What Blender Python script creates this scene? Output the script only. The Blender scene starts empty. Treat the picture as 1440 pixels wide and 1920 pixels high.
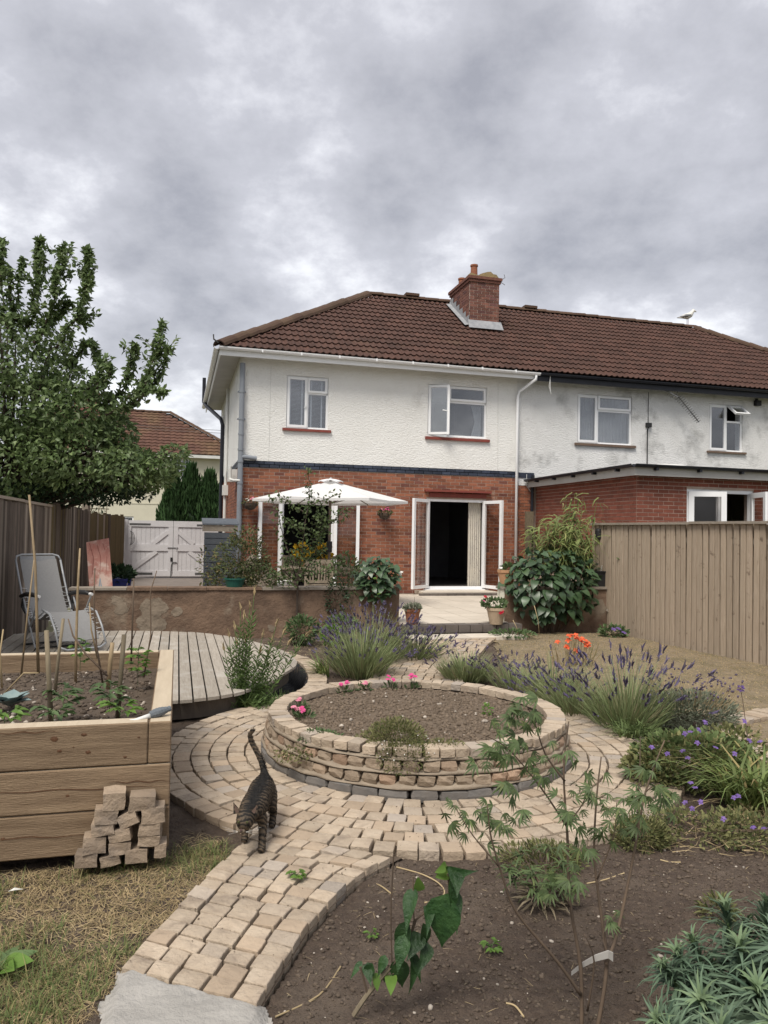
import bpy, bmesh, math, random
import numpy as np
from mathutils import Vector, Matrix
PI = math.pi
R = math.radians
S = bpy.context.scene
C = S.collection

# ------------------------------------------------------------------ camera
cam_d = bpy.data.cameras.new('camera'); cam = bpy.data.objects.new('camera', cam_d); C.objects.link(cam)
pit, rol = R(1.53), R(1.04)
fw = Vector((0, math.cos(pit), math.sin(pit))); up0 = Vector((0, -math.sin(pit), math.cos(pit))); rt0 = Vector((1, 0, 0))
rt = rt0*math.cos(rol) + up0*math.sin(rol); upv = up0*math.cos(rol) - rt0*math.sin(rol)
cam.matrix_world = Matrix(((rt.x, upv.x, -fw.x, 0), (rt.y, upv.y, -fw.y, 0), (rt.z, upv.z, -fw.z, 1.55), (0, 0, 0, 1)))
cam_d.sensor_fit = 'VERTICAL'; cam_d.sensor_height = 36; cam_d.lens = 1420/1920*36
cam_d.clip_start = 0.05; cam_d.clip_end = 2000
S.camera = cam

# ------------------------------------------------------------------ sky, sun, exposure
SUN_EL, SUN_AZ = 56, 205           # azimuth clockwise from +Y: behind the camera, a little to its left
W = bpy.data.worlds.new('World'); S.world = W; W.use_nodes = True
nt = W.node_tree; nt.nodes.clear()
def wn(t, **k):
    n = nt.nodes.new(t)
    for a, b in k.items(): setattr(n, a, b)
    return n
def wmath(op, a, b=None):
    n = wn('ShaderNodeMath', operation=op)
    for i, x in enumerate((a, b)):
        if x is None: continue
        if isinstance(x, (int, float)): n.inputs[i].default_value = x
        else: nt.links.new(x, n.inputs[i])
    return n.outputs[0]
sky = wn('ShaderNodeTexSky', sky_type='NISHITA'); sky.sun_disc = False
sky.sun_elevation = R(SUN_EL); sky.sun_rotation = R(SUN_AZ); sky.air_density = 1.2; sky.dust_density = 2
tc = wn('ShaderNodeTexCoord'); sp = wn('ShaderNodeSeparateXYZ'); nt.links.new(tc.outputs['Generated'], sp.inputs[0])
den = wmath('ADD', wmath('MAXIMUM', sp.outputs[2], 0.0), 0.42)
cb = wn('ShaderNodeCombineXYZ')
nt.links.new(wmath('DIVIDE', sp.outputs[0], den), cb.inputs[0]); nt.links.new(wmath('DIVIDE', sp.outputs[1], den), cb.inputs[1])
def wnoise(scale, det, rough, off, dist=0.0):
    mp = wn('ShaderNodeMapping'); mp.inputs['Location'].default_value = off
    nt.links.new(cb.outputs[0], mp.inputs[0])
    n = wn('ShaderNodeTexNoise'); n.inputs['Scale'].default_value = scale; n.inputs['Detail'].default_value = det
    n.inputs['Roughness'].default_value = rough; n.inputs['Distortion'].default_value = dist
    nt.links.new(mp.outputs[0], n.inputs['Vector']); return n.outputs['Fac']
big = wnoise(1.9, 4, 0.5, (7.3, 2.4, 0)); fine = wnoise(4.2, 11, 0.60, (4.7, 1.2, 2.0), 0.0)
mixv = wmath('ADD', wmath('MULTIPLY', big, 0.47), wmath('MULTIPLY', fine, 0.53))
cr = wn('ShaderNodeValToRGB'); nt.links.new(mixv, cr.inputs[0])
el = cr.color_ramp.elements
el[0].position = 0.37; el[0].color = (0.34, 0.342, 0.378, 1)
el[1].position = 0.65; el[1].color = (1.02, 1.03, 1.06, 1)
for p_, c_ in ((0.44, (0.45, 0.45, 0.485)), (0.50, (0.53, 0.53, 0.57)), (0.54, (0.66, 0.66, 0.70)), (0.575, (0.83, 0.835, 0.865))):
    e = el.new(p_); e.color = c_ + (1,)
gain = wn('ShaderNodeVectorMath', operation='SCALE'); nt.links.new(cr.outputs[0], gain.inputs[0]); gain.inputs['Scale'].default_value = 4.6
mx = wn('ShaderNodeMix', data_type='RGBA'); mx.inputs['Factor'].default_value = 0.93
nt.links.new(sky.outputs[0], mx.inputs['A']); nt.links.new(gain.outputs[0], mx.inputs['B'])
bg = wn('ShaderNodeBackground'); bg.inputs['Strength'].default_value = 0.10; nt.links.new(mx.outputs['Result'], bg.inputs[0])
wo = wn('ShaderNodeOutputWorld'); nt.links.new(bg.outputs[0], wo.inputs[0])
W.cycles.sampling_method = 'MANUAL'; W.cycles.sample_map_resolution = 512
sun_d = bpy.data.lights.new('sun', 'SUN'); sun = bpy.data.objects.new('sun', sun_d); C.objects.link(sun)
sun_d.energy = 1.5; sun_d.angle = R(24); sun_d.color = (1, 0.94, 0.85)
sun.rotation_euler = Vector((-math.sin(R(SUN_AZ))*math.cos(R(SUN_EL)), -math.cos(R(SUN_AZ))*math.cos(R(SUN_EL)), -math.sin(R(SUN_EL)))).to_track_quat('-Z', 'Y').to_euler()
S.view_settings.view_transform = 'Standard'; S.view_settings.look = 'None'; S.view_settings.gamma = 1
S.view_settings.use_curve_mapping = False; S.view_settings.exposure = 1.38

# ------------------------------------------------------------------ helpers
rnd = random.Random(7); nr = np.random.default_rng(11)
YAW = R(15.2); HO = Vector((-3.213, 16.610, 0)); UX = Vector((math.cos(YAW), math.sin(YAW), 0)); VX = Vector((-math.sin(YAW), math.cos(YAW), 0))
def H(u, v, z=0): return HO + UX*u + VX*v + Vector((0, 0, z))       # house frame: u along the back wall, v away from the garden

def mat(name, c1, c2=None, scale=6.0, rough=0.8, bump=0.0, bscale=40.0, isl=0.0, c3=None, c3amt=0.3, stretch=None, detail=6, spec=0.3,
        transl=0.0, metal=0.0, c4=None, s4=2.0, t4=(0.5, 0.62), wave=None, ang=0.0, bstretch=None):
    m = bpy.data.materials.new(name); m.use_nodes = True; t = m.node_tree; N = t.nodes; L = t.links
    b = N['Principled BSDF']; b.inputs['Roughness'].default_value = rough; b.inputs['Specular IOR Level'].default_value = spec
    b.inputs['Metallic'].default_value = metal
    g = N.new('ShaderNodeNewGeometry'); oi = N.new('ShaderNodeObjectInfo')
    vec = g.outputs['Position']
    def mapped(sc, a):
        mp = N.new('ShaderNodeMapping'); mp.inputs['Scale'].default_value = sc; mp.inputs['Rotation'].default_value = (0, 0, 0)
        if a:
            r_ = N.new('ShaderNodeVectorRotate'); r_.rotation_type = 'Z_AXIS'; r_.inputs['Angle'].default_value = -a; L.new(vec, r_.inputs['Vector'])
            L.new(r_.outputs[0], mp.inputs[0])
        else: L.new(vec, mp.inputs[0])
        return mp.outputs[0]
    v1 = mapped(stretch, ang) if stretch else vec
    def rnd_(k):
        a = N.new('ShaderNodeMath'); a.operation = 'ADD'; L.new(oi.outputs['Random'], a.inputs[0]); L.new(g.outputs['Random Per Island'], a.inputs[1])
        m_ = N.new('ShaderNodeMath'); m_.operation = 'MULTIPLY'; L.new(a.outputs[0], m_.inputs[0]); m_.inputs[1].default_value = k
        f_ = N.new('ShaderNodeMath'); f_.operation = 'FRACT'; L.new(m_.outputs[0], f_.inputs[0]); return f_.outputs[0]
    def mixc(f, a, b_):
        n = N.new('ShaderNodeMix'); n.data_type = 'RGBA'
        for s_, x in (('Factor', f), ('A', a), ('B', b_)):
            if isinstance(x, tuple): n.inputs[s_].default_value = x if len(x) == 4 else x + (1,)
            elif isinstance(x, (int, float)): n.inputs[s_].default_value = x
            else: L.new(x, n.inputs[s_])
        return n.outputs['Result']
    def noise(v, sc, d=6, rg=0.6):
        n = N.new('ShaderNodeTexNoise'); n.inputs['Scale'].default_value = sc; n.inputs['Detail'].default_value = d; n.inputs['Roughness'].default_value = rg
        L.new(v, n.inputs['Vector']); return n.outputs['Fac']
    def ramp(f, a, b_):
        n = N.new('ShaderNodeMapRange'); L.new(f, n.inputs[0]); n.inputs[1].default_value = a; n.inputs[2].default_value = b_; return n.outputs[0]
    col = c1 + (1,)
    if c2: col = mixc(ramp(noise(v1, scale, detail), 0.3, 0.7), c1, c2)
    if wave:
        w = N.new('ShaderNodeTexWave'); w.inputs['Scale'].default_value = wave[0]; w.inputs['Distortion'].default_value = wave[1]; w.inputs['Detail'].default_value = 3
        L.new(v1, w.inputs['Vector']); col = mixc(ramp(w.outputs['Fac'], wave[2], wave[3]), col, wave[4])
    if c4: col = mixc(ramp(noise(vec, s4, 7), t4[0], t4[1]), col, c4)
    if c3: col = mixc(ramp(rnd_(7.31), 1-c3amt, 1-c3amt+0.15), col, c3)
    if isl:
        hs = N.new('ShaderNodeHueSaturation'); r_ = N.new('ShaderNodeMapRange'); L.new(rnd_(1.0), r_.inputs[0])
        r_.inputs[3].default_value = 1-isl; r_.inputs[4].default_value = 1+isl; L.new(r_.outputs[0], hs.inputs['Value'])
        if isinstance(col, tuple): hs.inputs['Color'].default_value = col
        else: L.new(col, hs.inputs['Color'])
        col = hs.outputs[0]
    if isinstance(col, tuple): b.inputs['Base Color'].default_value = col
    else: L.new(col, b.inputs['Base Color'])
    if bump:
        bv = mapped(bstretch, ang) if bstretch else (v1 if stretch else vec)
        bn = N.new('ShaderNodeBump'); bn.inputs['Strength'].default_value = min(1, bump); bn.inputs['Distance'].default_value = 0.01*max(1, bump)
        L.new(noise(bv, bscale, 5, 0.65), bn.inputs['Height']); L.new(bn.outputs[0], b.inputs['Normal'])
    if transl:
        tr = N.new('ShaderNodeBsdfTranslucent'); ms = N.new('ShaderNodeMixShader'); ms.inputs[0].default_value = transl
        if isinstance(col, tuple): tr.inputs[0].default_value = col
        else: L.new(col, tr.inputs[0])
        L.new(b.outputs[0], ms.inputs[1]); L.new(tr.outputs[0], ms.inputs[2]); L.new(ms.outputs[0], N['Material Output'].inputs[0])
    return m

def glass_mat(name, refl, tint):
    m = bpy.data.materials.new(name); m.use_nodes = True; N = m.node_tree.nodes; L = m.node_tree.links; N.remove(N['Principled BSDF'])
    gl = N.new('ShaderNodeBsdfGlossy'); gl.inputs['Roughness'].default_value = 0.02; tr = N.new('ShaderNodeBsdfTransparent'); tr.inputs[0].default_value = tint
    lw = N.new('ShaderNodeLayerWeight'); lw.inputs[0].default_value = .5
    pw = N.new('ShaderNodeMath'); pw.operation = 'POWER'; pw.inputs[1].default_value = 4; L.new(lw.outputs['Facing'], pw.inputs[0])
    ad = N.new('ShaderNodeMath'); ad.operation = 'MULTIPLY_ADD'; ad.inputs[1].default_value = .7; ad.inputs[2].default_value = refl; ad.use_clamp = True; L.new(pw.outputs[0], ad.inputs[0])
    ms = N.new('ShaderNodeMixShader'); L.new(ad.outputs[0], ms.inputs[0]); L.new(tr.outputs[0], ms.inputs[1]); L.new(gl.outputs[0], ms.inputs[2]); L.new(ms.outputs[0], N['Material Output'].inputs[0])
    return m

def empty(name, loc, rz=0.0, parent=None):
    o = bpy.data.objects.new(name, None); C.objects.link(o); o.location = loc; o.rotation_euler = (0, 0, rz); o.empty_display_size = 0.1
    if parent: o.parent = parent
    return o
def tag(o, label=None, cat=None, group=None, kind=None):
    for k, v in (('label', label), ('category', cat), ('group', group), ('kind', kind)):
        if v: o[k] = v
    return o
def thing(name, label, cat, loc=(0, 0, 0), rz=0.0, group=None): return tag(empty(name, loc, rz), label, cat, group)
def link(name, me, parent=None, mtx=None):
    o = bpy.data.objects.new(name, me); C.objects.link(o)
    if parent: o.parent = parent
    if mtx is not None: o.matrix_basis = mtx
    return o
class MB:
    def __init__(s): s.v = []; s.f = []; s.m = []
    def add(s, vs, fs, m=0, T=None):
        k = len(s.v); s.v += [tuple(T @ Vector(q)) for q in vs] if T is not None else [tuple(q) for q in vs]
        s.f += [tuple(i+k for i in q) for q in fs]; s.m += [m]*len(fs); return s
    def box(s, x0, x1, y0, y1, z0, z1, m=0, T=None):
        return s.add([(x0, y0, z0), (x1, y0, z0), (x1, y1, z0), (x0, y1, z0), (x0, y0, z1), (x1, y0, z1), (x1, y1, z1), (x0, y1, z1)],
                     [(0, 3, 2, 1), (4, 5, 6, 7), (0, 1, 5, 4), (1, 2, 6, 5), (2, 3, 7, 6), (3, 0, 4, 7)], m, T)
    def cbox(s, c, d, m=0, T=None): return s.box(c[0]-d[0]/2, c[0]+d[0]/2, c[1]-d[1]/2, c[1]+d[1]/2, c[2]-d[2]/2, c[2]+d[2]/2, m, T)
    def bar(s, a, b, w, h, m=0):                 # box along a-b, w across (horizontal), h up
        a = Vector(a); b = Vector(b); d = b-a; l = d.length; q = d.to_track_quat('Y', 'Z').to_matrix().to_4x4(); q.translation = a
        return s.box(-w/2, w/2, 0, l, -h/2, h/2, m, q)
    def tube(s, pts, r, n=6, m=0, cap=True):
        pts = [Vector(p) for p in pts]; k = len(pts); rs = r if isinstance(r, (list, tuple)) else [r]*k
        vs = []; prev = None
        for i, p in enumerate(pts):
            d = (pts[min(i+1, k-1)]-pts[max(i-1, 0)]).normalized()
            if prev is None:
                x = d.orthogonal().normalized()
            else:
                x = (prev-d*prev.dot(d)); x = x.normalized() if x.length > 1e-6 else d.orthogonal().normalized()
            prev = x; y = d.cross(x)
            vs += [p+(x*math.cos(2*PI*j/n)+y*math.sin(2*PI*j/n))*rs[i] for j in range(n)]
        fs = [(i*n+j, i*n+(j+1) % n, (i+1)*n+(j+1) % n, (i+1)*n+j) for i in range(k-1) for j in range(n)]
        if cap: fs += [tuple(range(n-1, -1, -1)), tuple(range((k-1)*n, k*n))]
        return s.add(vs, fs, m)
    def lathe(s, prof, n=20, m=0, c=(0, 0, 0), close=False):
        vs = [(c[0]+r*math.cos(2*PI*j/n), c[1]+r*math.sin(2*PI*j/n), c[2]+z) for r, z in prof for j in range(n)]
        k = len(prof); fs = [(i*n+j, i*n+(j+1) % n, (i+1)*n+(j+1) % n, (i+1)*n+j) for i in range(k-1) for j in range(n)]
        if close: fs += [tuple(range((k-1)*n, k*n))]
        return s.add(vs, fs, m)
    def mesh(s, name, mats, smooth=False):
        me = bpy.data.meshes.new(name); me.from_pydata(s.v, [], s.f)
        for x in (mats if isinstance(mats, (list, tuple)) else [mats]): me.materials.append(x)
        if any(s.m): me.polygons.foreach_set('material_index', s.m)
        if smooth: me.polygons.foreach_set('use_smooth', [True]*len(s.f))
        me.update(); return me
    def build(s, name, mats, parent=None, mtx=None, smooth=False): return link(name, s.mesh(name, mats, smooth), parent, mtx)
def mesh_np(name, V, F, mt, smooth=False, mi=None):
    V = np.asarray(V, np.float32).reshape(-1, 3); F = np.asarray(F, np.int32); k = F.shape[1]
    me = bpy.data.meshes.new(name); me.vertices.add(len(V)); me.vertices.foreach_set('co', V.ravel())
    me.loops.add(F.size); me.loops.foreach_set('vertex_index', F.ravel()); me.polygons.add(len(F))
    me.polygons.foreach_set('loop_start', np.arange(0, F.size, k, dtype=np.int32))
    for x in (mt if isinstance(mt, (list, tuple)) else [mt]): me.materials.append(x)
    if mi is not None: me.polygons.foreach_set('material_index', np.asarray(mi, np.int32))
    if smooth: me.polygons.foreach_set('use_smooth', np.ones(len(F), bool))
    me.update(calc_edges=True); me.validate(); return me
def unit(a): return a/np.maximum(np.linalg.norm(a, axis=-1, keepdims=True), 1e-9)
def leaves_np(P, D, N, L, Wd, fold=0.25, droop=0.15, tmpl='leaf'):
    """n leaves: base P, along D, face normal N, length L, width Wd -> verts, tris"""
    P, D, N = (np.asarray(a, float) for a in (P, D, N)); n = len(P); D = unit(D); Sd = unit(np.cross(D, N)); N = np.cross(Sd, D)
    L = np.broadcast_to(np.asarray(L, float), (n,)); Wd = np.broadcast_to(np.asarray(Wd, float), (n,))
    if tmpl == 'leaf':     # base, mid, tip and two edge points a side
        t = [(0, 0, 0), (.5, 0, -.02), (1, 0, -droop), (.28, .5, fold*.5), (.66, .40, fold*.4-droop*.3), (.28, -.5, fold*.5), (.66, -.40, fold*.4-droop*.3)]
        f = [(0, 1, 3), (3, 1, 4), (4, 1, 2), (0, 5, 1), (5, 6, 1), (6, 2, 1)]
    elif tmpl == 'small':
        t = [(0, 0, 0), (.45, .5, fold*.4), (1, 0, -droop), (.45, -.5, fold*.4)]; f = [(0, 2, 1), (0, 3, 2)]
    elif tmpl == 'blade':
        t = [(0, .5, 0), (0, -.5, 0), (.5, .42, droop*.1), (.5, -.42, droop*.1), (.85, .2, -droop*.4), (.85, -.2, -droop*.4), (1, 0, -droop)]
        f = [(0, 1, 3), (0, 3, 2), (2, 3, 5), (2, 5, 4), (4, 5, 6)]
    elif tmpl == 'grass':
        t = [(0, .5, 0), (0, -.5, 0), (.6, .3, 0.02), (.6, -.3, .02), (1, 0, -droop)]; f = [(0, 1, 3), (0, 3, 2), (2, 3, 4)]
    t = np.array(t); f = np.array(f)
    V = P[:, None]+D[:, None]*(t[None, :, 0:1]*L[:, None, None])+Sd[:, None]*(t[None, :, 1:2]*Wd[:, None, None])+N[:, None]*(t[None, :, 2:3]*L[:, None, None])
    F = f[None]+(np.arange(n)*len(t))[:, None, None]
    return V.reshape(-1, 3), F.reshape(-1, 3)
def leaf_part(name, P, D, N, L, Wd, mt, parent=None, kind=None, **k):
    V, F = leaves_np(P, D, N, L, Wd, **k); o = link(name, mesh_np(name, V, F, mt), parent)
    if kind: o['kind'] = kind
    return o
def rdir(n, zmin=-1.0, zmax=1.0):
    z = nr.uniform(zmin, zmax, n); a = nr.uniform(0, 2*PI, n); r = np.sqrt(np.maximum(0, 1-z*z)); return np.stack([r*np.cos(a), r*np.sin(a), z], 1)
def in_blob(n, c, r, shell=0.4):
    d = rdir(n); q = nr.uniform(shell**3, 1, n)**(1/3); return np.array(c)+d*np.array(r)*q[:, None], d
def tubes_np(A, B, r0, r1, n=4):
    A = np.asarray(A, float); B = np.asarray(B, float); d = unit(B-A); h = np.where(np.abs(d[:, 2:3]) > .9, np.array([[1., 0, 0]]), np.array([[0, 0, 1.]]))
    x = unit(np.cross(d, h)); y = np.cross(d, x); k = len(A); r0 = np.broadcast_to(r0, (k,)); r1 = np.broadcast_to(r1, (k,))
    V = []
    for base, r in ((A, r0), (B, r1)):
        for j in range(n):
            V.append(base+(x*math.cos(2*PI*j/n)+y*math.sin(2*PI*j/n))*r[:, None])
    V = np.stack(V, 1).reshape(-1, 3)
    f = np.array([(j, (j+1) % n, n+(j+1) % n, n+j) for j in range(n)])
    return V, (f[None]+(np.arange(k)*2*n)[:, None, None]).reshape(-1, 4)
def T3(loc, rot=(0, 0, 0), sc=(1, 1, 1)):
    from mathutils import Euler
    return Matrix.LocRotScale(Vector(loc), Euler(rot), Vector(sc))
def vnoise(x, y, f, seed):
    g = np.random.default_rng(seed).random((64, 64)); x = np.asarray(x)*f; y = np.asarray(y)*f; xi = np.floor(x).astype(int); yi = np.floor(y).astype(int)
    tx = x-xi; ty = y-yi; tx = tx*tx*(3-2*tx); ty = ty*ty*(3-2*ty); a = lambda i, j: g[(xi+i) % 64, (yi+j) % 64]
    return (a(0, 0)*(1-tx)+a(1, 0)*tx)*(1-ty)+(a(0, 1)*(1-tx)+a(1, 1)*tx)*ty
def fbm(x, y, f, seed, o=4): return sum(vnoise(x, y, f*2**i, seed+i)*0.5**(i+1) for i in range(o))
def inpoly(x, y, poly):
    x = np.asarray(x); y = np.asarray(y); c = np.zeros(x.shape, bool); n = len(poly)
    for i in range(n):
        x1, y1 = poly[i]; x2, y2 = poly[(i+1) % n]
        k = ((y1 > y) != (y2 > y)) & (x < (x2-x1)*(y-y1)/((y2-y1) or 1e-9)+x1); c ^= k
    return c
def catmull(pts, k=6, closed=False):
    P = [np.array(p, float) for p in pts]; n = len(P); out = []
    for i in range(n if closed else n-1):
        p0, p1, p2, p3 = (P[(i-1) % n] if closed or i > 0 else P[0]), P[i], P[(i+1) % n], (P[(i+2) % n] if closed or i+2 < n else P[-1])
        for t in np.arange(k)/k: out.append(.5*((2*p1)+(-p0+p2)*t+(2*p0-5*p1+4*p2-p3)*t*t+(-p0+3*p1-3*p2+p3)*t**3))
    if not closed: out.append(P[-1])
    return out
def stuff(o): o['kind'] = 'stuff'; return o

def along_ray(x, y, Y): return ((x-720+.018*(y-960))/1420*Y, Y, 1.55+(985+.018*x-y)/1420*Y)
def on_ground(x, y, z=-.045): Y = (1.55-z)*1420/(y-985-.018*x); return along_ray(x, y, Y)
# ------------------------------------------------------------------ materials
m_render = mat('white_roughcast', (.80, .80, .775), (.75, .745, .715), 1.3, .92, 2.6, 19, c4=(.58, .57, .54), s4=1.1, t4=(.60, .80), bstretch=(1, 1, 2.2))
m_render2 = mat('stained_roughcast', (.76, .76, .75), (.67, .67, .655), 1.5, .92, 2.8, 19, c4=(.34, .34, .33), s4=1.7, t4=(.53, .76), bstretch=(1, 1, 2.2))
m_brick = mat('red_brick', (.285, .112, .062), (.20, .076, .044), 9, .85, .5, 60, isl=.28, c3=(.16, .062, .045), c3amt=.25, c4=(.40, .27, .20), s4=3.2, t4=(.66, .76))
m_brick2 = mat('dark_red_brick', (.215, .072, .046), (.165, .054, .036), 6, .85, .5, 60, isl=.18, c4=(.34, .19, .15), s4=2.6, t4=(.70, .80))
m_brickc = mat('sooty_brick', (.205, .092, .066), (.13, .058, .046), 9, .9, .5, 60, isl=.3, c3=(.12, .055, .05), c3amt=.3)
m_pale = mat('pale_brick', (.36, .23, .18), (.30, .18, .14), 9, .9, .5, 60, isl=.2)
m_blue = mat('blue_brick', (.022, .028, .045), (.045, .055, .08), 9, .45, .3, 60, isl=.35)
m_mortar = mat('mortar', (.44, .35, .29), (.32, .24, .20), 6, .95, .4, 120)
m_tile = mat('roof_tile', (.086, .042, .031), (.055, .029, .022), 3, .85, .6, 90, isl=.16, c4=(.095, .058, .036), s4=.9, t4=(.60, .82))
m_ridge = mat('ridge_tile', (.080, .045, .033), (.088, .058, .036), 5, .9, .8, 60, isl=.2)
m_dark = mat('roof_underlay', (.012, .010, .009))
m_upvc = mat('white_upvc', (.80, .81, .82), (.75, .76, .77), 3, .35, spec=.5)
m_whitep = mat('weathered_white_paint', (.68, .68, .66), (.56, .56, .53), 2.5, .6, .15, 30)
m_soff = mat('grey_soffit', (.50, .49, .47), (.42, .41, .39), 2, .7)
m_blackp = mat('black_gutter', (.012, .013, .018), (.02, .022, .03), 4, .4)
m_greyp = mat('grey_soil_pipe', (.20, .22, .25), (.24, .26, .29), 2, .5)
m_redsill = mat('red_painted_sill', (.23, .055, .040), (.17, .045, .035), 8, .6, .2, 50)
m_brsill = mat('brown_stone_sill', (.17, .115, .085), (.12, .085, .065), 8, .8, .3, 50)
m_glass = glass_mat('window_glass', .16, (.88, .90, .92, 1)); m_glass2 = glass_mat('door_glass', .04, (.90, .89, .88, 1))
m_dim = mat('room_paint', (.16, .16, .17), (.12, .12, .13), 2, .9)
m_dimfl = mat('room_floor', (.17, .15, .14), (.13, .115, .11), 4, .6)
m_blind = mat('blind_slat', (.55, .57, .60), rough=.5)
m_curt = mat('cream_curtain', (.62, .58, .50), (.50, .47, .42), 5, .9, c4=(.30, .26, .24), s4=14, t4=(.62, .66))
m_net = mat('net_curtain', (.62, .64, .66), (.54, .56, .58), 6, .9, transl=.5)
m_lead = mat('lead_flashing', (.33, .34, .35), (.22, .23, .245), 9, .6, .3, 40)
m_pot = mat('terracotta', (.29, .115, .065), (.21, .085, .05), 8, .85, .2, 50)
m_moss = mat('mossy_mortar', (.17, .115, .05), (.11, .085, .04), 12, .95, 1, 40)
m_steel = mat('grey_steel', (.33, .33, .33), (.26, .26, .26), 9, .4, metal=.6)
m_felt = mat('roof_felt', (.045, .048, .05), (.06, .063, .066), 4, .8, .3, 60)
m_setts = mat('sandstone_sett', (.455, .375, .285), (.37, .295, .218), 11, .88, 1.4, 38, isl=.16, c3=(.35, .30, .25), c3amt=.2, c4=(.27, .215, .165), s4=7, t4=(.52, .70))
m_setts2 = mat('tawny_sett', (.415, .325, .235), (.345, .268, .195), 9, .88, .9, 45, isl=.14)
m_wallst = mat('walling_stone', (.325, .255, .185), (.225, .175, .128), 8, .9, 1.3, 28, isl=.16, c3=(.31, .215, .15), c3amt=.3, c4=(.20, .155, .11), s4=6, t4=(.52, .68))
m_lime = mat('lime_mortar', (.32, .265, .20), (.225, .182, .138), 10, .95, .6, 70)
m_basest = mat('grey_base_block', (.115, .11, .105), (.17, .155, .14), 10, .9, .6, 50, isl=.15)
m_soil = mat('garden_soil', (.066, .047, .036), (.125, .092, .069), 24, .97, 2.2, 95, c4=(.150, .116, .088), s4=2.6, t4=(.46, .70))
m_clod = mat('soil_clod', (.080, .060, .045), (.135, .104, .078), 30, .97, .8, 120, isl=.28)
m_clodp = mat('bed_soil_clod', (.130, .098, .070), (.18, .138, .10), 30, .97, .8, 120, isl=.25)
m_soilp = mat('bed_soil', (.120, .090, .064), (.16, .122, .088), 18, .97, 1.2, 60)
m_soild = mat('dark_bed_soil', (.070, .052, .038), (.11, .084, .062), 14, .97, 1.2, 60)
m_peb = mat('pale_pebble', (.42, .37, .31), (.30, .26, .22), 30, .8, isl=.3)
m_black = mat('black_liner', (.012, .012, .013), (.02, .02, .022), 9, .75, 1, 18)
m_lawn = mat('dry_lawn', (.265, .210, .140), (.185, .145, .095), 14, .97, 1.2, 60, c4=(.155, .128, .078), s4=2.6, t4=(.46, .66))
m_straw = mat('dry_grass_blade', (.42, .325, .18), (.32, .24, .13), 4, .8, isl=.28, c3=(.17, .165, .065), c3amt=.22, transl=.2)
m_straw2 = mat('straw', (.42, .33, .19), (.33, .25, .14), 6, .8, isl=.2)
m_grass = mat('green_grass_blade', (.105, .150, .045), (.165, .185, .070), 4, .7, isl=.25, c3=(.29, .235, .11), c3amt=.25, transl=.3)
m_conc = mat('wet_mortar_patch', (.375, .358, .33), (.285, .272, .25), 7, .9, 1.4, 38)
m_patio = mat('patio_slab', (.56, .50, .42), (.50, .445, .37), 4, .85, .3, 40, isl=.06)
m_path = mat('grey_kerb', (.14, .12, .105), (.10, .085, .075), 8, .9, .6, 40, isl=.2)
m_retw = mat('old_rendered_wall', (.225, .150, .102), (.105, .070, .050), 3.4, .95, 1.6, 22, c4=(.26, .205, .15), s4=2.3, t4=(.56, .70))
m_patch = mat('bare_cement_patch', (.27, .22, .165), (.19, .15, .11), 9, .95, .8, 40)
m_cream = mat('cream_masonry_paint', (.66, .64, .53), (.60, .58, .48), 5, .9, .3, 40)
m_fenceL = mat('old_fence_wood', (.150, .120, .098), (.088, .070, .057), 10, .9, .8, 50, isl=.5, stretch=(6, 6, .45), c3=(.25, .21, .17), c3amt=.28)
m_fenceG = mat('greened_fence_wood', (.16, .125, .065), (.105, .082, .045), 10, .9, .8, 50, isl=.2, stretch=(6, 6, .45))
m_fenceR = mat('weathered_fence_wood', (.41, .33, .25), (.31, .245, .18), 9, .9, .6, 50, isl=.09, stretch=(6, 6, .4), c4=(.17, .125, .09), s4=8, t4=(.62, .72))
m_rail = mat('pale_fence_rail', (.30, .26, .215), (.23, .195, .155), 9, .85, .5, 50)
m_deck = mat('silvered_deck_wood', (.39, .35, .295), (.285, .25, .208), 7, .85, .7, 40, isl=.14, stretch=(9, .8, 9), ang=YAW, c4=(.43, .40, .355), s4=3, t4=(.55, .7))
m_sleeper = mat('new_timber', (.285, .205, .130), (.160, .108, .066), 4.5, .8, .8, 30, isl=.08, stretch=(.55, .55, 9), ang=YAW, c4=(.13, .075, .042), s4=3.2, t4=(.72, .80))
m_sleept = mat('pale_timber_top', (.50, .42, .31), (.42, .345, .25), 4, .85, .4, 40, stretch=(6, .6, 6), ang=YAW)
m_cane = mat('bamboo_cane', (.36, .265, .155), (.24, .18, .105), 14, .6, isl=.25)
m_stick = mat('brown_stick', (.135, .095, .065), (.085, .062, .045), 14, .8, isl=.25)
m_stake = mat('weathered_stake', (.20, .165, .11), (.13, .105, .07), 14, .8, isl=.25, stretch=(4, 4, .7))
m_bark = mat('bark', (.075, .055, .042), (.045, .034, .027), 18, .95, 1, 40)
m_leafT = mat('tree_leaf', (.092, .145, .052), (.155, .212, .082), 2, .5, isl=.45, c3=(.18, .235, .10), c3amt=.22, transl=.35, spec=.4)
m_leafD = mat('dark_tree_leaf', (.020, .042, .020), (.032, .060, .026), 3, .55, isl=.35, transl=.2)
m_conif = mat('conifer_spray', (.034, .078, .024), (.052, .105, .034), 3, .7, isl=.4, transl=.12)
m_leafS = mat('glossy_dark_leaf', (.036, .070, .030), (.058, .102, .045), 8, .38, isl=.3, c3=(.075, .12, .045), c3amt=.08, transl=.12, spec=.5)
m_leafB = mat('bamboo_leaf', (.145, .190, .055), (.21, .245, .085), 3, .55, isl=.3, c3=(.30, .29, .12), c3amt=.15, transl=.3)
m_leafR = mat('rose_leaf', (.060, .080, .032), (.10, .115, .046), 4, .6, isl=.35, c3=(.155, .115, .050), c3amt=.25, transl=.25)
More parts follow.
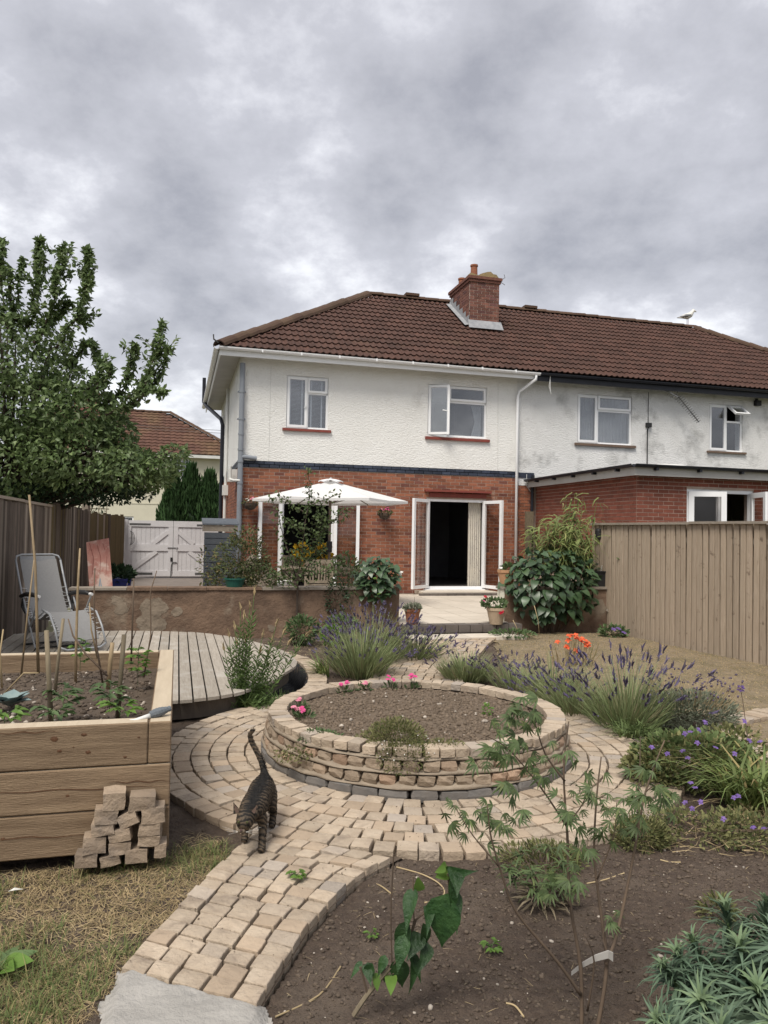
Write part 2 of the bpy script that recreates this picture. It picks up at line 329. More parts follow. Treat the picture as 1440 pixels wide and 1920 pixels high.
m_leafA = mat('espalier_leaf', (.055, .085, .030), (.085, .115, .040), 4, .55, isl=.35, transl=.25)
m_leafF = mat('palmate_leaf', (.068, .104, .038), (.105, .145, .058), 6, .55, isl=.3, c3=(.16, .19, .07), c3amt=.15, transl=.3)
m_leafK = mat('deep_green_leaf', (.018, .050, .016), (.042, .095, .028), 26, .38, 1.0, 45, isl=.45, transl=.3, spec=.5)
m_leafY = mat('young_green_leaf', (.10, .19, .035), (.14, .235, .05), 20, .5, isl=.2, transl=.35)
m_euph = mat('blue_green_leaf', (.088, .140, .088), (.13, .185, .118), 6, .6, isl=.35, c3=(.055, .095, .06), c3amt=.2, transl=.2)
m_euphb = mat('fresh_rosette_leaf', (.15, .225, .115), (.20, .27, .15), 6, .55, isl=.2, transl=.3)
m_lavst = mat('lavender_stem', (.175, .225, .095), (.24, .275, .135), 4, .7, isl=.3, c3=(.27, .24, .14), c3amt=.22, transl=.2)
m_lavfl = mat('lavender_spike', (.105, .088, .165), (.14, .115, .21), 20, .8, isl=.35, c3=(.11, .09, .11), c3amt=.35)
m_lavfd = mat('faded_lavender_spike', (.110, .085, .145), (.085, .068, .09), 20, .85, isl=.35)
m_grey = mat('silver_foliage', (.155, .180, .125), (.20, .215, .155), 5, .8, isl=.3, transl=.2)
m_low = mat('low_green_leaf', (.070, .115, .045), (.105, .155, .062), 4, .6, isl=.35, transl=.25)
m_moundl = mat('olive_mound_leaf', (.140, .145, .055), (.20, .195, .085), 4, .7, isl=.35, c3=(.08, .10, .035), c3amt=.3, transl=.25)
m_strap = mat('strap_leaf', (.135, .190, .060), (.19, .24, .08), 3, .5, isl=.3, c3=(.37, .29, .13), c3amt=.15, transl=.3)
m_tall = mat('needle_leaf', (.115, .185, .060), (.155, .225, .08), 4, .6, isl=.25, transl=.3)
m_pink = mat('pink_petal', (.72, .06, .26), (.65, .12, .30), 20, .6, transl=.3); m_palepink = mat('pale_pink_petal', (.72, .30, .38), (.66, .22, .32), 20, .6, transl=.3)
m_red = mat('red_petal', (.55, .02, .05), (.42, .02, .04), 20, .6, transl=.3); m_orange = mat('orange_petal', (.78, .115, .035), (.74, .18, .075), 20, .6, isl=.15, transl=.3)
m_purple = mat('purple_petal', (.15, .09, .30), (.22, .14, .36), 20, .6, isl=.2, transl=.3); m_whitef = mat('white_petal', (.78, .77, .72), rough=.6, transl=.2)
m_yellow = mat('yellow_flower', (.62, .40, .02), (.48, .30, .02), 14, .7, isl=.2)
m_teak = mat('weathered_teak', (.27, .225, .17), (.19, .155, .115), 8, .8, .4, 40, isl=.12)
m_canvas = mat('white_canvas', (.80, .80, .80), (.77, .77, .76), 3, .9, .1, 200, transl=.3)
m_pole = mat('parasol_pole', (.16, .125, .095), (.13, .10, .08), 6, .5)
m_sling = mat('grey_sling_fabric', (.225, .222, .218), (.20, .198, .194), 40, .9, .2, 300)
m_slingd = mat('grey_mesh_trim', (.21, .215, .22), (.17, .175, .18), 60, .9, .3, 300)
m_tubeg = mat('grey_steel_tube', (.30, .31, .32), (.25, .26, .27), 6, .35, spec=.5)
m_blkpl = mat('black_plastic', (.018, .018, .019), (.026, .026, .027), 9, .5)
m_cord = mat('white_lacing', (.60, .60, .59), rough=.8)
m_gate = mat('white_gate_paint', (.60, .59, .60), (.54, .53, .54), 2.5, .6, .1, 30)
m_iron = mat('dark_iron', (.07, .07, .07), (.10, .10, .10), 9, .6)
m_shed = mat('grey_shed_paint', (.115, .13, .15), (.095, .107, .125), 4, .7, .2, 40)
m_bluep = mat('blue_glazed_pot', (.012, .022, .155), (.02, .03, .19), 6, .3, spec=.5); m_greenp = mat('green_pot', (.015, .075, .055), (.02, .09, .07), 6, .4)
m_cpot = mat('cream_pot', (.42, .33, .23), (.35, .26, .18), 8, .8, .2, 40); m_opot = mat('orange_clay_pot', (.46, .26, .14), (.38, .21, .115), 8, .8, .2, 40)
m_farw = mat('cream_render', (.62, .59, .47), (.57, .54, .43), 2, .9, .3, 20); m_fart = mat('far_roof_tile', (.115, .056, .038), (.085, .042, .030), 1.5, .85, isl=.15, c4=(.125, .080, .042), s4=.5, t4=(.5, .7))
m_fresh = mat('fresh_green_leaf', (.115, .165, .060), (.165, .215, .085), 5, .6, isl=.35, transl=.3)
m_fur = None
# ------------------------------------------------------------------ building helpers
def wall_holes(mb, u0, u1, z0, z1, holes, v0, v1, m=0, T=None):
    us = sorted({u0, u1, *[h[0] for h in holes], *[h[1] for h in holes]}); zs = sorted({z0, z1, *[h[2] for h in holes], *[h[3] for h in holes]})
    us = [a for a in us if u0 <= a <= u1]; zs = [a for a in zs if z0 <= a <= z1]
    inh = lambda a, b: any(h[0] < a < h[1] and h[2] < b < h[3] for h in holes)
    for i in range(len(us)-1):
        for j in range(len(zs)-1):
            a, b, c, d = us[i], us[i+1], zs[j], zs[j+1]
            if inh((a+b)/2, (c+d)/2): continue
            mb.add([(a, v0, c), (b, v0, c), (b, v0, d), (a, v0, d)], [(0, 1, 2, 3)], m, T); mb.add([(a, v1, c), (b, v1, c), (b, v1, d), (a, v1, d)], [(3, 2, 1, 0)], m, T)
    for a, b, c, d in holes:
        for q in ([(a, v0, c), (a, v1, c), (a, v1, d), (a, v0, d)], [(b, v0, c), (b, v1, c), (b, v1, d), (b, v0, d)], [(a, v0, c), (b, v0, c), (b, v1, c), (a, v1, c)], [(a, v0, d), (b, v0, d), (b, v1, d), (a, v1, d)]): mb.add(q, [(0, 1, 2, 3)], m, T)
    for q in ([(u0, v0, z0), (u0, v1, z0), (u0, v1, z1), (u0, v0, z1)], [(u1, v0, z0), (u1, v1, z0), (u1, v1, z1), (u1, v0, z1)], [(u0, v0, z1), (u1, v0, z1), (u1, v1, z1), (u0, v1, z1)]): mb.add(q, [(0, 1, 2, 3)], m, T)
def courses(u0, u1, z0, z1, holes=(), bl=0.225, ch=0.075):
    """stretcher bond: (centre u, centre z, length) of each brick face"""
    out = []; n = int((z1-z0)/ch+.01)
    for i in range(n):
        z = z0+(i+.5)*ch; a = u0-(bl/2 if i % 2 else 0)
        while a < u1-.02:
            s, e = max(a, u0), min(a+bl, u1); segs = [(s, e)]
            for h in holes:
                if h[2]-.02 < z < h[3]+.02:
                    ns = []
                    for p, q in segs:
                        if q <= h[0] or p >= h[1]: ns.append((p, q))
                        else:
                            if p < h[0]: ns.append((p, h[0]))
                            if q > h[1]: ns.append((h[1], q))
                    segs = ns
            for p, q in segs:
                if q-p > .03: out.append(((p+q)/2, z, q-p-.012))
            a += bl
    return out
bm_ = MB().cbox((0, 0, 0), (1, 1, 1)).mesh('brick', m_brick)
def brick_mesh(mt): return MB().cbox((0, 0, 0), (1, 1, 1)).mesh('brick', mt)
def lay(parent, items, T, me, name='brick', nmax=300, depth=.05, ht=.0625, key=None, mats=None, jit=.002):
    """bricks on a face: T maps (along, out, up); the first nmax as parts, the rest joined"""
    items = sorted(items, key=key) if key else items
    for i, (u, z, l) in enumerate(items[:nmax]):
        mm = me
        if mats and isinstance(mats, list):
            for mt_me, box in mats:
                if box[0] < u < box[1] and box[2] < z < box[3]: mm = mt_me
        link(name, mm, parent, T @ Matrix.LocRotScale(Vector((u, depth/2+rnd.uniform(-jit, jit), z)), None, Vector((l, depth, ht))))
    if len(items) > nmax:
        mb = MB()
        for u, z, l in items[nmax:]: mb.cbox((u, depth/2+rnd.uniform(-jit, jit), z), (l, depth, ht), 0, T)
        stuff(mb.build('brickwork', me.materials[0], parent))
def frame_bars(mb, u0, u1, z0, z1, w, v0, v1, m=0, T=None):
    mb.box(u0, u1, v0, v1, z0, z0+w, m, T).box(u0, u1, v0, v1, z1-w, z1, m, T).box(u0, u0+w, v0, v1, z0+w, z1-w, m, T).box(u1-w, u1, v0, v1, z0+w, z1-w, m, T)
def sash(parent, u0, u1, z0, z1, v=0.0, mt=None, handle=None, T=Matrix(), gl=None, w=.055):
    mb = MB(); frame_bars(mb, u0, u1, z0, z1, w, v, v+.05); o = mb.build('casement', mt or m_upvc, parent, T)
    MB().box(u0+w, u1-w, v+.02, v+.026, z0+w, z1-w).build('glass_pane', gl or m_glass, parent, T)
    if handle: MB().bar(handle[0:3], (handle[0]+handle[3], handle[1], handle[2]+handle[4]), .022, .022).build('handle', m_upvc, parent, T)
    return o
def win(parent, u0, u1, z0, z1, vf=.03):
    mb = MB(); frame_bars(mb, u0, u1, z0, z1, .045, vf, vf+.07); o = mb.build('window', m_upvc, parent); return o
def sill(parent, u0, u1, z, mt, h=.06):
    MB().box(u0, u1, -.07, .03, z-h, z).build('window_sill', mt, parent)

# ------------------------------------------------------------------ the house at the end of the terrace
house = thing('end_terrace_house', 'end-of-terrace house, white roughcast over red brick, with white gutter and two open french doors', 'house', HO, YAW)
W1, W2 = (1.02, 1.97, 3.84, 5.03), (4.35, 5.84, 3.84, 5.06); D1, D2 = (.96, 2.16, .14, 2.30), (4.36, 5.86, .24, 2.36)
EW = 6.63
mb = MB(); wall_holes(mb, .008, EW, 0, 2.93, [D1, D2], .005, .28); mb.box(.008, .26, .28, 7.6, 0, 2.93); mb.build('mortar_wall', m_mortar, house)
mb = MB(); wall_holes(mb, -.012, EW, 3.08, 5.45, [W1, W2], -.014, .28); mb.box(-.012, .26, .28, 7.6, 3.08, 5.45); mb.box(0, EW, 7.35, 7.6, 0, 5.45); mb.build('roughcast_wall', m_render, house)
MB().tube([(.66, -.02, 5.2), (.65, -.02, 3.1)], .0045, 4).build('wall_wire', m_whitep, house); MB().tube([(6.12, -.02, 5.2), (6.14, -.02, 3.1)], .0045, 4).build('wall_wire', m_whitep, house)
me_b = brick_mesh(m_brick); me_p = brick_mesh(m_pale); me_bl = brick_mesh(m_blue)
it = courses(0, EW, .14, 2.93, [D1, D2])
lay(house, it, Matrix(), me_b, key=lambda q: (0 if q[0] > 2.75 and q[1] > .5 else 1 if q[1] > 2.3 else 2), mats=[(me_p, (.42, .98, 2.28, 2.62))])
lay(house, courses(-.005, EW, 2.93, 3.08), Matrix.Translation((0, -.018, 0)), me_bl, 'blue_brick', depth=.06)
mb = MB()
Tsd = Matrix.Rotation(-PI/2, 4, 'Z')                              # face along v on the u = 0 side: local x -> -v
for u, z, l in courses(.05, 7.6, .14, 2.93): mb.cbox((u, .0, z), (l, .05, .0625), 0, Matrix(((0, 1, 0, .025), (1, 0, 0, 0), (0, 0, 1, 0), (0, 0, 0, 1))))
stuff(mb.build('brickwork', m_brick, house))
mb = MB()
for u, z, l in courses(.05, 7.6, 2.93, 3.08): mb.cbox((u, 0, z), (l, .06, .0625), 0, Matrix(((0, 1, 0, .012), (1, 0, 0, 0), (0, 0, 1, 0), (0, 0, 0, 1))))
stuff(mb.build('brickwork', m_blue, house))
# red hood over the right door and the faded lintel over the left one
mb = MB(); mb.box(4.30, 5.95, -.13, .02, 2.52, 2.565).box(4.42, 5.85, -.03, .02, 2.40, 2.50); mb.build('door_hood', m_redsill, house)
MB().box(1.1, 2.3, -.03, .02, 2.44, 2.50).build('lintel', m_redsill, house)
# rooms behind the openings
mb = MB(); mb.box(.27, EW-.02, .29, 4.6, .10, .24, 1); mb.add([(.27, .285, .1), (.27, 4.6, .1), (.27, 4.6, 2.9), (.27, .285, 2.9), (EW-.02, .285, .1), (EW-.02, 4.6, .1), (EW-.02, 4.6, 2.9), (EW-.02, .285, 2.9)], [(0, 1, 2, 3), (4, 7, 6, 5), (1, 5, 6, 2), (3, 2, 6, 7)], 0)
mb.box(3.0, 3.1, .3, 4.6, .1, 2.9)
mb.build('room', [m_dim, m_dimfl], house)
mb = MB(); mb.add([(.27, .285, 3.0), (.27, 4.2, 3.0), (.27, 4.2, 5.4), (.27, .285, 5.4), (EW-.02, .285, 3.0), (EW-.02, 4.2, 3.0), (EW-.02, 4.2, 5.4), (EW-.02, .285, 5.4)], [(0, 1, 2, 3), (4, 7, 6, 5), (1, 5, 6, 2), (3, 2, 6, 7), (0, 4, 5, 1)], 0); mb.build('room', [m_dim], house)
# first-floor windows
w = win(house, *W1); u0, u1, z0, z1 = W1
sash(w, u0+.02, u0+.47, z0+.03, z1-.03, .0, handle=(u0+.40, -.02, z0+.48, .06, .06)); sash(w, u0+.48, u1-.03, z1-.36, z1-.03, .0, w=.045); MB().box(u0+.50, u1-.05, .05, .056, z0+.05, z1-.37).build('glass_pane', m_glass, w); MB().box(u0+.455, u0+.50, .03, .10, z0, z1).box(u0+.5, u1, .03, .1, z1-.40, z1-.36).build('mullion', m_upvc, w)
mb = MB()
for k in range(40): mb.cbox(((u0+u1)/2, .15, z0+.05+k*.0285), (u1-u0-.1, .026, .003), 0, None)
for x in (u0+.10, u0+.37, u0+.58, u0+.82): mb.box(x-.016, x+.016, .132, .134, z0+.03, z1-.04)
stuff(mb.build('venetian_blind', m_blind, w))
sill(house, .94, 2.04, 3.835, m_redsill, .055)
w = win(house, *W2); u0, u1, z0, z1 = W2
sash(w, u0+.53, u1-.03, z1-.36, z1-.02, .0, w=.05); MB().box(u0+.56, u1-.05, .05, .056, z0+.05, z1-.38).build('glass_pane', m_glass, w); MB().box(u0+.50, u0+.55, .03, .10, z0, z1).box(u0+.55, u1, .03, .1, z1-.41, z1-.36).build('mullion', m_upvc, w)
Tc = Matrix.Translation((u0+.03, .02, 0)) @ Matrix.Rotation(R(-28), 4, 'Z')
sash(w, 0, .50, z0+.03, z1-.03, -.02, T=Tc, handle=(.44, -.03, z0+.58, -.10, .02))
def cloth_wave(u0, u1, z0, z1, v, amp, nf, lean=0.0):
    n = nf*8; mb = MB(); vs = []
    for i in range(n+1):
        t = i/n; o_ = amp*math.sin(t*nf*2*PI)
        for j in range(5):
            s = j/4; vs.append((u0+(u1-u0)*t+lean*(1-abs(2*s-1))*(1-t), v+o_*(.6+.4*s), z1+(z0-z1)*s))
    return mb.add(vs, [(i*5+j, (i+1)*5+j, (i+1)*5+j+1, i*5+j+1) for i in range(n) for j in range(4)])
cloth_wave(u1-.34, u1-.08, z0+.04, z1-.42, .16, .02, 5, .10).build('net_curtain', m_net, w, smooth=True)
sill(house, 4.29, 5.91, 3.815, m_redsill, .065)
sw = MB().box(-.05, .0, 5.9, 6.6, 3.6, 4.9).build('side_window', m_upvc, house)
# french doors: frame with two leaves folded back
def leaf(parent, hinge, wid, z0, z1, ang, flip, hz=1.1):
    T = Matrix.Translation(hinge) @ Matrix.Rotation(ang, 4, 'Z'); s = -1 if flip else 1
    a, b = sorted((0, s*wid)); mb = MB(); frame_bars(mb, a, b, z0, z1, .075, -.03, .03); o = mb.build('door_leaf', m_upvc, parent, T)
    MB().box(a+.075, b-.075, -.008, .008, z0+.075, z1-.075).build('glass_pane', m_glass2, parent, T)
    x = s*(wid-.04); MB().box(x-.015, x+.015, -.045, -.03, z0+hz-.12, z0+hz+.1).bar((x, -.06, z0+hz), (x-s*.12, -.06, z0+hz), .02, .02).build('door_handle', m_steel, parent, T)
mb = MB(); frame_bars(mb, D2[0], D2[1], D2[2], D2[3], .06, .02, .10); mb.box(D2[0]-.05, D2[1]+.05, -.10, .06, D2[2]-.05, D2[2]+.005); d2 = mb.build('french_door', m_upvc, house)
leaf(d2, (4.42, -.005, 0), .68, .27, 2.34, R(-140), False); leaf(d2, (5.80, -.005, 0), .68, .27, 2.34, R(107), True)
mb = MB(); frame_bars(mb, D1[0], D1[1], D1[2], D1[3], .06, .02, .10); d1 = mb.build('french_door', m_upvc, house)
leaf(d1, (.97, -.04, 0), .54, .20, 2.28, R(-168), False); leaf(d1, (2.15, -.04, 0), .58, .20, 2.28, R(168), True)
# eaves, gutter, pipes
mb = MB(); mb.box(-.46, EW+.35, -.36, .0, 5.38, 5.40); mb.box(-.46, .0, .0, 8.0, 5.38, 5.40); mb.build('soffit', m_soff, house)
mb = MB(); mb.box(-.46, EW+.30, -.385, -.36, 5.28, 5.44); mb.box(-.485, -.46, -.385, 8.0, 5.28, 5.44); mb.build('fascia_board', m_upvc, house)
def gutter(mb, a, b, r=.06, side=(0, -1, 0)):
    a = Vector(a); b = Vector(b); d = (b-a).normalized(); n = Vector(side); vs = []
    for p in (a, b):
        for j in range(9):
            t = PI*j/8; vs.append(p+n*(r*math.cos(t)+r)+Vector((0, 0, -r*math.sin(t))))
        for j in range(8, -1, -1):
            t = PI*j/8; vs.append(p+n*((r-.006)*math.cos(t)+r)+Vector((0, 0, -(r-.006)*math.sin(t))))
    mb.add(vs, [(j, (j+1) % 18, 18+(j+1) % 18, 18+j) for j in range(18)]+[tuple(range(17, -1, -1)), tuple(range(18, 36))])
mb = MB(); gutter(mb, (-.50, -.388, 5.45), (EW+.38, -.388, 5.42)); gutter(mb, (-.487, -.45, 5.45), (-.487, 8.0, 5.45), side=(-1, 0, 0))
for k in range(8): mb.box(.4+k*.85, .43+k*.85, -.514, -.385, 5.383, 5.445)
mb.build('gutter', m_upvc, house, smooth=False)
MB().tube([(EW+.28, -.45, 5.42), (EW+.28, -.45, 5.27), (EW+.02, -.10, 5.02), (EW-.02, -.09, 4.9), (EW-.02, -.09, .2)], .036, 10).build('white_downpipe', m_upvc, house, smooth=True)
mb = MB().tube([(.03, -.10, 5.2), (.03, -.10, .15)], .058, 14).tube([(.03, -.10, 3.14), (.16, -.10, 3.14), (.38, -.09, 3.12)], .05, 12)
for z in (4.55, 3.95, 3.62, 3.28, 3.02, 2.55, 1.2): mb.lathe([(.058, 0), (.068, 0), (.068, .045), (.058, .045)], 14, c=(.03, -.10, z))
for z in (4.55, 3.95): mb.box(-.06, .12, -.10, -.01, z+.01, z+.035)
mb.build('soil_pipe', m_greyp, house, smooth=False)
MB().tube([(.03, -.14, 2.62), (-.10, -.12, 2.62), (-.16, .0, 2.64), (-.16, .2, 2.68), (-.16, .2, 2.95)], .028, 8).box(-.2, -.0, .35, .62, 2.62, 2.9).build('waste_pipe', m_whitep, house)
MB().tube([(-.58, 7.0, 6.2), (-.58, 7.0, 5.45), (-.5, 6.5, 5.25), (-.14, 5.2, 4.7), (-.10, 5.0, 4.5), (-.10, 5.0, .1)], .055, 10).build('black_soil_pipe', m_blackp, house)
MB().tube([(-.06, 3.6, 5.3), (-.06, 3.6, 2.7), (-.07, 3.6, 2.45), (-.07, 3.6, .1)], .04, 8).box(-.14, 0, 3.5, 3.75, 2.45, 2.72).build('hopper_pipe', m_whitep, house)
# ------------------------------------------------------------------ roof
SL = math.atan2(2.78, 4.2); CS, SN = math.cos(SL), math.sin(SL); TW, GA = .30, .336
def tile_mesh(mt):
    n = 12; xs = [TW*1.02*i/n for i in range(n+1)]; h = [.030*max(0, math.cos(2*PI*(x/TW)*2))**.8 for x in xs]; vs = []
    for x, a in zip(xs, h): vs += [(x, 0, a+.034), (x, .375, a), (x, .004, a+.010)]
    fs = []
    for i in range(n): fs += [(3*i, 3*i+3, 3*i+4, 3*i+1), (3*i+2, 3*i+5, 3*i+3, 3*i)]
    me = bpy.data.meshes.new('roof_tile'); me.from_pydata(vs, [], fs); me.materials.append(mt); return me
me_t = tile_mesh(m_tile)
def slope_T(u, i): return Matrix(((1, 0, 0, u), (0, CS, -SN, -.44+i*GA*CS), (0, SN, CS, 5.46+i*GA*SN), (0, 0, 0, 1)))
def clipped(T, co, no):
    b = bmesh.new(); b.from_mesh(me_t); b.transform(T); bmesh.ops.bisect_plane(b, geom=b.verts[:]+b.edges[:]+b.faces[:], plane_co=co, plane_no=no, clear_outer=True)
    if not b.faces: b.free(); return None
    me = bpy.data.meshes.new('roof_tile'); b.to_mesh(me); b.free(); me.materials.append(m_tile); return me
def tiles(parent, ua, ub, chim=None, left=None, right=None, nmax=300):
    cells = []
    for i in range(15):
        k = 0; u = ua
        while u < ub-.01: cells.append((i, u)); u += TW
    joined = MB(); cnt = 0
    for i, u in cells:
        T = slope_T(u, i) @ Matrix.Rotation(rnd.uniform(-.006, .006), 4, 'X'); v = -.44+i*GA*CS
        if chim and chim[0]-.02 < u+.15 < chim[1]+.02 and v+.17 > chim[2]: continue
        lo, hi = (u+.5)-(v+.44), (right-(u+TW)-(v+.44)) if right else 9
        me = None
        if left is not None:
            if (u+TW+.5)-(v+.44) < 0: continue
            if lo < .3: me = clipped(T, Vector((-.5, -.44, 0)), Vector((-1, 1, 0)))
        if right is not None:
            if right-u-(v+.44) < 0: continue
            if hi < .3: me = clipped(T, Vector((right, -.44, 0)), Vector((1, 1, 0)))
        if me: link('roof_tile', me, parent); cnt += 1
        elif cnt < nmax: link('roof_tile', me_t, parent, T); cnt += 1
        else: joined.add([v_.co for v_ in me_t.vertices], [tuple(p.vertices) for p in me_t.polygons], 0, T)
    if joined.f: stuff(joined.build('roof_tiling', m_tile, parent))
RZ = 8.24; RV = 3.76
CH = (6.12, 6.97, 1.92, 3.42)
tiles(house, -.5, EW+.06, CH, left=True)
mb = MB(); mb.add([(-.46, -.38, 5.44), (EW, -.38, 5.44), (EW, RV, RZ-.06), (RV+.06, RV, RZ-.06), (-.46, 7.9, 5.44), (EW, 7.9, 5.44)], [(0, 1, 2, 3), (4, 0, 3), (5, 4, 3, 2)], 0); mb.build('roof_slope', m_dark, house)
mb = MB(); mb.add([(-.49, -.40, 5.50), (3.74, 3.80, 8.26), (-.49, 7.98, 5.50)], [(0, 1, 2)], 0); mb.build('hip_slope', m_tile, house)
def half_round(L=.46, r=.125, n=7):
    vs = [];
    for y in (0, L):
        for j in range(n+1):
            t = PI*j/n; vs.append((r*math.cos(t), y, r*.8*math.sin(t)+(.012 if y else 0)))
    for j in range(n+1): t = PI*j/n; vs.append(((r-.02)*math.cos(t), 0, (r-.02)*.8*math.sin(t)))
    fs = [(j, j+1, n+2+j, n+1+j) for j in range(n)]+[(j+1, j, 2*n+2+j, 2*n+3+j) for j in range(n)]
    return MB().add(vs, fs).mesh('ridge_tile', m_ridge)
me_r = half_round()
def ridge_run(parent, a, b, name='ridge_tile', skip=None, sc=1.0):
    a = Vector(a); b = Vector(b); d = b-a; n = max(1, round(d.length/.43)); q = d.to_track_quat('Y', 'Z').to_matrix().to_4x4()
    for k in range(n):
        p = a+d*(k/n)
        if skip and skip(p): continue
        T = q.copy(); T.translation = p; link(name, me_r, parent, T @ Matrix.Rotation(rnd.uniform(-.02, .02), 4, 'X') @ Matrix.Diagonal((sc, 1, sc, 1)))
ridge_run(house, (3.74, RV, RZ), (EW, RV, RZ), skip=lambda p: CH[0]-.3 < p.x < CH[1])
ridge_run(house, (-.50, -.45, 5.45), (3.72, RV-.03, RZ-.05), 'hip_tile', sc=1.35)
MB().bar((-.52, -.48, 5.52), (-.62, -.58, 5.56), .03, .02).bar((-.62, -.58, 5.55), (-.63, -.59, 5.66), .02, .02).build('hip_iron', m_iron, house)
mb = MB(); mb.box(4.85, 5.25, RV-.14, RV+.1, RZ+.08, RZ+.15); mb.build('ridge_vent', m_ridge, house)
# chimney
ch = MB().box(CH[0]+.006, CH[1]-.006, CH[2]+.006, CH[3]-.006, 6.4, 8.36).build('chimney', m_mortar, house)
me_c = brick_mesh(m_brickc)
lay(ch, courses(CH[0], CH[1], 7.02, 8.30), Matrix.Translation((0, CH[2], 0)), me_c)
lay(ch, courses(CH[2]+.06, CH[3], 7.02, 8.30), Matrix(((0, 1, 0, CH[0]), (1, 0, 0, 0), (0, 0, 1, 0), (0, 0, 0, 1))), me_c, nmax=160)
mb = MB(); mb.box(CH[0]-.03, CH[1]+.03, CH[2]-.03, CH[3]+.03, 8.30, 8.37).box(CH[0]-.06, CH[1]+.06, CH[2]-.06, CH[3]+.06, 8.375, 8.45); mb.build('corbel_course', m_brickc, ch)
n = 10; vs = []; fs = []
for i in range(n+1):
    for j in range(n+1):
        a, b = i/n, j/n; e = min(a, 1-a, b, 1-b)*2; z = 8.45+.22*min(1, e*2.2)*(.75+.5*a)+.05*math.sin(9*a+5*b)*min(1, e*4)
        vs.append((CH[0]-.05+(CH[1]-CH[0]+.1)*a, CH[2]-.05+(CH[3]-CH[2]+.1)*b, z))
for i in range(n):
    for j in range(n): fs.append((i*(n+1)+j, (i+1)*(n+1)+j, (i+1)*(n+1)+j+1, i*(n+1)+j+1))
MB().add(vs, fs).build('flaunching', m_moss, ch, smooth=True)
for x, y, z in ((6.36, 2.25, 8.46), (6.33, 3.1, 8.36), (6.74, 2.5, 8.32)):
    MB().lathe([(.10, 0), (.088, .36), (.105, .365), (.105, .41), (.085, .41), (.075, .2)], 16, c=(x, y, z)).build('chimney_pot', m_pot, ch, smooth=False)
mb = MB(); fz = lambda v: 5.50+(v+.44)*SN/CS
mb.add([(CH[0]-.05, CH[2]-.02, fz(CH[2])+.20), (CH[1]+.05, CH[2]-.02, fz(CH[2])+.20), (CH[1]+.07, CH[2]-.16, fz(CH[2]-.16)+.06), (CH[0]-.07, CH[2]-.16, fz(CH[2]-.16)+.06)], [(0, 3, 2, 1)])
for k in range(6):
    v0 = CH[2]+k*.25; v1 = v0+.25
    mb.add([(CH[0]-.012, v0, fz(v0)+.07), (CH[0]-.012, v1, fz(v1)+.05), (CH[0]-.012, v1, fz(v1)+.17), (CH[0]-.012, v0, fz(v1)+.17)], [(0, 1, 2, 3)])
    mb.add([(CH[0]-.13, v0, fz(v0)+.05), (CH[0]-.13, v1, fz(v1)+.05), (CH[0]-.012, v1, fz(v1)+.07), (CH[0]-.012, v0, fz(v0)+.07)], [(0, 1, 2, 3)])
mb.build('lead_flashing', m_lead, ch)
MB().tube([(7.0, 1.9, 8.40), (7.1, 1.86, 8.48), (7.07, 1.86, 8.56)], .008, 5).tube([(7.0, 1.9, 8.35), (7.1, 1.86, 8.28)], .008, 5).build('old_wire_bracket', m_iron, ch)

# ------------------------------------------------------------------ the next house of the terrace
nb = thing('neighbouring_house', 'middle terrace house, stained white roughcast with black gutter, right of the white downpipe', 'house', HO, YAW)
W3, W4 = (8.27, 9.81, 3.86, 5.09), (12.12, 13.16, 3.84, 5.08); NE = 18.3
mb = MB(); wall_holes(mb, EW+.003, NE, 2.75, 5.45, [W3, W4], -.012, .28); mb.box(EW+.3, NE, 7.35, 7.6, 0, 5.45); mb.box(NE-.25, NE-.01, .28, 7.35, 0, 5.44); mb.build('roughcast_wall', m_render2, nb)
mb = MB(); mb.box(EW+.003, NE, .012, .28, 0, 2.75); mb.build('mortar_wall', m_mortar, nb)
lay(nb, courses(EW+.01, 7.1, .14, 2.93), Matrix(), me_b); mb = MB().box(EW+.02, 7.1, -.03, -.013, 2.93, 3.06); mb.build('plinth_band', m_blue, nb)
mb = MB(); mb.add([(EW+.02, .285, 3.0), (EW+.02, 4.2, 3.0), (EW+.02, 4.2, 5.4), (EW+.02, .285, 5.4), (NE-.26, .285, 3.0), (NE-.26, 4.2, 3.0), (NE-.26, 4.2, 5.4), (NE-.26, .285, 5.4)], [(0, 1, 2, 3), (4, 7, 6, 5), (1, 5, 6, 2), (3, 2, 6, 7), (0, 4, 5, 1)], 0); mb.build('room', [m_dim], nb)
w = win(nb, *W3); u0, u1, z0, z1 = W3
sash(w, u0+.02, u0+.55, z0+.03, z1-.03, .0); sash(w, u0+.58, u1-.03, z1-.36, z1-.02, .0, w=.05); MB().box(u0+.6, u1-.05, .05, .056, z0+.05, z1-.38).build('glass_pane', m_glass, w); MB().box(u0+.55, u0+.60, .03, .10, z0, z1).box(u0+.6, u1, .03, .1, z1-.41, z1-.36).build('mullion', m_upvc, w)
cloth_wave(u0+.05, u0+.53, z0+.02, z1-.06, .16, .018, 7).build('net_curtain', m_net, w, smooth=True); cloth_wave(u0+.6, u1-.05, z0+.02, z1-.06, .16, .018, 9).build('net_curtain', m_net, w, smooth=True)
sill(nb, W3[0]-.08, W3[1]+.09, W3[2]-.005, m_brsill, .06)
w = win(nb, *W4); u0, u1, z0, z1 = W4
sash(w, u0+.02, u0+.52, z0+.03, z1-.03, .0); MB().box(u0+.57, u1-.05, .05, .056, z0+.05, z1-.44).build('glass_pane', m_glass, w); MB().box(u0+.52, u0+.57, .03, .10, z0, z1).box(u0+.57, u1, .03, .1, z1-.47, z1-.42).build('mullion', m_upvc, w)
sash(w, u0+.57, u1-.02, -.40, 0, -.02, T=Matrix.Translation((0, .0, z1-.03)) @ Matrix.Rotation(R(-52), 4, 'X'))
sill(nb, W4[0]-.08, W4[1]+.08, W4[2]-.005, m_brsill, .05)
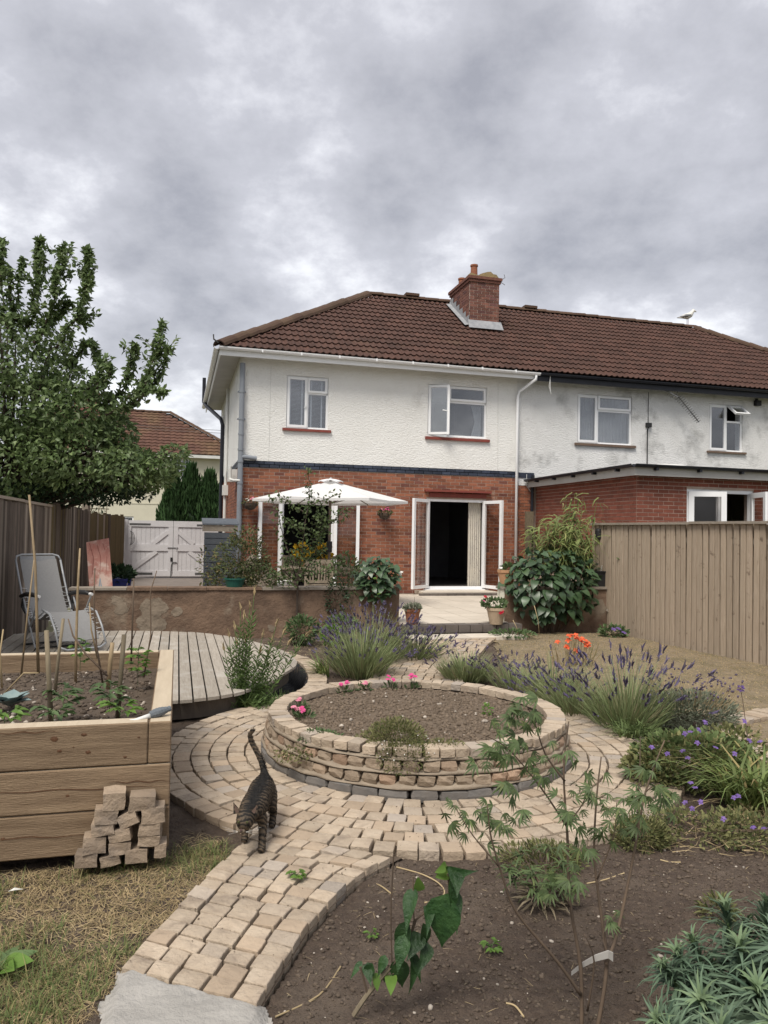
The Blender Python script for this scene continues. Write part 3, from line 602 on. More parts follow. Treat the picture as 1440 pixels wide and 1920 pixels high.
mb = MB(); mb.box(EW+.31, NE+.5, -.36, 0, 5.36, 5.385); mb.box(EW+.31, NE+.5, -.385, -.36, 5.25, 5.44); mb.build('fascia_board', m_blackp, nb)
mb = MB(); gutter(mb, (EW+.40, -.388, 5.43), (NE+.5, -.388, 5.44)); mb.build('gutter', m_blackp, nb)
RE = 18.8-.1
tiles(nb, EW+.06+.0, NE+.5, right=RE)
mb = MB(); mb.add([(EW, -.38, 5.44), (NE+.44, -.38, 5.44), (RE-4.2, RV, RZ-.06), (EW, RV, RZ-.06), (NE+.44, 7.9, 5.44), (EW, 7.9, 5.44)], [(0, 1, 2, 3), (1, 4, 2), (4, 5, 3, 2)], 0); mb.build('roof_slope', m_dark, nb)
mb = MB(); mb.add([(RE+.03, -.42, 5.50), (RE-4.2, 3.80, 8.24), (RE+.03, 7.98, 5.50)], [(0, 2, 1)], 0); mb.build('hip_slope', m_tile, nb)
ridge_run(nb, (EW, RV, RZ), (RE-4.2, RV, RZ), skip=lambda p: p.x < CH[1]); ridge_run(nb, (RE+.0, -.45, 5.45), (RE-4.2, RV-.03, RZ-.05), 'hip_tile', sc=1.35)
MB().box(8.55, 8.95, RV-.14, RV+.1, RZ+.08, RZ+.15).build('ridge_vent', m_ridge, nb)
MB().tube([(15.9, 5.4, 7.0), (15.9, 5.4, 8.75)], .10, 10).lathe([(.12, 0), (.15, .05), (.15, .2), (.12, .22)], 12, c=(15.9, 5.4, 8.62)).build('flue', m_iron, nb)
MB().box(10.2, 10.34, -.09, -.012, 4.35, 4.46).tube([(10.27, -.03, 5.25), (10.27, -.03, 4.45)], .008, 5).tube([(10.27, -.04, 4.36), (10.25, -.03, 4.25), (10.25, -.03, 3.1)], .014, 6).build('junction_box', m_blkpl, nb)
MB().box(13.5, 13.66, -.12, -.012, 5.10, 5.24).box(13.55, 13.61, -.05, -.012, 5.24, 5.3).build('outside_lamp', m_blkpl, nb)
MB().tube([(7.3, -.42, 5.40), (7.31, -.40, 5.1), (7.34, -.40, 4.95), (7.28, -.40, 5.12), (7.3, -.42, 5.40)], .008, 5).build('loose_cord', m_cord, nb)
MB().tube([(7.06, -.06, 3.0), (7.04, -.06, 2.8), (7.02, -.06, .15)], .04, 8).build('black_downpipe', m_blackp, nb)
MB().tube([(6.9, -.03, 3.02), (6.9, -.03, 2.75), (7.0, -.03, 2.62), (7.1, -.03, 2.58)], .008, 5).build('loose_cable', m_cord, nb)
# aerial on the wall
an = thing('television_aerial', 'thin metal television aerial hanging askew from the wall under the black gutter', 'aerial', H(10.75, -.06, 5.25), YAW)
MB().tube([(-.12, -.02, .08), (-.1, -.25, .0), (.10, -.3, -.12), (.16, -.3, -.12)], .014, 6).build('bracket', m_steel, an)
A0, A1 = Vector((.10, -.30, -.06)), Vector((.78, -.30, -.74)); mb = MB(); mb.tube([A0, A1], .014, 5); d = (A1-A0).normalized(); pr = Vector((d.z, 0, -d.x))
for k in range(14):
    p = A0+(A1-A0)*(.12+k*.066); l = .11-.003*k; q = pr*l*.7+Vector((0, l*.6, 0)); mb.tube([p-q, p+q], .007, 4)
for s in (-1, 1): mb.tube([A0+pr*.14*s, A0+pr*.14*s+Vector((0, .1, 0))-d*.14], .006, 4); mb.tube([A0+pr*.02*s, A0+pr*.2*s-d*.04], .006, 4)
mb.build('boom', m_iron, an)
# ------------------------------------------------------------------ flat-roofed extension
ex = thing('brick_extension', 'single-storey dark red brick extension with flat black-edged roof behind the right fence', 'extension', HO, YAW)
X0, XV, X1 = 7.14, -4.3, 12.6; WX = (8.22, 9.76, 1.2, 2.50)
mb = MB(); wall_holes(mb, X0+.008, X1, 0, 2.74, [WX], XV+.005, XV+.26); mb.box(X0+.006, X0+.25, XV+.26, -.03, 0, 2.74); mb.box(X1-.25, X1-.01, XV+.26, -.03, 0, 2.74); mb.build('mortar_wall', m_mortar, ex)
me_x = brick_mesh(m_brick2)
it = [(u, z, l) for u, z, l in courses(X0, X1, .14, 2.77, [WX]) if z > 1.2]
lay(ex, it, Matrix.Translation((0, XV, 0)), me_x, nmax=170, key=lambda q: (0 if q[1] > 1.75 and q[0] < 10.9 else 1))
it = [(u, z, l) for u, z, l in courses(XV+.055, -.05, .14, 2.77) if z > .8]
lay(ex, it, Matrix(((0, 1, 0, X0), (1, 0, 0, 0), (0, 0, 1, 0), (0, 0, 0, 1))), me_x, nmax=130, key=lambda q: -q[1])
mb = MB(); mb.box(X0-.22, X1+.2, XV-.22, -.03, 2.86, 2.90); mb.build('flat_roof', m_felt, ex)
mb = MB(); mb.box(X0-.20, X1+.2, XV-.20, XV-.175, 2.70, 2.855); mb.box(X0-.20, X0-.175, XV-.175, -.03, 2.70, 2.855); mb.box(X0-.175, X0, XV, -.03, 2.765, 2.785); mb.box(X0-.175, X1+.2, XV-.175, XV, 2.765, 2.785); mb.build('fascia_board', m_soff, ex)
mb = MB(); gutter(mb, (X0-.26, XV-.203, 2.905), (X1+.2, XV-.203, 2.90)); gutter(mb, (X0-.203, XV-.26, 2.905), (X0-.203, -.03, 2.89), side=(-1, 0, 0))
for k in range(5): mb.box(X0+.2+k*.95, X0+.25+k*.95, XV-.29, XV-.2, 2.80, 2.86)
for k in range(5): mb.box(X0-.29, X0-.2, XV+.3+k*.85, XV+.35+k*.85, 2.80, 2.86)
mb.build('gutter', m_blackp, ex)
n = 12; vs = []; fs = []
for i in range(n+1):
    for j in range(9):
        a, b = i/n*2-1, j/8*2-1; vs.append((8.95+a*.55, -2.6+b*.5, 2.93+.20*max(0, (1-a**4))**.6*max(0, (1-b**4))**.6))
for i in range(n):
    for j in range(8): fs.append((i*9+j, (i+1)*9+j, (i+1)*9+j+1, i*9+j+1))
mb = MB().add(vs, fs); mb.box(8.36, 9.54, -3.14, -2.06, 2.90, 2.96); mb.build('rooflight_dome', m_whitep, ex, smooth=False)
mb = MB(); frame_bars(mb, WX[0], WX[1], WX[2], WX[3], .07, XV+.03, XV+.10); mb.box(8.96, 9.02, XV+.03, XV+.10, WX[2], WX[3]); w = mb.build('window', m_upvc, ex)
sash(w, 0, .70, 1.25, 2.45, -.03, T=Matrix.Translation((WX[0]+.05, XV+.02, 0)) @ Matrix.Rotation(R(-22), 4, 'Z'), gl=m_glass2, w=.10)
sash(w, -.68, 0, 1.25, 2.45, -.03, T=Matrix.Translation((WX[1]-.05, XV+.02, 0)) @ Matrix.Rotation(R(72), 4, 'Z'), gl=m_glass2, w=.10)
mb = MB(); mb.add([(X0+.26, XV+.265, .1), (X0+.26, -.6, .1), (X0+.26, -.6, 2.7), (X0+.26, XV+.265, 2.7), (X1-.26, XV+.265, .1), (X1-.26, -.6, .1), (X1-.26, -.6, 2.7), (X1-.26, XV+.265, 2.7)], [(0, 1, 2, 3), (4, 7, 6, 5), (1, 5, 6, 2), (3, 2, 6, 7), (0, 4, 5, 1)], 0); mb.build('room', [mat('khaki_room_paint', (.30, .29, .2), (.26, .25, .18), 2, .9)], ex)
mb = MB(); mb.box(9.55, 10.15, -1.2, -.62, 1.0, 2.28); mb.build('wall_unit', m_blkpl, ex); MB().box(9.62, 10.0, -1.23, -1.205, 1.3, 2.15).build('oven_front', m_steel, ex)
gull = thing('seagull', 'white and grey seagull perched at the far end of the roof ridge', 'bird', H(14.25, RV, RZ+.10), YAW)
mb = MB(); mb.tube([(-.28, 0, .20), (-.16, 0, .24), (0, 0, .27), (.12, 0, .33), (.19, 0, .42), (.23, 0, .47), (.30, 0, .46), (.34, 0, .44)], [.015, .06, .10, .085, .055, .055, .03, .008], 10); mb.build('body', m_whitef, gull, smooth=True)
mb = MB(); mb.tube([(-.32, .075, .21), (-.1, .085, .26), (.08, .07, .30)], [.01, .05, .03], 6).tube([(-.32, -.075, .21), (-.1, -.085, .26), (.08, -.07, .30)], [.01, .05, .03], 6); mb.build('wing', m_steel, gull, smooth=True)
mb = MB().tube([(.02, .03, .2), (.02, .03, 0)], .008, 5); mb.build('leg', m_pot, gull); MB().tube([(.02, -.03, .2), (.02, -.03, 0)], .008, 5).build('leg', m_pot, gull)
# curtain in the right doorway
ct = cloth_wave(5.48, 5.80, .27, 2.30, .18, .035, 6).build('curtain', m_curt, smooth=True); ct.matrix_world = Matrix.Translation(HO) @ Matrix.Rotation(YAW, 4, 'Z'); tag(ct, 'cream patterned curtain drawn to the side of the open right doorway', 'curtain')
pf = thing('framed_picture', 'pale framed picture on the dark wall inside the right doorway', 'picture', H(5.05, 4.55, 1.75), YAW)
mb = MB(); frame_bars(mb, -.25, .25, -.3, .3, .04, -.02, .02); mb.build('frame', m_iron, pf); MB().box(-.21, .21, .0, .01, -.26, .26).build('mount', m_net, pf)
so = thing('sofa', 'dark sofa in the shadowed room behind the right doorway', 'sofa', H(4.3, 3.2, .24), YAW)
MB().box(-.9, .9, -.4, .4, .1, .45).build('seat', m_blkpl, so); MB().box(-.9, .9, .25, .45, .45, .9).build('backrest', m_blkpl, so); MB().box(-1.05, -.9, -.4, .45, .1, .65).build('arm', m_blkpl, so); MB().box(.9, 1.05, -.4, .45, .1, .65).build('arm', m_blkpl, so)
# ------------------------------------------------------------------ far house, conifer, gates, shed, wires
fh = thing('far_house', 'cream rendered house with brown hipped tile roof beyond the white gates', 'house', H(-3.7, 22.0, 0), YAW)
FW = 5.3
mb = MB(); wins_f = [(2.0, 3.0, 3.95, 5.0), (-.55, .35, .6, 2.1)]
wall_holes(mb, -4, FW, 0, 5.2, wins_f, 0, .3); mb.box(FW-.3, FW-.01, .3, 7, 0, 5.2); mb.box(-4, FW, 7, 7.2, 0, 5.2); mb.build('wall', m_farw, fh)
MB().box(-4, FW, -.02, 0, 2.72, 2.78).build('string_course', m_farw, fh)
mb = MB(); mb.add([(-4.4, -.4, 5.2), (FW+.4, -.4, 5.2), (FW-3.4, 3.6, 7.75), (-4.4, 3.6, 7.75), (FW+.4, 7.6, 5.2), (-4.4, 7.6, 5.2)], [(0, 1, 2, 3), (1, 4, 2), (4, 5, 3, 2)], 0); rf = mb.build('roof', m_dark, fh)
fsl = math.atan2(2.55, 4.0); me_ft = MB().add([(0, 0, .05), (.30, 0, .05), (.30, .38, .01), (0, .38, .01), (0, 0, .01), (.30, 0, .01), (.15, 0, .085), (.15, .38, .04)], [(0, 6, 7, 3), (6, 1, 2, 7), (4, 5, 1, 6, 0)]).mesh('roof_tile', m_fart)
tl = []
for i in range(14):
    v = -.42+i*.34*math.cos(fsl)
    for k in range(32):
        u = -4.3+k*.30
        if u+.3 < FW+.42-(v+.42): tl.append((u, v, i))
tl.sort(key=lambda q: -q[0])
mbj = MB()
for j, (u, v, i) in enumerate(tl):
    T = Matrix.Translation((u, v, 5.2+i*.34*math.sin(fsl))) @ Matrix.Rotation(fsl, 4, 'X')
    if j < 220: link('roof_tile', me_ft, rf, T)
    else: mbj.add([q.co for q in me_ft.vertices], [tuple(p.vertices) for p in me_ft.polygons], 0, T)
stuff(mbj.build('roof_tiling', m_fart, fh))
ridge_run(fh, (-4.3, 3.6, 7.78), (FW-3.4, 3.6, 7.78)); ridge_run(fh, (FW+.4, -.42, 5.24), (FW-3.4, 3.56, 7.78), 'hip_tile')
MB().box(-4.4, FW+.4, -.43, -.40, 5.05, 5.2).box(-4.4, FW+.4, -.40, 0, 5.08, 5.1).build('fascia_board', m_whitep, fh)
fc = MB().box(-2.9, -1.7, 3.0, 4.2, 6.8, 8.4).box(-2.96, -1.64, 2.94, 4.26, 8.4, 8.55).build('chimney', m_brickc, fh)
for x in (-2.6, -2.0): MB().lathe([(.12, 0), (.10, .4), (.12, .42)], 12, c=(x, 3.6, 8.55)).build('chimney_pot', m_pot, fc)
for a, b, c, d in wins_f:
    mb = MB(); frame_bars(mb, a, b, c, d, .07, .04, .12); mb.box((a+b)/2-.03, (a+b)/2+.03, .04, .12, c, d); w = mb.build('window', m_upvc, fh); MB().box(a+.07, b-.07, .08, .09, c+.07, d-.07).build('glass_pane', m_glass, w)
    cloth_wave(a+.07, b-.07, c+.05, d-.05, .2, .02, 7).build('net_curtain', m_net, w)
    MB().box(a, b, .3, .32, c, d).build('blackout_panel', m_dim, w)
tr = thing('garden_trellis', 'low dark trellis against the cream far house, above the gates', 'trellis', H(-5.55, 18.5, 0), YAW)
for k in range(5): MB().bar((k*.3, 0, 1.4), (k*.33-.05, 0, 2.62), .04, .03).build('upright', m_stake, tr)
for z in (1.9, 2.35): MB().bar((-.05, .03, z), (1.35, .03, z), .03, .04).build('crosspiece', m_stake, tr)
P, d = in_blob(260, (.6, .1, 1.9), (.9, .3, .5)); leaf_part('climber', P, rdir(260), rdir(260), .12, .08, m_leafD, tr)
def conifer(loc, r, h, n, label, grp):
    t = thing('conifer', label, 'conifer', loc, 0, grp)
    MB().tube([(0, 0, 0), (0, 0, h*.8)], [.09, .02], 7).build('trunk', m_bark, t)
    z = nr.uniform(.02, 1, n)**.9; a = nr.uniform(0, 2*PI, n); rr = r*np.minimum(1, (1-z)*2.2+.12)*(.80+.2*np.sin(a*5+z*9))*nr.uniform(.75, 1.03, n)
    P = np.stack([rr*np.cos(a), rr*np.sin(a), z*h], 1); D = np.stack([np.cos(a)*.35, np.sin(a)*.35, np.full(n, .95)], 1)+rdir(n)*.25
    leaf_part('crown', P, D, np.stack([np.cos(a), np.sin(a), np.zeros(n)], 1)+rdir(n)*.6, nr.uniform(.18, .38, n), nr.uniform(.04, .09, n), m_conif, t, tmpl='small')
    MB().lathe([(.05, h*.02), (r*.72, h*.05), (r*.72, h*.55), (r*.35, h*.8), (.02, h*.93)], 12).build('inner_crown', m_leafD, t)
for k, (u, v, r, h, lab) in enumerate(((-1.42, 9.5, .52, 3.25, 'leftmost rounded lobe of the clipped dark green conifers behind the gates'), (-.86, 9.6, .56, 3.55, 'middle and tallest of the dark green conifers behind the gates'), (-.25, 9.4, .56, 3.35, 'rightmost dark green conifer, next to the black downpipe of the house'))): conifer(H(u, v, 0), r, h, 2600, lab, 'conifers behind the white gates')
# double gates
gt = thing('double_gate', 'white ledged and braced double wooden gates closing the side drive', 'gate', H(-2.62, 5.6, .14), YAW)
GWd, GHt = 1.24, 1.62
for s, x0 in ((0, 0.0), (1, GWd+.01)):
    lf = MB().box(x0, x0+GWd, .03, .04, .05, GHt-.02).build('gate_leaf', m_gate, gt)
    for k in range(10): MB().box(x0+k*GWd/10+.003, x0+(k+1)*GWd/10-.003, .012, .03, .06, GHt-.03).build('board', m_gate, lf)
    mb = MB(); mb.box(x0, x0+GWd, -.015, .012, GHt-.17, GHt).box(x0, x0+GWd, -.015, .012, .05, .20).box(x0, x0+GWd, -.015, .012, GHt*.47, GHt*.47+.19)
    mb.box(x0+(GWd-.13 if s == 0 else 0), x0+(GWd if s == 0 else .13), -.013, .010, .20, GHt-.17).box(x0+(0 if s == 0 else GWd-.1), x0+(.1 if s == 0 else GWd), -.013, .010, .20, GHt-.17)
    mb.build('rail', m_gate, lf)
    q = (lambda x: x0+x) if s == 0 else (lambda x: x0+GWd-x)
    MB().bar((q(.12), 0, .22), (q(.80), 0, GHt*.47-.01), .024, .11).bar((q(.68), 0, GHt*.47+.20), (q(1.11), 0, GHt-.20-.1), .024, .11).build('brace', m_gate, lf)
    MB().box(x0+(.05 if s == 0 else GWd-.6), x0+(.62 if s == 0 else GWd-.02), -.022, -.015, GHt-.13, GHt-.08).box(x0+(.25 if s == 0 else GWd-.62), x0+(.7 if s == 0 else GWd-.02), -.022, -.015, .09, .15).build('strap_hinge', m_iron, lf)
MB().box(GWd-.14, GWd+.14, -.03, -.015, .84, .87).tube([(GWd+.1, -.03, .87), (GWd+.1, -.05, .80)], .01, 5).build('slide_bolt', m_steel, gt)
MB().box(GWd-.06, GWd+.0, -.03, -.014, .47, .58).build('lock_plate', m_blkpl, gt)
MB().tube([(GWd+.12, -.03, .44), (GWd+.0, -.03, .44), (GWd-.03, -.03, .36), (GWd-.04, -.03, .0)], .012, 6).build('drop_bolt', m_iron, gt)
mb = MB().box(-.12, 0, -.05, .10, 0, GHt+.02).build('gate_post', m_gate, gt); MB().box(2*GWd+.01, 2*GWd+.13, -.05, .10, 0, GHt+.02).build('gate_post', m_gate, gt)
tn = MB(); 
for k in range(3): tn.tube([(.05+.13*math.cos(t/8*PI-PI/2)*(1-k*.3), -.05, 1.12+.2*math.sin(t/8*PI-PI/2)) for t in range(9)], .006, 5)
tn.tube([(.02, -.05, 1.12), (.2, -.05, 1.12)], .006, 5)
o = tn.build('wire_wall_basket', m_iron); o.matrix_world = Matrix.Translation(H(-2.6, 5.55, .14)) @ Matrix.Rotation(YAW, 4, 'Z'); tag(o, 'empty black wire basket hooked on the left white gate', 'basket')
sh = thing('garden_store', 'narrow grey painted wooden store with pale lid beside the grey soil pipe', 'store', H(-.74, -1.25, .14), YAW)
MB().box(.02, .62, .02, .6, 0, 1.34).build('carcass', m_shed, sh)
for k in range(11): MB().box(0, .64, -.014, .02, .02+k*.121, .128+k*.121).build('board', m_shed, sh, Matrix.Translation((0, 0, .02+k*.121)) @ Matrix.Rotation(.12, 4, 'X') @ Matrix.Translation((0, 0, -.02-k*.121)))
MB().box(-.02, .66, -.03, .62, 1.365, 1.49).build('lid', m_rail, sh); MB().add([(-.04, -.05, 1.495), (.68, -.05, 1.495), (.68, .64, 1.61), (-.04, .64, 1.61), (-.04, -.05, 1.52), (.68, -.05, 1.52), (.68, .64, 1.64), (-.04, .64, 1.64)], [(0, 3, 2, 1), (4, 5, 6, 7), (0, 1, 5, 4), (1, 2, 6, 5), (2, 3, 7, 6), (3, 0, 4, 7)]).build('lid_cover', m_shed, sh)
for i, z in enumerate((6.15, 6.32)):
    o = MB().tube([H(-6, 20+i*.3, z+.12), H(-2, 20+i*.3, z), H(3, 20+i*.3, z-.02)], .012, 4).build('overhead_wire', m_iron); tag(o, ('lower' if i == 0 else 'upper')+' of two thin overhead wires against the sky left of the house', 'wire', 'overhead wires')
# ------------------------------------------------------------------ fences
def board_mesh(w, t, mt): return MB().add([(-w/2, 0, 0), (w/2, 0, 0), (w/2, t*.4, 0), (-w/2, t, 0), (-w/2, 0, 1), (w/2, 0, 1), (w/2, t*.4, 1), (-w/2, t, 1)], [(0, 3, 2, 1), (4, 5, 6, 7), (0, 1, 5, 4), (1, 2, 6, 5), (2, 3, 7, 6), (3, 0, 4, 7)]).mesh('board', mt)
def fence(root, pts, z0, z1, pitch, mes, face, cap=None, capm=None, posts=2.4, bz=0.02, tw=-.17):
    """feather-edge boards along a polyline of world points; face = +1 shows the boards on the left-hand side"""
    inv = root.matrix_basis.inverted(); k = 0
    for a, b in zip(pts[:-1], pts[1:]):
        a = Vector((a[0], a[1], 0)); b = Vector((b[0], b[1], 0)); d = b-a; L = d.length; n = int(L/pitch); ang = math.atan2(d.y, d.x); nrm = Vector((-d.y, d.x, 0)).normalized()*face
        for i in range(n):
            p = a+d*((i+.5)/n); h1 = z1(k) if callable(z1) else z1
            T = Matrix.Translation(p+nrm*.0+Vector((0, 0, z0+rnd.uniform(-.02, .02)))) @ Matrix.Rotation(ang+(0 if face > 0 else PI), 4, 'Z') @ Matrix.Rotation(rnd.uniform(-.008, .008), 4, 'Y') @ Matrix.Rotation(tw+rnd.uniform(-.02, .02), 4, 'Z') @ Matrix.Diagonal((1, 1, h1-z0+rnd.uniform(-bz, bz), 1))
            mm = mes[0] if rnd.random() < .8 or len(mes) == 1 else mes[1]
            link('board', mm(k) if callable(mm) else mm, root, inv @ T); k += 1
        if not posts: continue
        np_ = max(1, int(L/posts))
        for i in range(np_+1):
            p = a+d*(i/np_)-nrm*.09; MB().box(-.05, .05, -.05, .05, z0-.1, (z1 if not callable(z1) else z1(k))+.0).build('post', capm or m_fenceL, root, inv @ (Matrix.Translation(p) @ Matrix.Rotation(ang, 4, 'Z')))
        for zz in (z0+.3, (z0+(z1 if not callable(z1) else z1(0)))/2, (z1 if not callable(z1) else z1(0))-.25): MB().bar(a-nrm*.04+Vector((0, 0, zz)), b-nrm*.04+Vector((0, 0, zz)), .04, .08).build('rail', capm or m_fenceL, root, inv)
        if cap: 
            nc = max(1, int(L/1.9))
            for i in range(nc):
                p, q = a+d*(i/nc), a+d*((i+1)/nc-.004/L); zc = (z1 if not callable(z1) else z1(0))+cap
                MB().bar(p+nrm*.015+Vector((0, 0, zc+rnd.uniform(-.006, .006))), q+nrm*.015+Vector((0, 0, zc+rnd.uniform(-.006, .006))), .09, .035).build('capping_rail', capm, root, inv)
def hl(u, v): q = H(u, v); return (q.x, q.y)
fl = thing('left_fence', 'tall dark weathered close-board fence down the left side of the garden', 'fence', H(-3.3, -8))
meL = board_mesh(.112, .038, m_fenceL); meG = board_mesh(.14, .036, m_fenceG)
fence(fl, [hl(-3.3, -10.5), hl(-3.3, -3.5)], -.1, 1.86, .098, [meL], -1, cap=.02, capm=m_fenceL)
fence(fl, [hl(-3.3, -3.48), hl(-3.3, 2.2)], .0, 1.92, .115, [meL, meG], -1, capm=m_fenceL, bz=.035)
fence(fl, [hl(-3.3, 2.25), hl(-2.74, 5.5)], .1, 1.88, .14, [meG, meL], -1, capm=m_fenceL, bz=.03)
MB().box(-.07, .07, -.07, .07, 0, 2.12).build('post', m_fenceL, fl, fl.matrix_basis.inverted() @ Matrix.Translation(H(-3.32, 1.9)))
MB().bar(H(-3.28, -10.5, -.02), H(-3.24, -4.8, -.02), .03, .2).build('gravel_board', m_fenceL, fl, fl.matrix_basis.inverted())
fr = thing('right_fence', 'pale brown vertical-board fence with capping rail along the right of the lawn', 'fence', (4.2, 11.4, 0))
b = bmesh.new(); bmesh.ops.create_cube(b, size=1); bmesh.ops.translate(b, verts=b.verts[:], vec=(0, 0, .5)); bmesh.ops.scale(b, verts=b.verts[:], vec=(.089, .026, 1)); bmesh.ops.bevel(b, geom=[e for e in b.edges if abs(e.verts[0].co.z-e.verts[1].co.z) > .5], offset=.004, segments=1, affect='EDGES'); meR = bpy.data.meshes.new('board'); b.to_mesh(meR); b.free(); meR.materials.append(m_fenceR)
fence(fr, [(5.95, 6.1), (3.64, 13.2)], -.12, 1.765, .112, [meR], 1, cap=-.005, capm=m_rail, tw=.0, bz=.004)
meB = board_mesh(.130, .018, m_fenceR)
fence(fr, [(6.005, 6.165), (3.69, 13.28)], -.12, 1.755, .116, [meB], 1, tw=.0, posts=0, bz=.004)
lb = MB().lathe([(.0, .06), (.05, .055), (.06, .02), (.06, -.10), (.045, -.13), (0, -.14)], 12).build('fence_lantern', m_blkpl); lb.location = (3.68, 12.98, 1.62); tag(lb, 'small dark lantern fixed at the far end of the right fence', 'lantern')
# ------------------------------------------------------------------ patio, steps and retaining walls
pt = empty('patio', H(3.0, -5.75, 0), YAW); tag(pt, kind='structure')
mb = MB(); mb.box(-5.65, 4.2, .50, 5.74, -.1, .118); mb.box(-.9, .86, .0, .5, -.1, .117); mb.build('patio_bed', m_lime, pt)
ms_ = MB().cbox((0, 0, 0), (1, 1, 1)).mesh('slab', m_patio)
for i in range(10):
    for j in range(12):
        u = -1.35+i*.45+.225; v = .115+j*.45+.225
        if v < .55 and not -.9 < u < .9: continue
        link('slab', ms_, pt, T3((u, v, .119+rnd.uniform(0, .004)), (0, 0, rnd.uniform(-.004, .004)), (.441, .441, .045)))
for i in range(10):
    for j in range(5):
        u = -5.6+i*.45; v = .4+j*1.0+.45
        if u+.2 < -1.3: link('slab', ms_, pt, T3((u+.2, v, .118+rnd.uniform(0, .004)), (0, 0, 0), (.441, .96, .045)))
k = 0; u = -.90
while u < .84:
    l = rnd.uniform(.19, .24); MB().box(u, u+l-.012, -.10, .11, .02, .137+rnd.uniform(-.004, .004)).build('edging_brick', m_path, pt); u += l
MB().box(-1.2, 1.1, -.04, .0, -.12, .02).build('riser', m_soild, pt)
dv = empty('side_drive', H(-1.2, 2.5, 0), YAW); tag(dv, kind='structure'); MB().box(-2.2, 1.15, -2.4, 5.0, 0, .128).build('drive_surface', mat('drive_concrete', (.22, .19, .17), (.16, .14, .125), 3, .9, .4, 30), dv)
ds = thing('door_step', 'low weathered stone step below the right french doors', 'step', H(4.95, -.45, .14), YAW)
MB().box(-.85, .98, -.18, .45, 0, .08).build('tread', m_patio, ds)
for k in range(9): MB().box(-.95+k*.215, -.745+k*.215, -.30, -.18, 0, .055).build('brick', m_path, ds)
ss = empty('lower_step', H(3.0, -6.15, 0), YAW); tag(ss, kind='structure')
for k in range(4): MB().box(-.95+k*.46, -.50+k*.46, -.25+.02*k, .22, -.08, .015).build('slab', m_patio, ss)
rw = thing('left_garden_wall', 'low retaining wall with peeling brown render, left of the patio opening', 'wall', H(0, -5.5, 0), YAW)
n = 90; vs = []; fs = []
for i in range(n+1):
    for j in range(15):
        x = -2.66+(4.76)*i/n; z = -.12+.78*j/14; vs.append((x, -.02+.035*(fbm(x+9, z+3, 3, 5)-.5)+.02*(fbm(x+2, z+7, 9, 8)-.5), z))
for i in range(n):
    for j in range(14): fs.append((i*15+j, (i+1)*15+j, (i+1)*15+j+1, i*15+j+1))
mb = MB().add(vs, fs).box(-2.66, 2.10, .02, .24, -.12, .655); mb.build('render_face', m_retw, rw, smooth=True)
def wall_y(x, z): return -.02+.035*(fbm(x+9, z+3, 3, 5)-.5)+.02*(fbm(x+2, z+7, 9, 8)-.5)
def patch(cx, cz, rx, rz, seed, flat=None):
    nx, nz = int(3*rx/.011), int(3*rz/.011); X, Z = np.meshgrid(cx+np.linspace(-1.5, 1.5, nx)*rx, cz+np.linspace(-1.5, 1.5, nz)*rz, indexing='ij'); Yv = (wall_y(X, Z) if flat is None else np.full(X.shape, flat))-.004
    q = ((X-cx)/rx)**2+((Z-cz)/rz)**2+2.6*(fbm(X+30, Z+30, 7, seed, 4)-.47); k = (q < .9) & (Z > -.05) & (Z < .63); I = np.arange(nx*nz).reshape(nx, nz); F_ = np.stack([I[:-1, :-1], I[1:, :-1], I[1:, 1:], I[:-1, 1:]], -1)[k[:-1, :-1]]; mb = MB(); mb.v = [tuple(p) for p in np.stack([X, Yv, Z], -1).reshape(-1, 3)]; mb.f = [tuple(f) for f in F_.reshape(-1, 4)]; mb.m = [0]*len(mb.f); return mb
for q in ((-1.57, .30, .20, .24, 3), (-2.02, .45, .12, .14, 4), (-1.70, .16, .12, .12, 6), (-1.25, .36, .07, .08, 7), (.12, .10, .08, .06, 8)): patch(*q).build('bare_patch', m_patch, rw)
u = -2.70
while u < 2.1:
    l = min(rnd.uniform(.5, .95), 2.14-u); MB().box(u, u+l-.006, -.05, .27, .66+rnd.uniform(-.003, .003), .70+rnd.uniform(-.005, .005)).build('coping', m_rail if rnd.random() < .5 else m_retw, rw); u += l
for k in range(26): 
    a, b = rnd.uniform(-.45, .1), rnd.uniform(.56, .64)
rw2 = thing('right_garden_wall', 'low brown rendered wall with cream painted end, right of the patio opening', 'wall', H(3.86, -5.5, 0), YAW)
mb = MB().box(.012, 2.1, -.03, .22, -.12, .655); mb.build('render_face', m_retw, rw2); MB().box(0, .012, -.035, .225, .06, .652).build('painted_end', m_cream, rw2)
for u in (0, .7, 1.4): MB().box(u-.02, u+.69, -.06, .25, .66, .70).build('coping', m_rail, rw2)
patch(1.72, .36, .13, .14, 12, -.03).build('bare_patch', m_patch, rw2); MB().bar((1.85, -.08, .32), (2.02, -.1, .2), .03, .04).build('loose_lath', m_rail, rw2)
# ------------------------------------------------------------------ ground
BC = (.26, 5.56); RO = 1.83; RI = 1.10
PL = [(-.60, 4.02), (-.68, 3.80), (-.75, 3.52), (-.81, 3.24), (-.85, 3.02), (-.89, 2.81), (-.905, 2.72)]; PR = [(.12, 3.735), (-.08, 3.49), (-.19, 3.24), (-.27, 3.02), (-.32, 2.81), (-.365, 2.60), (-.385, 2.52)]
pathpoly = PL+PR[::-1]
LAWN = [(1.75, 11.9), (1.55, 10.2), (1.55, 8.6), (2.3, 7.4), (2.95, 6.7), (2.95, 6.1), (2.75, 5.4), (3.3, 4.4), (4.5, 4), (6.3, 4.6), (6.05, 6.1), (3.75, 12.5), (2.2, 12.2)]
GRASSL = [(-3.2, 3.6), (-1.7, 3.55), (-1.02, 3.72), (-1.0, 4.05), (-.78, 3.95), (-.72, 3.65), (-.78, 3.3), (-.90, 2.75), (-.95, 2.4), (-.9, 1.4), (-3.2, 1.4)]
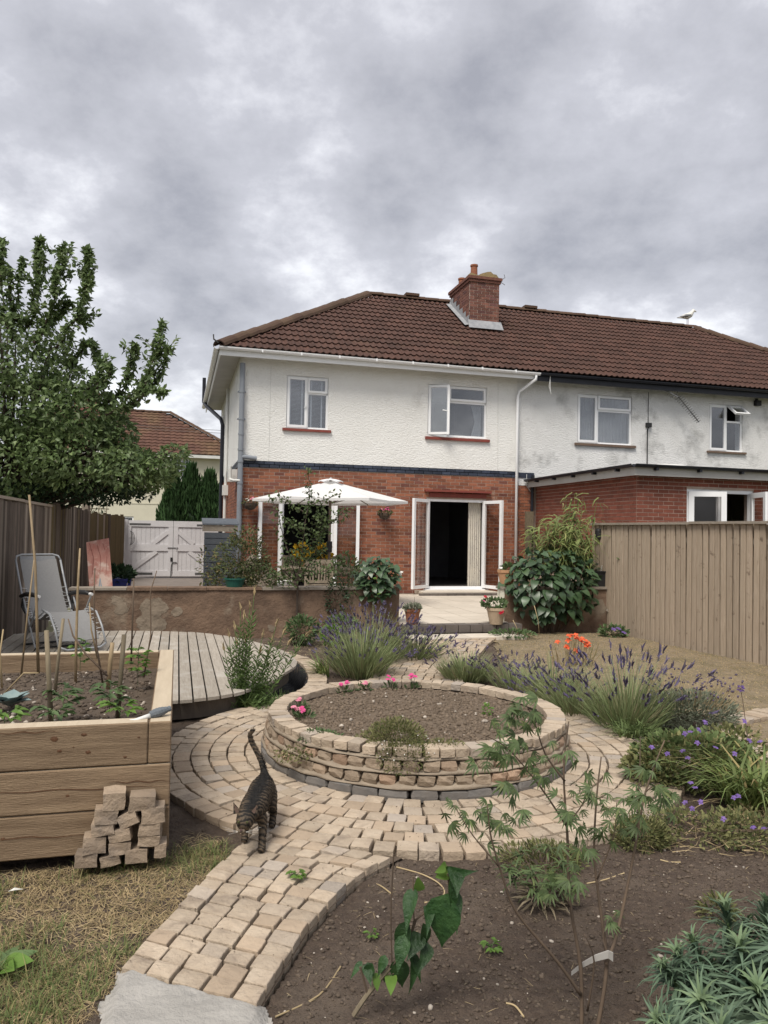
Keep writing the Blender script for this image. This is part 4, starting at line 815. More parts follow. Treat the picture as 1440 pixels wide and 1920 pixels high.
def pave_mask(x, y):
    r = np.hypot(x-BC[0], y-BC[1]); return np.clip((RO-.03-r)/.03, 0, 1)
PITP = [(-1.7, 6.75), (-1.0, 7.0), (-.87, 7.35), (-.79, 7.75), (-.81, 8.25), (-.92, 8.8), (-1.17, 9.3), (-1.7, 9.3)]
def ground_z(x, y):
    x = np.asarray(x, float); y = np.asarray(y, float)
    z = -.045+.026*(fbm(x+20, y+20, 1.3, 3)-.5)+.020*(fbm(x+20, y+20, 7, 21)-.5)
    m = pave_mask(x, y); z = z*(1-m)-.10*m
    z = np.where(inpoly(x, y, pathpoly), -.10, z)
    z = np.where((y > 11.2) | (x < -2.6), np.minimum(z, -.05), z)
    z = np.where(inpoly(x, y, PITP), -.45, z)
    return z
def grid_sheet(name, x0, x1, y0, y1, d, zf, mt, kind, keep=None):
    nx, ny = int((x1-x0)/d)+1, int((y1-y0)/d)+1; X, Y = np.meshgrid(np.linspace(x0, x1, nx), np.linspace(y0, y1, ny), indexing='ij')
    V = np.stack([X, Y, zf(X, Y)], -1).reshape(-1, 3); I = np.arange(nx*ny).reshape(nx, ny); F = np.stack([I[:-1, :-1], I[1:, :-1], I[1:, 1:], I[:-1, 1:]], -1).reshape(-1, 4)
    if keep is not None: F = F[keep((X[:-1, :-1]+d/2).ravel(), (Y[:-1, :-1]+d/2).ravel())]
    o = link(name, mesh_np(name, V, F, mt, True)); o['kind'] = kind; return o
def soil_z(x, y): return ground_z(x, y)+.022*(fbm(x+11, y+5, 16, 41, 3)-.5)+.010*(fbm(x+3, y+8, 45, 61, 2)-.5)
def fine_z(x, y): return soil_z(x, y)+.016*(np.abs(fbm(x+7, y+2, 22, 91, 3)-.5))+.015*(fbm(x+1, y+6, 80, 95, 2)-.5)
NEAR = (-2.3, 2.9, 1.5, 4.7)
isnear = lambda x, y: (x > NEAR[0]) & (x < NEAR[1]) & (y > NEAR[2]) & (y < NEAR[3])
grid_sheet('soil', -4.6, 6.6, 1.0, 13.0, .035, soil_z, m_soil, 'structure', keep=lambda x, y: ~((x > NEAR[0]+.05) & (x < NEAR[1]-.05) & (y > NEAR[2]+.05) & (y < NEAR[3]-.05)))
grid_sheet('soil', NEAR[0], NEAR[1], NEAR[2], NEAR[3], .0105, fine_z, m_soil, 'structure')
o = link('ground', mesh_np('ground', [(-400, -300, -.42), (400, -300, -.42), (400, 900, -.42), (-400, 900, -.42)], [(0, 1, 2, 3)], mat('far_ground', (.12, .12, .06), (.10, .09, .05), .3, .95))); o['kind'] = 'structure'
lawn = grid_sheet('lawn', 1.4, 6.4, 3.9, 12.6, .06, lambda x, y: -.030+.03*(fbm(x+20, y+20, 1.3, 3)-.5)+.014*(fbm(x, y, 6, 9)-.5), m_lawn, 'structure', keep=lambda x, y: inpoly(x+.05*np.sin(9*y), y+.05*np.sin(8*x), LAWN))
# ------------------------------------------------------------------ stone setts
def sett_mesh(seed, mt, rough=.07):
    g = random.Random(seed); vs = []
    top = []
    for x, y in ((-.5, -.5), (.5, -.5), (.5, .5), (-.5, .5)): top.append((x*(1-g.uniform(0, rough)), y*(1-g.uniform(0, rough)), .5-g.uniform(0, .05)))
    mid = []
    for k in range(4):
        a, b = top[k], top[(k+1) % 4]; t = g.uniform(.35, .65); o_ = g.uniform(-.015, .05)
        mid.append(((a[0]+(b[0]-a[0])*t)*(1+o_), (a[1]+(b[1]-a[1])*t)*(1+o_), .5-g.uniform(0, .03)))
    ring = [q for k in range(4) for q in (top[k], mid[k])]
    inner = [(x*.955, y*.955, z+.035) for x, y, z in ring]; low = [(x*(1.0+g.uniform(-.02, .03)), y*(1.0+g.uniform(-.02, .03)), z-.25) for x, y, z in ring]; bot = [(x*.95, y*.95, -.5) for x, y, z in ring]
    vs = inner+ring+low+bot+[(g.uniform(-.1, .1), g.uniform(-.1, .1), .54+g.uniform(-.02, .04))]
    fs = []
    for k in range(8):
        j = (k+1) % 8; fs += [(k, j, 32)]+[(8*r+k, 8*r+8+k, 8*r+8+j, 8*r+j) for r in range(3)]
    return MB().add(vs, fs).mesh('sett', mt)
setts = [sett_mesh(100+k, m_setts if k % 4 else m_setts2) for k in range(12)]
def along(poly, t):
    L = [0]
    for a, b in zip(poly[:-1], poly[1:]): L.append(L[-1]+math.hypot(b[0]-a[0], b[1]-a[1]))
    t *= L[-1]
    for i in range(len(poly)-1):
        if t <= L[i+1]+1e-9: f = (t-L[i])/(L[i+1]-L[i]); return (poly[i][0]+(poly[i+1][0]-poly[i][0])*f, poly[i][1]+(poly[i+1][1]-poly[i][1])*f)
    return poly[-1]
def cell_setts(root, cells):
    """one stone warped into each four-cornered cell (corners counter-clockwise), laid close"""
    inv = root.matrix_basis.inverted()
    for q, zt in cells:
        me0 = setts[rnd.randrange(12)]; c = Vector((sum(p[0] for p in q)/4, sum(p[1] for p in q)/4, 0)); g = rnd.uniform(.90, .955); s_ = rnd.choice((1, -1)); vs = []; tx_, ty_ = rnd.uniform(-.05, .05), rnd.uniform(-.05, .05)
        for v in me0.vertices:
            a, b = v.co.x*g*s_+.5, v.co.y*g*s_+.5
            x = q[0][0]*(1-a)*(1-b)+q[1][0]*a*(1-b)+q[2][0]*a*b+q[3][0]*(1-a)*b; y = q[0][1]*(1-a)*(1-b)+q[1][1]*a*(1-b)+q[2][1]*a*b+q[3][1]*(1-a)*b
            vs.append((x-c.x, y-c.y, (v.co.z-.53)*.085+(tx_*(a-.5)+ty_*(b-.5))*.12))
        me = bpy.data.meshes.new('sett'); me.from_pydata(vs, [], [tuple(p.vertices) for p in me0.polygons]); me.materials.append(me0.materials[0]); link('sett', me, root, inv @ Matrix.Translation(c+Vector((0, 0, zt))))
def strip_cells(EL, ER, NR, width, nmin, keep):
    out = []
    for r in range(NR):
        b0, b1 = r/NR, (r+1)/NR; A0, A1, B0, B1 = along(EL, b0), along(EL, b1), along(ER, b0), along(ER, b1); n = max(nmin, round(math.hypot(B0[0]-A0[0], B0[1]-A0[1])/width)); js = [0]+[k/n+rnd.uniform(-.022, .022) for k in range(1, n)]+[1]
        L_ = lambda p, q_, t: (p[0]+(q_[0]-p[0])*t, p[1]+(q_[1]-p[1])*t)
        for k in range(n):
            q = [L_(A1, B1, js[k]), L_(A1, B1, js[k+1]), L_(A0, B0, js[k+1]), L_(A0, B0, js[k])]; cx, cy = sum(p[0] for p in q)/4, sum(p[1] for p in q)/4
            if keep(cx, cy): out.append((q, rnd.uniform(-.005, .005)))
    return out
def put_setts(root, items, nmax=300, key=None):
    """items: (x, y, rot, sx, sy, top z)"""
    items = sorted(items, key=key or (lambda q: q[1])); inv = root.matrix_basis.inverted(); mb = MB()
    for i, (x, y, a, sx, sy, zt) in enumerate(items):
        me = setts[rnd.randrange(12)]; hgt = .085
        T = inv @ T3((x, y, zt-hgt*.53), (rnd.uniform(-.02, .02), rnd.uniform(-.02, .02), a+rnd.uniform(-.06, .06)+PI*rnd.randrange(2)), (sx, sy, hgt))
        if i < nmax: link('sett', me, root, T)
        else: mb.add([v.co for v in me.vertices], [tuple(p.vertices) for p in me.polygons], 0, T)
    if mb.f: stuff(mb.build('sett_paving', m_setts, root))
ring = empty('circular_paving', (BC[0], BC[1], 0)); tag(ring, kind='structure')
it = []; nring = 6; dr = (RO-RI)/nring
for k in range(nring):
    r = RI+(k+.5)*dr; n = int(2*PI*r/.110); off = rnd.random()
    for i in range(n):
        a = 2*PI*(i+off+rnd.uniform(-.06, .06))/n; w = 2*PI*r/n
        x, y = BC[0]+r*math.cos(a), BC[1]+r*math.sin(a)
        it.append((x, y, a, dr*rnd.uniform(.90, .97), w*rnd.uniform(.89, .97), rnd.uniform(-.006, .005)))
put_setts(ring, it)
n = 96; vs = []; fs = []
for i in range(n):
    a = 2*PI*i/n; vs += [(r*math.cos(a), r*math.sin(a), z) for r, z in ((RI-.06, -.034), (RO-.02, -.032), (RO-.005, -.11))]
for i in range(n): j = (i+1) % n; fs += [(3*i, 3*i+1, 3*j+1, 3*j), (3*i+1, 3*i+2, 3*j+2, 3*j+1)]
MB().add(vs, fs).build('paving_bed', m_soild, ring)  # soil bed, its tone lowered to deepen the shadows in the joints
path = empty('garden_path', (-.5, 3.2, 0)); tag(path, kind='structure'); it = []
cell_setts(path, strip_cells(PL, PR, 15, .109, 5, lambda x, y: math.hypot(x-BC[0], y-BC[1]) > RO+.025))
pv = [(x, y, -.034) for x, y in pathpoly]; MB().add(pv, [tuple(range(len(pv)))[::-1]]).build('paving_bed', m_soild, path, path.matrix_basis.inverted())  # same dark soil bed, joint shadow partly put into its colour
# path on towards the patio
path2 = empty('back_path', (.8, 9.4, 0)); tag(path2, kind='structure'); it = []
QL = catmull([(-.28, 7.15), (-.15, 8.0), (.0, 8.9), (.25, 9.8), (.55, 10.8), (.8, 11.3)], 8); QR = catmull([(.72, 7.15), (.86, 7.95), (1.03, 8.88), (1.28, 9.88), (1.58, 11.0), (1.75, 11.45)], 8)
cell_setts(path2, strip_cells(QL, QR, 34, .118, 7, lambda x, y: math.hypot(x-BC[0], y-BC[1]) > RO+.03))
pv = [(x, y, -.034) for x, y in [*[tuple(q) for q in QL], *[tuple(q) for q in QR][::-1]]]; MB().add(pv, [tuple(range(len(pv)))[::-1]]).build('paving_bed', m_lime, path2, path2.matrix_basis.inverted())
# narrow curved edgings: round the black pit by the deck, and along the right lawn
def edging(name, pts, w, l=.105, lead=1):
    root = empty(name, (pts[0][0], pts[0][1], 0)); tag(root, kind='structure'); c = catmull(pts, 10); it = []; ln = sum(np.linalg.norm(c[i+1]-c[i]) for i in range(len(c)-1)); n = int(ln/l)
    for i in range(n):
        p = along(c, (i+.5)/n); q = along(c, min(1, (i+.9)/n)); a = math.atan2(q[1]-p[1], q[0]-p[0]); it.append((p[0], p[1], a, l*.92, w, rnd.uniform(-.006, .006)))
    put_setts(root, it); return root
edging('pit_edging', [(-1.35, 9.75), (-1.02, 9.35), (-.82, 8.85), (-.70, 8.3), (-.66, 7.75), (-.74, 7.3), (-.95, 6.95)], .20)
edging('lawn_edging', [(5.0, 7.9), (4.2, 7.3), (3.45, 6.85), (3.0, 6.5), (2.8, 6.0), (2.72, 5.4)], .22)
def pit_z(x, y):
    P_ = np.array(catmull(PITP, 6, True)); d = np.min(np.hypot(x[..., None]-P_[:, 0], y[..., None]-P_[:, 1]), -1); ins = inpoly(x, y, PITP); return np.where(ins, -.035-.22*np.minimum(1, d/.12)**.7, -.035)+.035*(fbm(x+4, y, 6, 4)-.5)+.02*(fbm(x+4, y+3, 19, 14)-.5)
PITB = [(x+.06*(1 if x > -1.5 else 0), y+(-.05 if y < 7.1 else 0)) for x, y in PITP]
pit = grid_sheet('black_pit', -1.72, -.70, 6.6, 9.4, .02, pit_z, m_black, 'structure', keep=lambda x, y: inpoly(x, y, PITB))
# ------------------------------------------------------------------ round raised bed
rb = thing('round_raised_bed', 'round raised bed of tawny walling stones with pale coping, ringed by paving', 'raised bed', (BC[0], BC[1], 0))
RB = 1.055
MB().lathe([(RB-.01, -.06), (RB-.02, .23), (RB-.10, .235), (RB-.14, .12)], 96).build('dark_core', m_soild, rb, smooth=True)
def ledge(z, ri, ro, h):
    n = 160; vs = []
    for k in range(n):
        a = 2*PI*k/n; w = .022*(vnoise(math.cos(a)*9+20, math.sin(a)*9+20, 1, int(z*1000))-.5)+.008*math.sin(k*.9)*math.sin(k*.37); hh = .022*(vnoise(math.cos(a)*9+40, math.sin(a)*9+40, 1, 5)-.5)
        vs += [(r*math.cos(a), r*math.sin(a), zz) for r, zz in ((ri-.03, z+h+hh), (ri+w*.5, z+h*.8+hh), (ro+w-.004, z+h*.3+hh), (ro+w, z-.004), (ro-.04, z-h*.7))]
    MB().add(vs, [(5*i+j, 5*((i+1) % n)+j, 5*((i+1) % n)+j+1, 5*i+j+1) for i in range(n) for j in range(4)]).build('mortar_ledge', m_lime, rb, smooth=True)
ledge(.055, 1.078, 1.106, .024); ledge(.135, 1.062, 1.086, .022); ledge(.212, 1.045, 1.064, .018)
def curved_block(me_list, name, r, z, h, n, depth, inset, gap=.93, off=0.0, rng=.06):
    for i in range(n):
        a = 2*PI*(i+off+rnd.uniform(-rng, rng))/n; w = 2*PI*r/n*gap*rnd.uniform(.93, 1.02); rr = r-depth/2+inset+rnd.uniform(-.005, .006)
        link(name, rnd.choice(me_list), rb, T3((rr*math.cos(a), rr*math.sin(a), z+rnd.uniform(-.003, .003)), (rnd.uniform(-.03, .03), rnd.uniform(-.05, .05), a), (depth, w, h*rnd.uniform(.92, 1.04))))
def rock_mesh(seed, mt, j=.10, nm='stone', sh=(.90, .97, 1.05)):
    g = random.Random(seed); b = bmesh.new(); bmesh.ops.create_cube(b, size=1); bmesh.ops.subdivide_edges(b, edges=b.edges[:], cuts=1, use_grid_fill=True)
    for v in b.verts:
        c = v.co; k = sum(abs(abs(q)-.5) < .01 for q in c); s = {3: sh[0], 2: sh[1], 1: sh[2]}[k]; v.co = Vector((c.x*s+g.uniform(-j, j)*.6, c.y*s+g.uniform(-j, j)*.6, c.z*s+g.uniform(-j, j)*.7))
    me = bpy.data.meshes.new(nm); b.to_mesh(me); b.free(); me.materials.append(mt); return me
wst = [rock_mesh(20+k, m_wallst, .11, 'walling_stone') for k in range(9)]
bst = [rock_mesh(50+k, m_basest, .05, 'base_block') for k in range(4)]
cop = [sett_mesh(70+k, m_setts, .11) for k in range(8)]
curved_block(bst, 'base_block', 1.112, .012, .070, 40, .10, .0, .97)
curved_block(wst, 'walling_stone', 1.088, .094, .060, 60, .12, .006, .92, .15)
curved_block(wst, 'walling_stone', 1.068, .173, .060, 59, .12, .006, .92, .62)
for i in range(70):
    a = 2*PI*(i+rnd.uniform(-.05, .05))/70
    link('coping_stone', rnd.choice(cop), rb, T3(((RB-.058)*math.cos(a), (RB-.058)*math.sin(a), 0.252+rnd.uniform(-.005, .005)), (rnd.uniform(-.03, .03), rnd.uniform(-.03, .03), a), (.135*rnd.uniform(.92, 1.07), 2*PI*RB/70*rnd.uniform(.88, .97), .050)))
def bed_z(x, y):
    r = np.hypot(x-BC[0], y-BC[1]); return .215+.03*np.clip(1-r/.95, 0, 1)+.020*(fbm(x+3, y, 4, 31)-.5)+.034*(fbm(x+11, y+5, 14, 41, 3)-.5)+.024*(np.abs(fbm(x+3, y+8, 30, 61, 3)-.5))
o = grid_sheet('bed_soil', BC[0]-.96, BC[0]+.96, BC[1]-.96, BC[1]+.96, .015, bed_z, m_soilp, 'structure', keep=lambda x, y: np.hypot(x-BC[0], y-BC[1]) < .95)
# ------------------------------------------------------------------ timber raised bed
tb = thing('timber_raised_bed', 'large raised bed of thick new timber sleepers filled with soil, front left', 'raised bed', H(-1.26, -13.05, 0), YAW)
def sleeper(x0, x1, y0, y1, z0, z1, mt=m_sleeper):
    e = .006; mb = MB(); mb.box(x0, x1, y0, y1, z0, z1); b = bmesh.new(); me = mb.mesh('sleeper', [mt, m_sleept]); b.from_mesh(me); bmesh.ops.bevel(b, geom=b.edges[:], offset=e, segments=1, affect='EDGES'); 
    for f_ in b.faces:
        if f_.normal.z > .9: f_.material_index = 1
    b.to_mesh(me); b.free(); return link('sleeper', me, tb)
ZT = .625; BH = .205; BTK = .105; BL = 2.25
for k in range(3):
    z0, z1 = .015+k*BH*.99, .015+(k+1)*BH*.99-.005
    if k == 2: sleeper(-2.06, -BTK-.003, 0, BTK, z0, z1); sleeper(-BTK, 0, .002, BL, z0, z1)
    else: sleeper(-2.06, 0, -.002*k, BTK, z0, z1); sleeper(-BTK, -.003, BTK+.003, BL, z0, z1)
    sleeper(-2.06, -BTK-.003, BL-BTK, BL, z0, z1); sleeper(-2.06, -2.06+BTK, BTK+.003, BL-BTK-.003, z0, z1)
mb = MB()
for x, z, r_ in ((-.395, .575, .015), (-.525, .562, .019), (-.50, .505, .012), (-.375, .492, .013), (-.46, .295, .018), (-.21, .46, .009), (-.73, .12, .010), (-.15, .55, .007), (-.44, .52, .005)):
    vs = [(x, -.003, z)]+[(x+r_*math.cos(t)*rnd.uniform(.75, 1.15), -.0012, z+r_*.62*math.sin(t)*rnd.uniform(.75, 1.15)) for t in np.linspace(0, 2*PI, 11)[:-1]]; mb.add(vs, [(0, k+1, (k+1) % 10+1) for k in range(10)])
for z0, z1, xa, xb in ((.335, .312, -.9, -.02), (.128, .105, -.9, -.3), (.60, .597, -.8, -.5), (.345, .335, -.28, 0)):
    n = 14
    for k in range(n): f0, f1 = k/n, (k+1)/n; w0, w1 = (.0022*math.sin(PI*f)+.0004 for f in (f0, f1)); za, zb = (z0+(z1-z0)*f+.004*math.sin(f*17) for f in (f0, f1)); mb.add([(xa+(xb-xa)*f0, -.0045, za-w0), (xa+(xb-xa)*f1, -.0045, zb-w1), (xa+(xb-xa)*f1, -.0045, zb+w1), (xa+(xb-xa)*f0, -.0045, za+w0)], [(0, 1, 2, 3)])
stuff(mb.build('knots', mat('timber_knot', (.075, .035, .018), (.12, .06, .03), 60, .7), tb))
def tbed_z(x, y): return .50+.03*(fbm(x+3, y, 3, 31)-.5)+.04*(fbm(x+11, y+5, 11, 41, 3)-.5)+.016*(fbm(x+3, y+8, 34, 61, 2)-.5)
M_tb = Matrix.Translation(H(-1.26, -13.05, 0)) @ Matrix.Rotation(YAW, 4, 'Z')
X, Y = np.meshgrid(np.linspace(-1.96, -.10, 76), np.linspace(.10, 2.15, 84), indexing='ij'); I = np.arange(76*84).reshape(76, 84)
o = link('timber_bed_soil', mesh_np('timber_bed_soil', np.stack([X, Y, tbed_z(X, Y)], -1), np.stack([I[:-1, :-1], I[1:, :-1], I[1:, 1:], I[:-1, 1:]], -1).reshape(-1, 4), m_soild, True), None, M_tb); o['kind'] = 'structure'
def tbp(x, y, z=None):     # a point in the timber bed, local metres
    return M_tb @ Vector((x, y, float(tbed_z(np.array(x), np.array(y)))-.01 if z is None else z))
# ------------------------------------------------------------------ deck
dk = thing('round_deck', 'low rounded deck of silvered boards behind the timber raised bed', 'deck', (-2.5, 8.2, 0))
dpts = catmull([(-.90, 8.16), (-.95, 7.48), (-1.08, 6.87), (-1.33, 6.42), (-1.73, 6.18), (-2.3, 6.05), (-3.1, 6.15), (-4.2, 6.4), (-4.75, 7.4), (-4.9, 8.7), (-4.75, 9.8), (-3.9, 10.25), (-3.06, 10.33), (-2.49, 10.27), (-1.91, 9.88), (-1.24, 9.05)], 5, True)
c, s = math.cos(-YAW), math.sin(-YAW); lp = [((x+2.5)*c-(y-8.2)*s, (x+2.5)*s+(y-8.2)*c) for x, y in dpts]; ZD = .15; bw = .112
def span_at(u):
    ys = []
    for i in range(len(lp)):
        (a, b), (a2, b2) = lp[i], lp[(i+1) % len(lp)]
        if (a-u)*(a2-u) < 0: ys.append(b+(b2-b)*(u-a)/(a2-a))
    return (min(ys), max(ys)) if len(ys) >= 2 else None
Tdk = Matrix.Rotation(YAW, 4, 'Z'); u = min(p[0] for p in lp)
while u < max(p[0] for p in lp)-.02:
    g = .007; cols = [u+g, u+bw/2, u+bw-g]; sp_ = [span_at(x) for x in cols]; sp_ = [q if q else (sp_[1] or (0, .02)) for q in sp_]
    vs = []; dz = rnd.uniform(-.003, .003)
    for (x, (a, b)) in zip(cols, sp_):
        ym = [a+(b-a)*t for t in (0, .33, .66, 1)]; vs += [(x, y, ZD+dz) for y in ym]
    for (x, (a, b)) in zip(cols, sp_):
        ym = [a+(b-a)*t for t in (0, .33, .66, 1)]; vs += [(x, y, ZD+dz-.026) for y in ym]
    fs = [(i*4+j, i*4+4+j, i*4+5+j, i*4+1+j) for i in range(2) for j in range(3)]+[(j, j+1, 13+j, 12+j) for j in range(3)]+[(9+j, 8+j, 20+j, 21+j) for j in range(3)]+[(0, 12, 16, 4), (4, 16, 20, 8), (3, 7, 19, 15), (7, 11, 23, 19)]
    MB().add(vs, fs).build('deck_board', m_deck, dk, Tdk); u += bw
vs = []; 
for x, y in lp: vs += [(x*.945, y*.955, ZD-.03), (x*.945, y*.955, -.03)]
n = len(lp); MB().add(vs, [(2*i, 2*i+1, 2*((i+1) % n)+1, 2*((i+1) % n)) for i in range(n)]).build('fascia', m_fenceL, dk, Tdk)  # recessed dark wood, its tone also stands for shadow under the overhang
MB().add([(x*.94, y*.94, .06) for x, y in lp], [tuple(range(n))]).build('underside', m_dark, dk, Tdk)  # near-black sheet, the shade below the boards put into its colour
# ------------------------------------------------------------------ mortar patch at the path's end
mp_ = [(-.89, 2.77), (-.78, 2.74), (-.70, 2.68), (-.61, 2.66), (-.48, 2.61), (-.37, 2.58), (-.34, 2.50), (-.365, 2.36), (-.45, 2.1), (-.7, 2.05), (-.83, 2.3), (-.89, 2.48), (-.91, 2.62)]
mc = catmull(mp_, 4, True)
def mpz(x, y):
    x = np.asarray(x); y = np.asarray(y); poly = np.array(mc); d = np.min(np.hypot(x[..., None]-poly[:, 0], y[..., None]-poly[:, 1]), -1)
    return -.06+.052*np.clip(d/.05, 0, 1)**.6+.016*(fbm(x+5, y*1.6+2, 9, 17)-.5)+.012*np.abs(fbm(x*.8+7, y*2.2+1, 8, 55)-.5)
o = grid_sheet('mortar_patch', -.98, -.30, 2.0, 2.80, .007, mpz, m_conc, 'structure', keep=lambda x, y: inpoly(x+.012*np.sin(35*y), y+.010*np.sin(41*x), mc))
# ------------------------------------------------------------------ soil clods, pebbles and straw
def rocks_np(P, r, seed=1, flat=.7):
    g = np.random.default_rng(seed); b = bmesh.new(); bmesh.ops.create_icosphere(b, subdivisions=1, radius=1); v0 = np.array([v.co[:] for v in b.verts]); f0 = np.array([[q.index for q in f_.verts] for f_ in b.faces]); b.free()
    n = len(P); j = g.uniform(.65, 1.2, (n, len(v0), 1)); sc = g.uniform(.7, 1.3, (n, 1, 3))*np.array([1, 1, flat]); a = g.uniform(0, 2*PI, n); ca, sa = np.cos(a), np.sin(a); v = v0[None]*j*sc*np.asarray(r)[:, None, None]
    v = np.stack([v[..., 0]*ca[:, None]-v[..., 1]*sa[:, None], v[..., 0]*sa[:, None]+v[..., 1]*ca[:, None], v[..., 2]], -1)+np.asarray(P)[:, None]
    return v.reshape(-1, 3), (f0[None]+(np.arange(n)*len(v0))[:, None, None]).reshape(-1, 3)
def scatter_xy(n, x0, x1, y0, y1, keep):
    x = nr.uniform(x0, x1, n*3); y = nr.uniform(y0, y1, n*3); k = keep(x, y); return x[k][:n], y[k][:n]
def free(x, y): return (np.hypot(x-BC[0], y-BC[1]) > RO+.02) & ~inpoly(x, y, pathpoly) & ~inpoly(x, y, mc)
FRONT = [(-.35, 2.62), (-.2, 3.2), (.1, 3.78), (1.0, 3.9), (1.6, 4.4), (2.6, 4.4), (2.8, 3.0), (2.2, 1.3), (-.4, 1.3)]
def clods(name, x, y, r, zf, mt, seed, flat=.75): V, F = rocks_np(np.stack([x, y, zf(x, y)+r*.15], 1), r, seed, flat); return stuff(link(name, mesh_np(name, V, F, mt)))
x, y = scatter_xy(26000, -.5, 2.9, 1.6, 4.6, lambda a, b: inpoly(a, b, FRONT) & free(a, b)); clods('soil_clods', x, y, .0020+.0100*nr.random(len(x))**5+.0008, fine_z, m_clod, 1, .55)
x, y = scatter_xy(2500, -2.6, 3, 3.5, 11.5, lambda a, b: free(a, b) & ~inpoly(a, b, LAWN) & (~inpoly(a, b, [(p[0], p[1]) for p in dpts])) & ((a > -1.0) | (b > 5.9))); clods('soil_clods', x, y, .004+.014*nr.random(len(x))**3, soil_z, m_clod, 2)
x, y = scatter_xy(7000, BC[0]-.95, BC[0]+.95, BC[1]-.95, BC[1]+.95, lambda a, b: np.hypot(a-BC[0], b-BC[1]) < .93); clods('bed_clods', x, y, .005+.014*nr.random(len(x))**2.5, bed_z, m_clodp, 3)
x, y = scatter_xy(90, BC[0]-.9, BC[0]+.9, BC[1]-.9, BC[1]+.9, lambda a, b: np.hypot(a-BC[0], b-BC[1]) < .9); clods('pebbles', x, y, .005+.012*nr.random(len(x))**2, lambda a, b: bed_z(a, b)+.006, m_peb, 4)
x, y = scatter_xy(260, -.4, 2.6, 1.9, 4.4, lambda a, b: inpoly(a, b, FRONT) & free(a, b)); clods('pebbles', x, y, .003+.008*nr.random(len(x))**3, lambda a, b: fine_z(a, b)+.002, m_peb, 5)
x, y = nr.uniform(-1.9, -.15, 3000), nr.uniform(.12, 2.1, 3000); r = .005+.016*nr.random(3000)**2.5; V, F = rocks_np(np.stack([x, y, tbed_z(x, y)+r*.2], 1), r, 6); stuff(link('bed_clods', mesh_np('bed_clods', V, F, m_clod), None, M_tb))
x, y = nr.uniform(-1.9, -.15, 170), nr.uniform(.3, 2.1, 170); r = .006+.014*nr.random(170)**2; V, F = rocks_np(np.stack([x, y, tbed_z(x, y)+r*.4], 1), r, 7); stuff(link('pebbles', mesh_np('pebbles', V, F, m_peb), None, M_tb))
x, y = scatter_xy(1100, -.9, 2.2, 2.7, 7.3, lambda a, b: ((np.hypot(a-BC[0], b-BC[1]) < RO) & (np.hypot(a-BC[0], b-BC[1]) > 1.13)) | inpoly(a, b, pathpoly)); clods('path_grit', x, y, .0012+.0035*nr.random(len(x))**3, lambda a, b: np.full(a.shape, .001), m_clodp, 31, .6)
# grass and straw
def grass(name, x, y, zf, L, W, mt, up=1.0, spread=.6, droop=.35):
    n = len(x); a = nr.uniform(0, 2*PI, n); D = np.stack([np.cos(a)*spread, np.sin(a)*spread, np.full(n, 1.0)*up*nr.uniform(.3, 1.2, n)], 1); N = np.stack([-np.cos(a)*.3, -np.sin(a)*.3, np.ones(n)*.6], 1)+rdir(n)*.2
    return leaf_part(name, np.stack([x, y, zf(x, y)-.004], 1), D, N, L*nr.uniform(.5, 1.3, n), W*nr.uniform(.7, 1.3, n), mt, None, 'stuff', tmpl='grass', droop=droop)
def clumpy(n, poly, x0, x1, y0, y1, f, th, seed): return scatter_xy(n, x0, x1, y0, y1, lambda a, b: inpoly(a, b, poly) & free(a, b) & (fbm(a+9, b+9, f, seed) > th+nr.uniform(-.08, .08, len(a))))
gz0 = lambda x, y: fine_z(x, y)
x, y = clumpy(17000, GRASSL, -2.2, -.7, 1.9, 4.0, 2.6, .36, 70); grass('dry_grass', x, y, gz0, .070, .0030, m_straw, .45, 1.0)
x, y = clumpy(5200, GRASSL, -2.2, -.7, 1.9, 3.9, 2.2, .55, 88); grass('green_grass', x, y, gz0, .085, .0040, m_grass, 1.0, .6)
x, y = clumpy(1500, GRASSL, -2.2, -.95, 1.9, 2.9, 1.5, .40, 98); grass('green_grass', x, y, gz0, .10, .0042, m_grass, 1.0, .55)
x, y = scatter_xy(3200, -2.2, -.7, 1.9, 4.1, lambda a, b: inpoly(a, b, GRASSL) & free(a, b)); grass('straw', x, y, lambda a, b: fine_z(a, b)+.008, .09, .0026, m_straw2, .06, 1.0, .05)
x, y = scatter_xy(42000, 1.4, 6, 4.2, 12.4, lambda a, b: inpoly(a, b, LAWN)); lz = lambda x, y: -.030+.03*(fbm(x+20, y+20, 1.3, 3)-.5)+.014*(fbm(x, y, 6, 9)-.5); grass('dry_lawn_grass', x, y, lz, .042, .0075, m_straw, .42, 1.0)
x, y = scatter_xy(36, -.35, 2.5, 1.9, 4.2, lambda a, b: inpoly(a, b, FRONT) & free(a, b)); clods('soil_clods', x, y, .008+.010*nr.random(len(x)), fine_z, m_clod, 21, .6)
x, y = scatter_xy(260, -.35, 2.6, 1.8, 4.4, lambda a, b: inpoly(a, b, FRONT) & free(a, b)); n = len(x); leaf_part('leaf_litter', np.stack([x, y, fine_z(x, y)+.004], 1), np.concatenate([rdir(n)[:, :2], np.full((n, 1), .05)], 1), np.tile([0, 0, 1.], (n, 1))+rdir(n)*.3, nr.uniform(.008, .022, n), nr.uniform(.003, .009, n), m_stake, None, 'stuff', tmpl='small')
x, y = scatter_xy(520, -.35, 2.6, 1.9, 4.4, lambda a, b: inpoly(a, b, FRONT) & free(a, b)); grass('straw', x, y, lambda a, b: fine_z(a, b)+.004, .05, .0018, m_straw2, .04, 1.0, .05)
x, y = scatter_xy(500, -2.3, -.3, 9.2, 11.0, lambda a, b: ~inpoly(a, b, [(p[0], p[1]) for p in dpts])); grass('straw', x, y, lambda a, b: soil_z(a, b)+.01, .12, .005, m_straw2, .12, 1.0, .1)
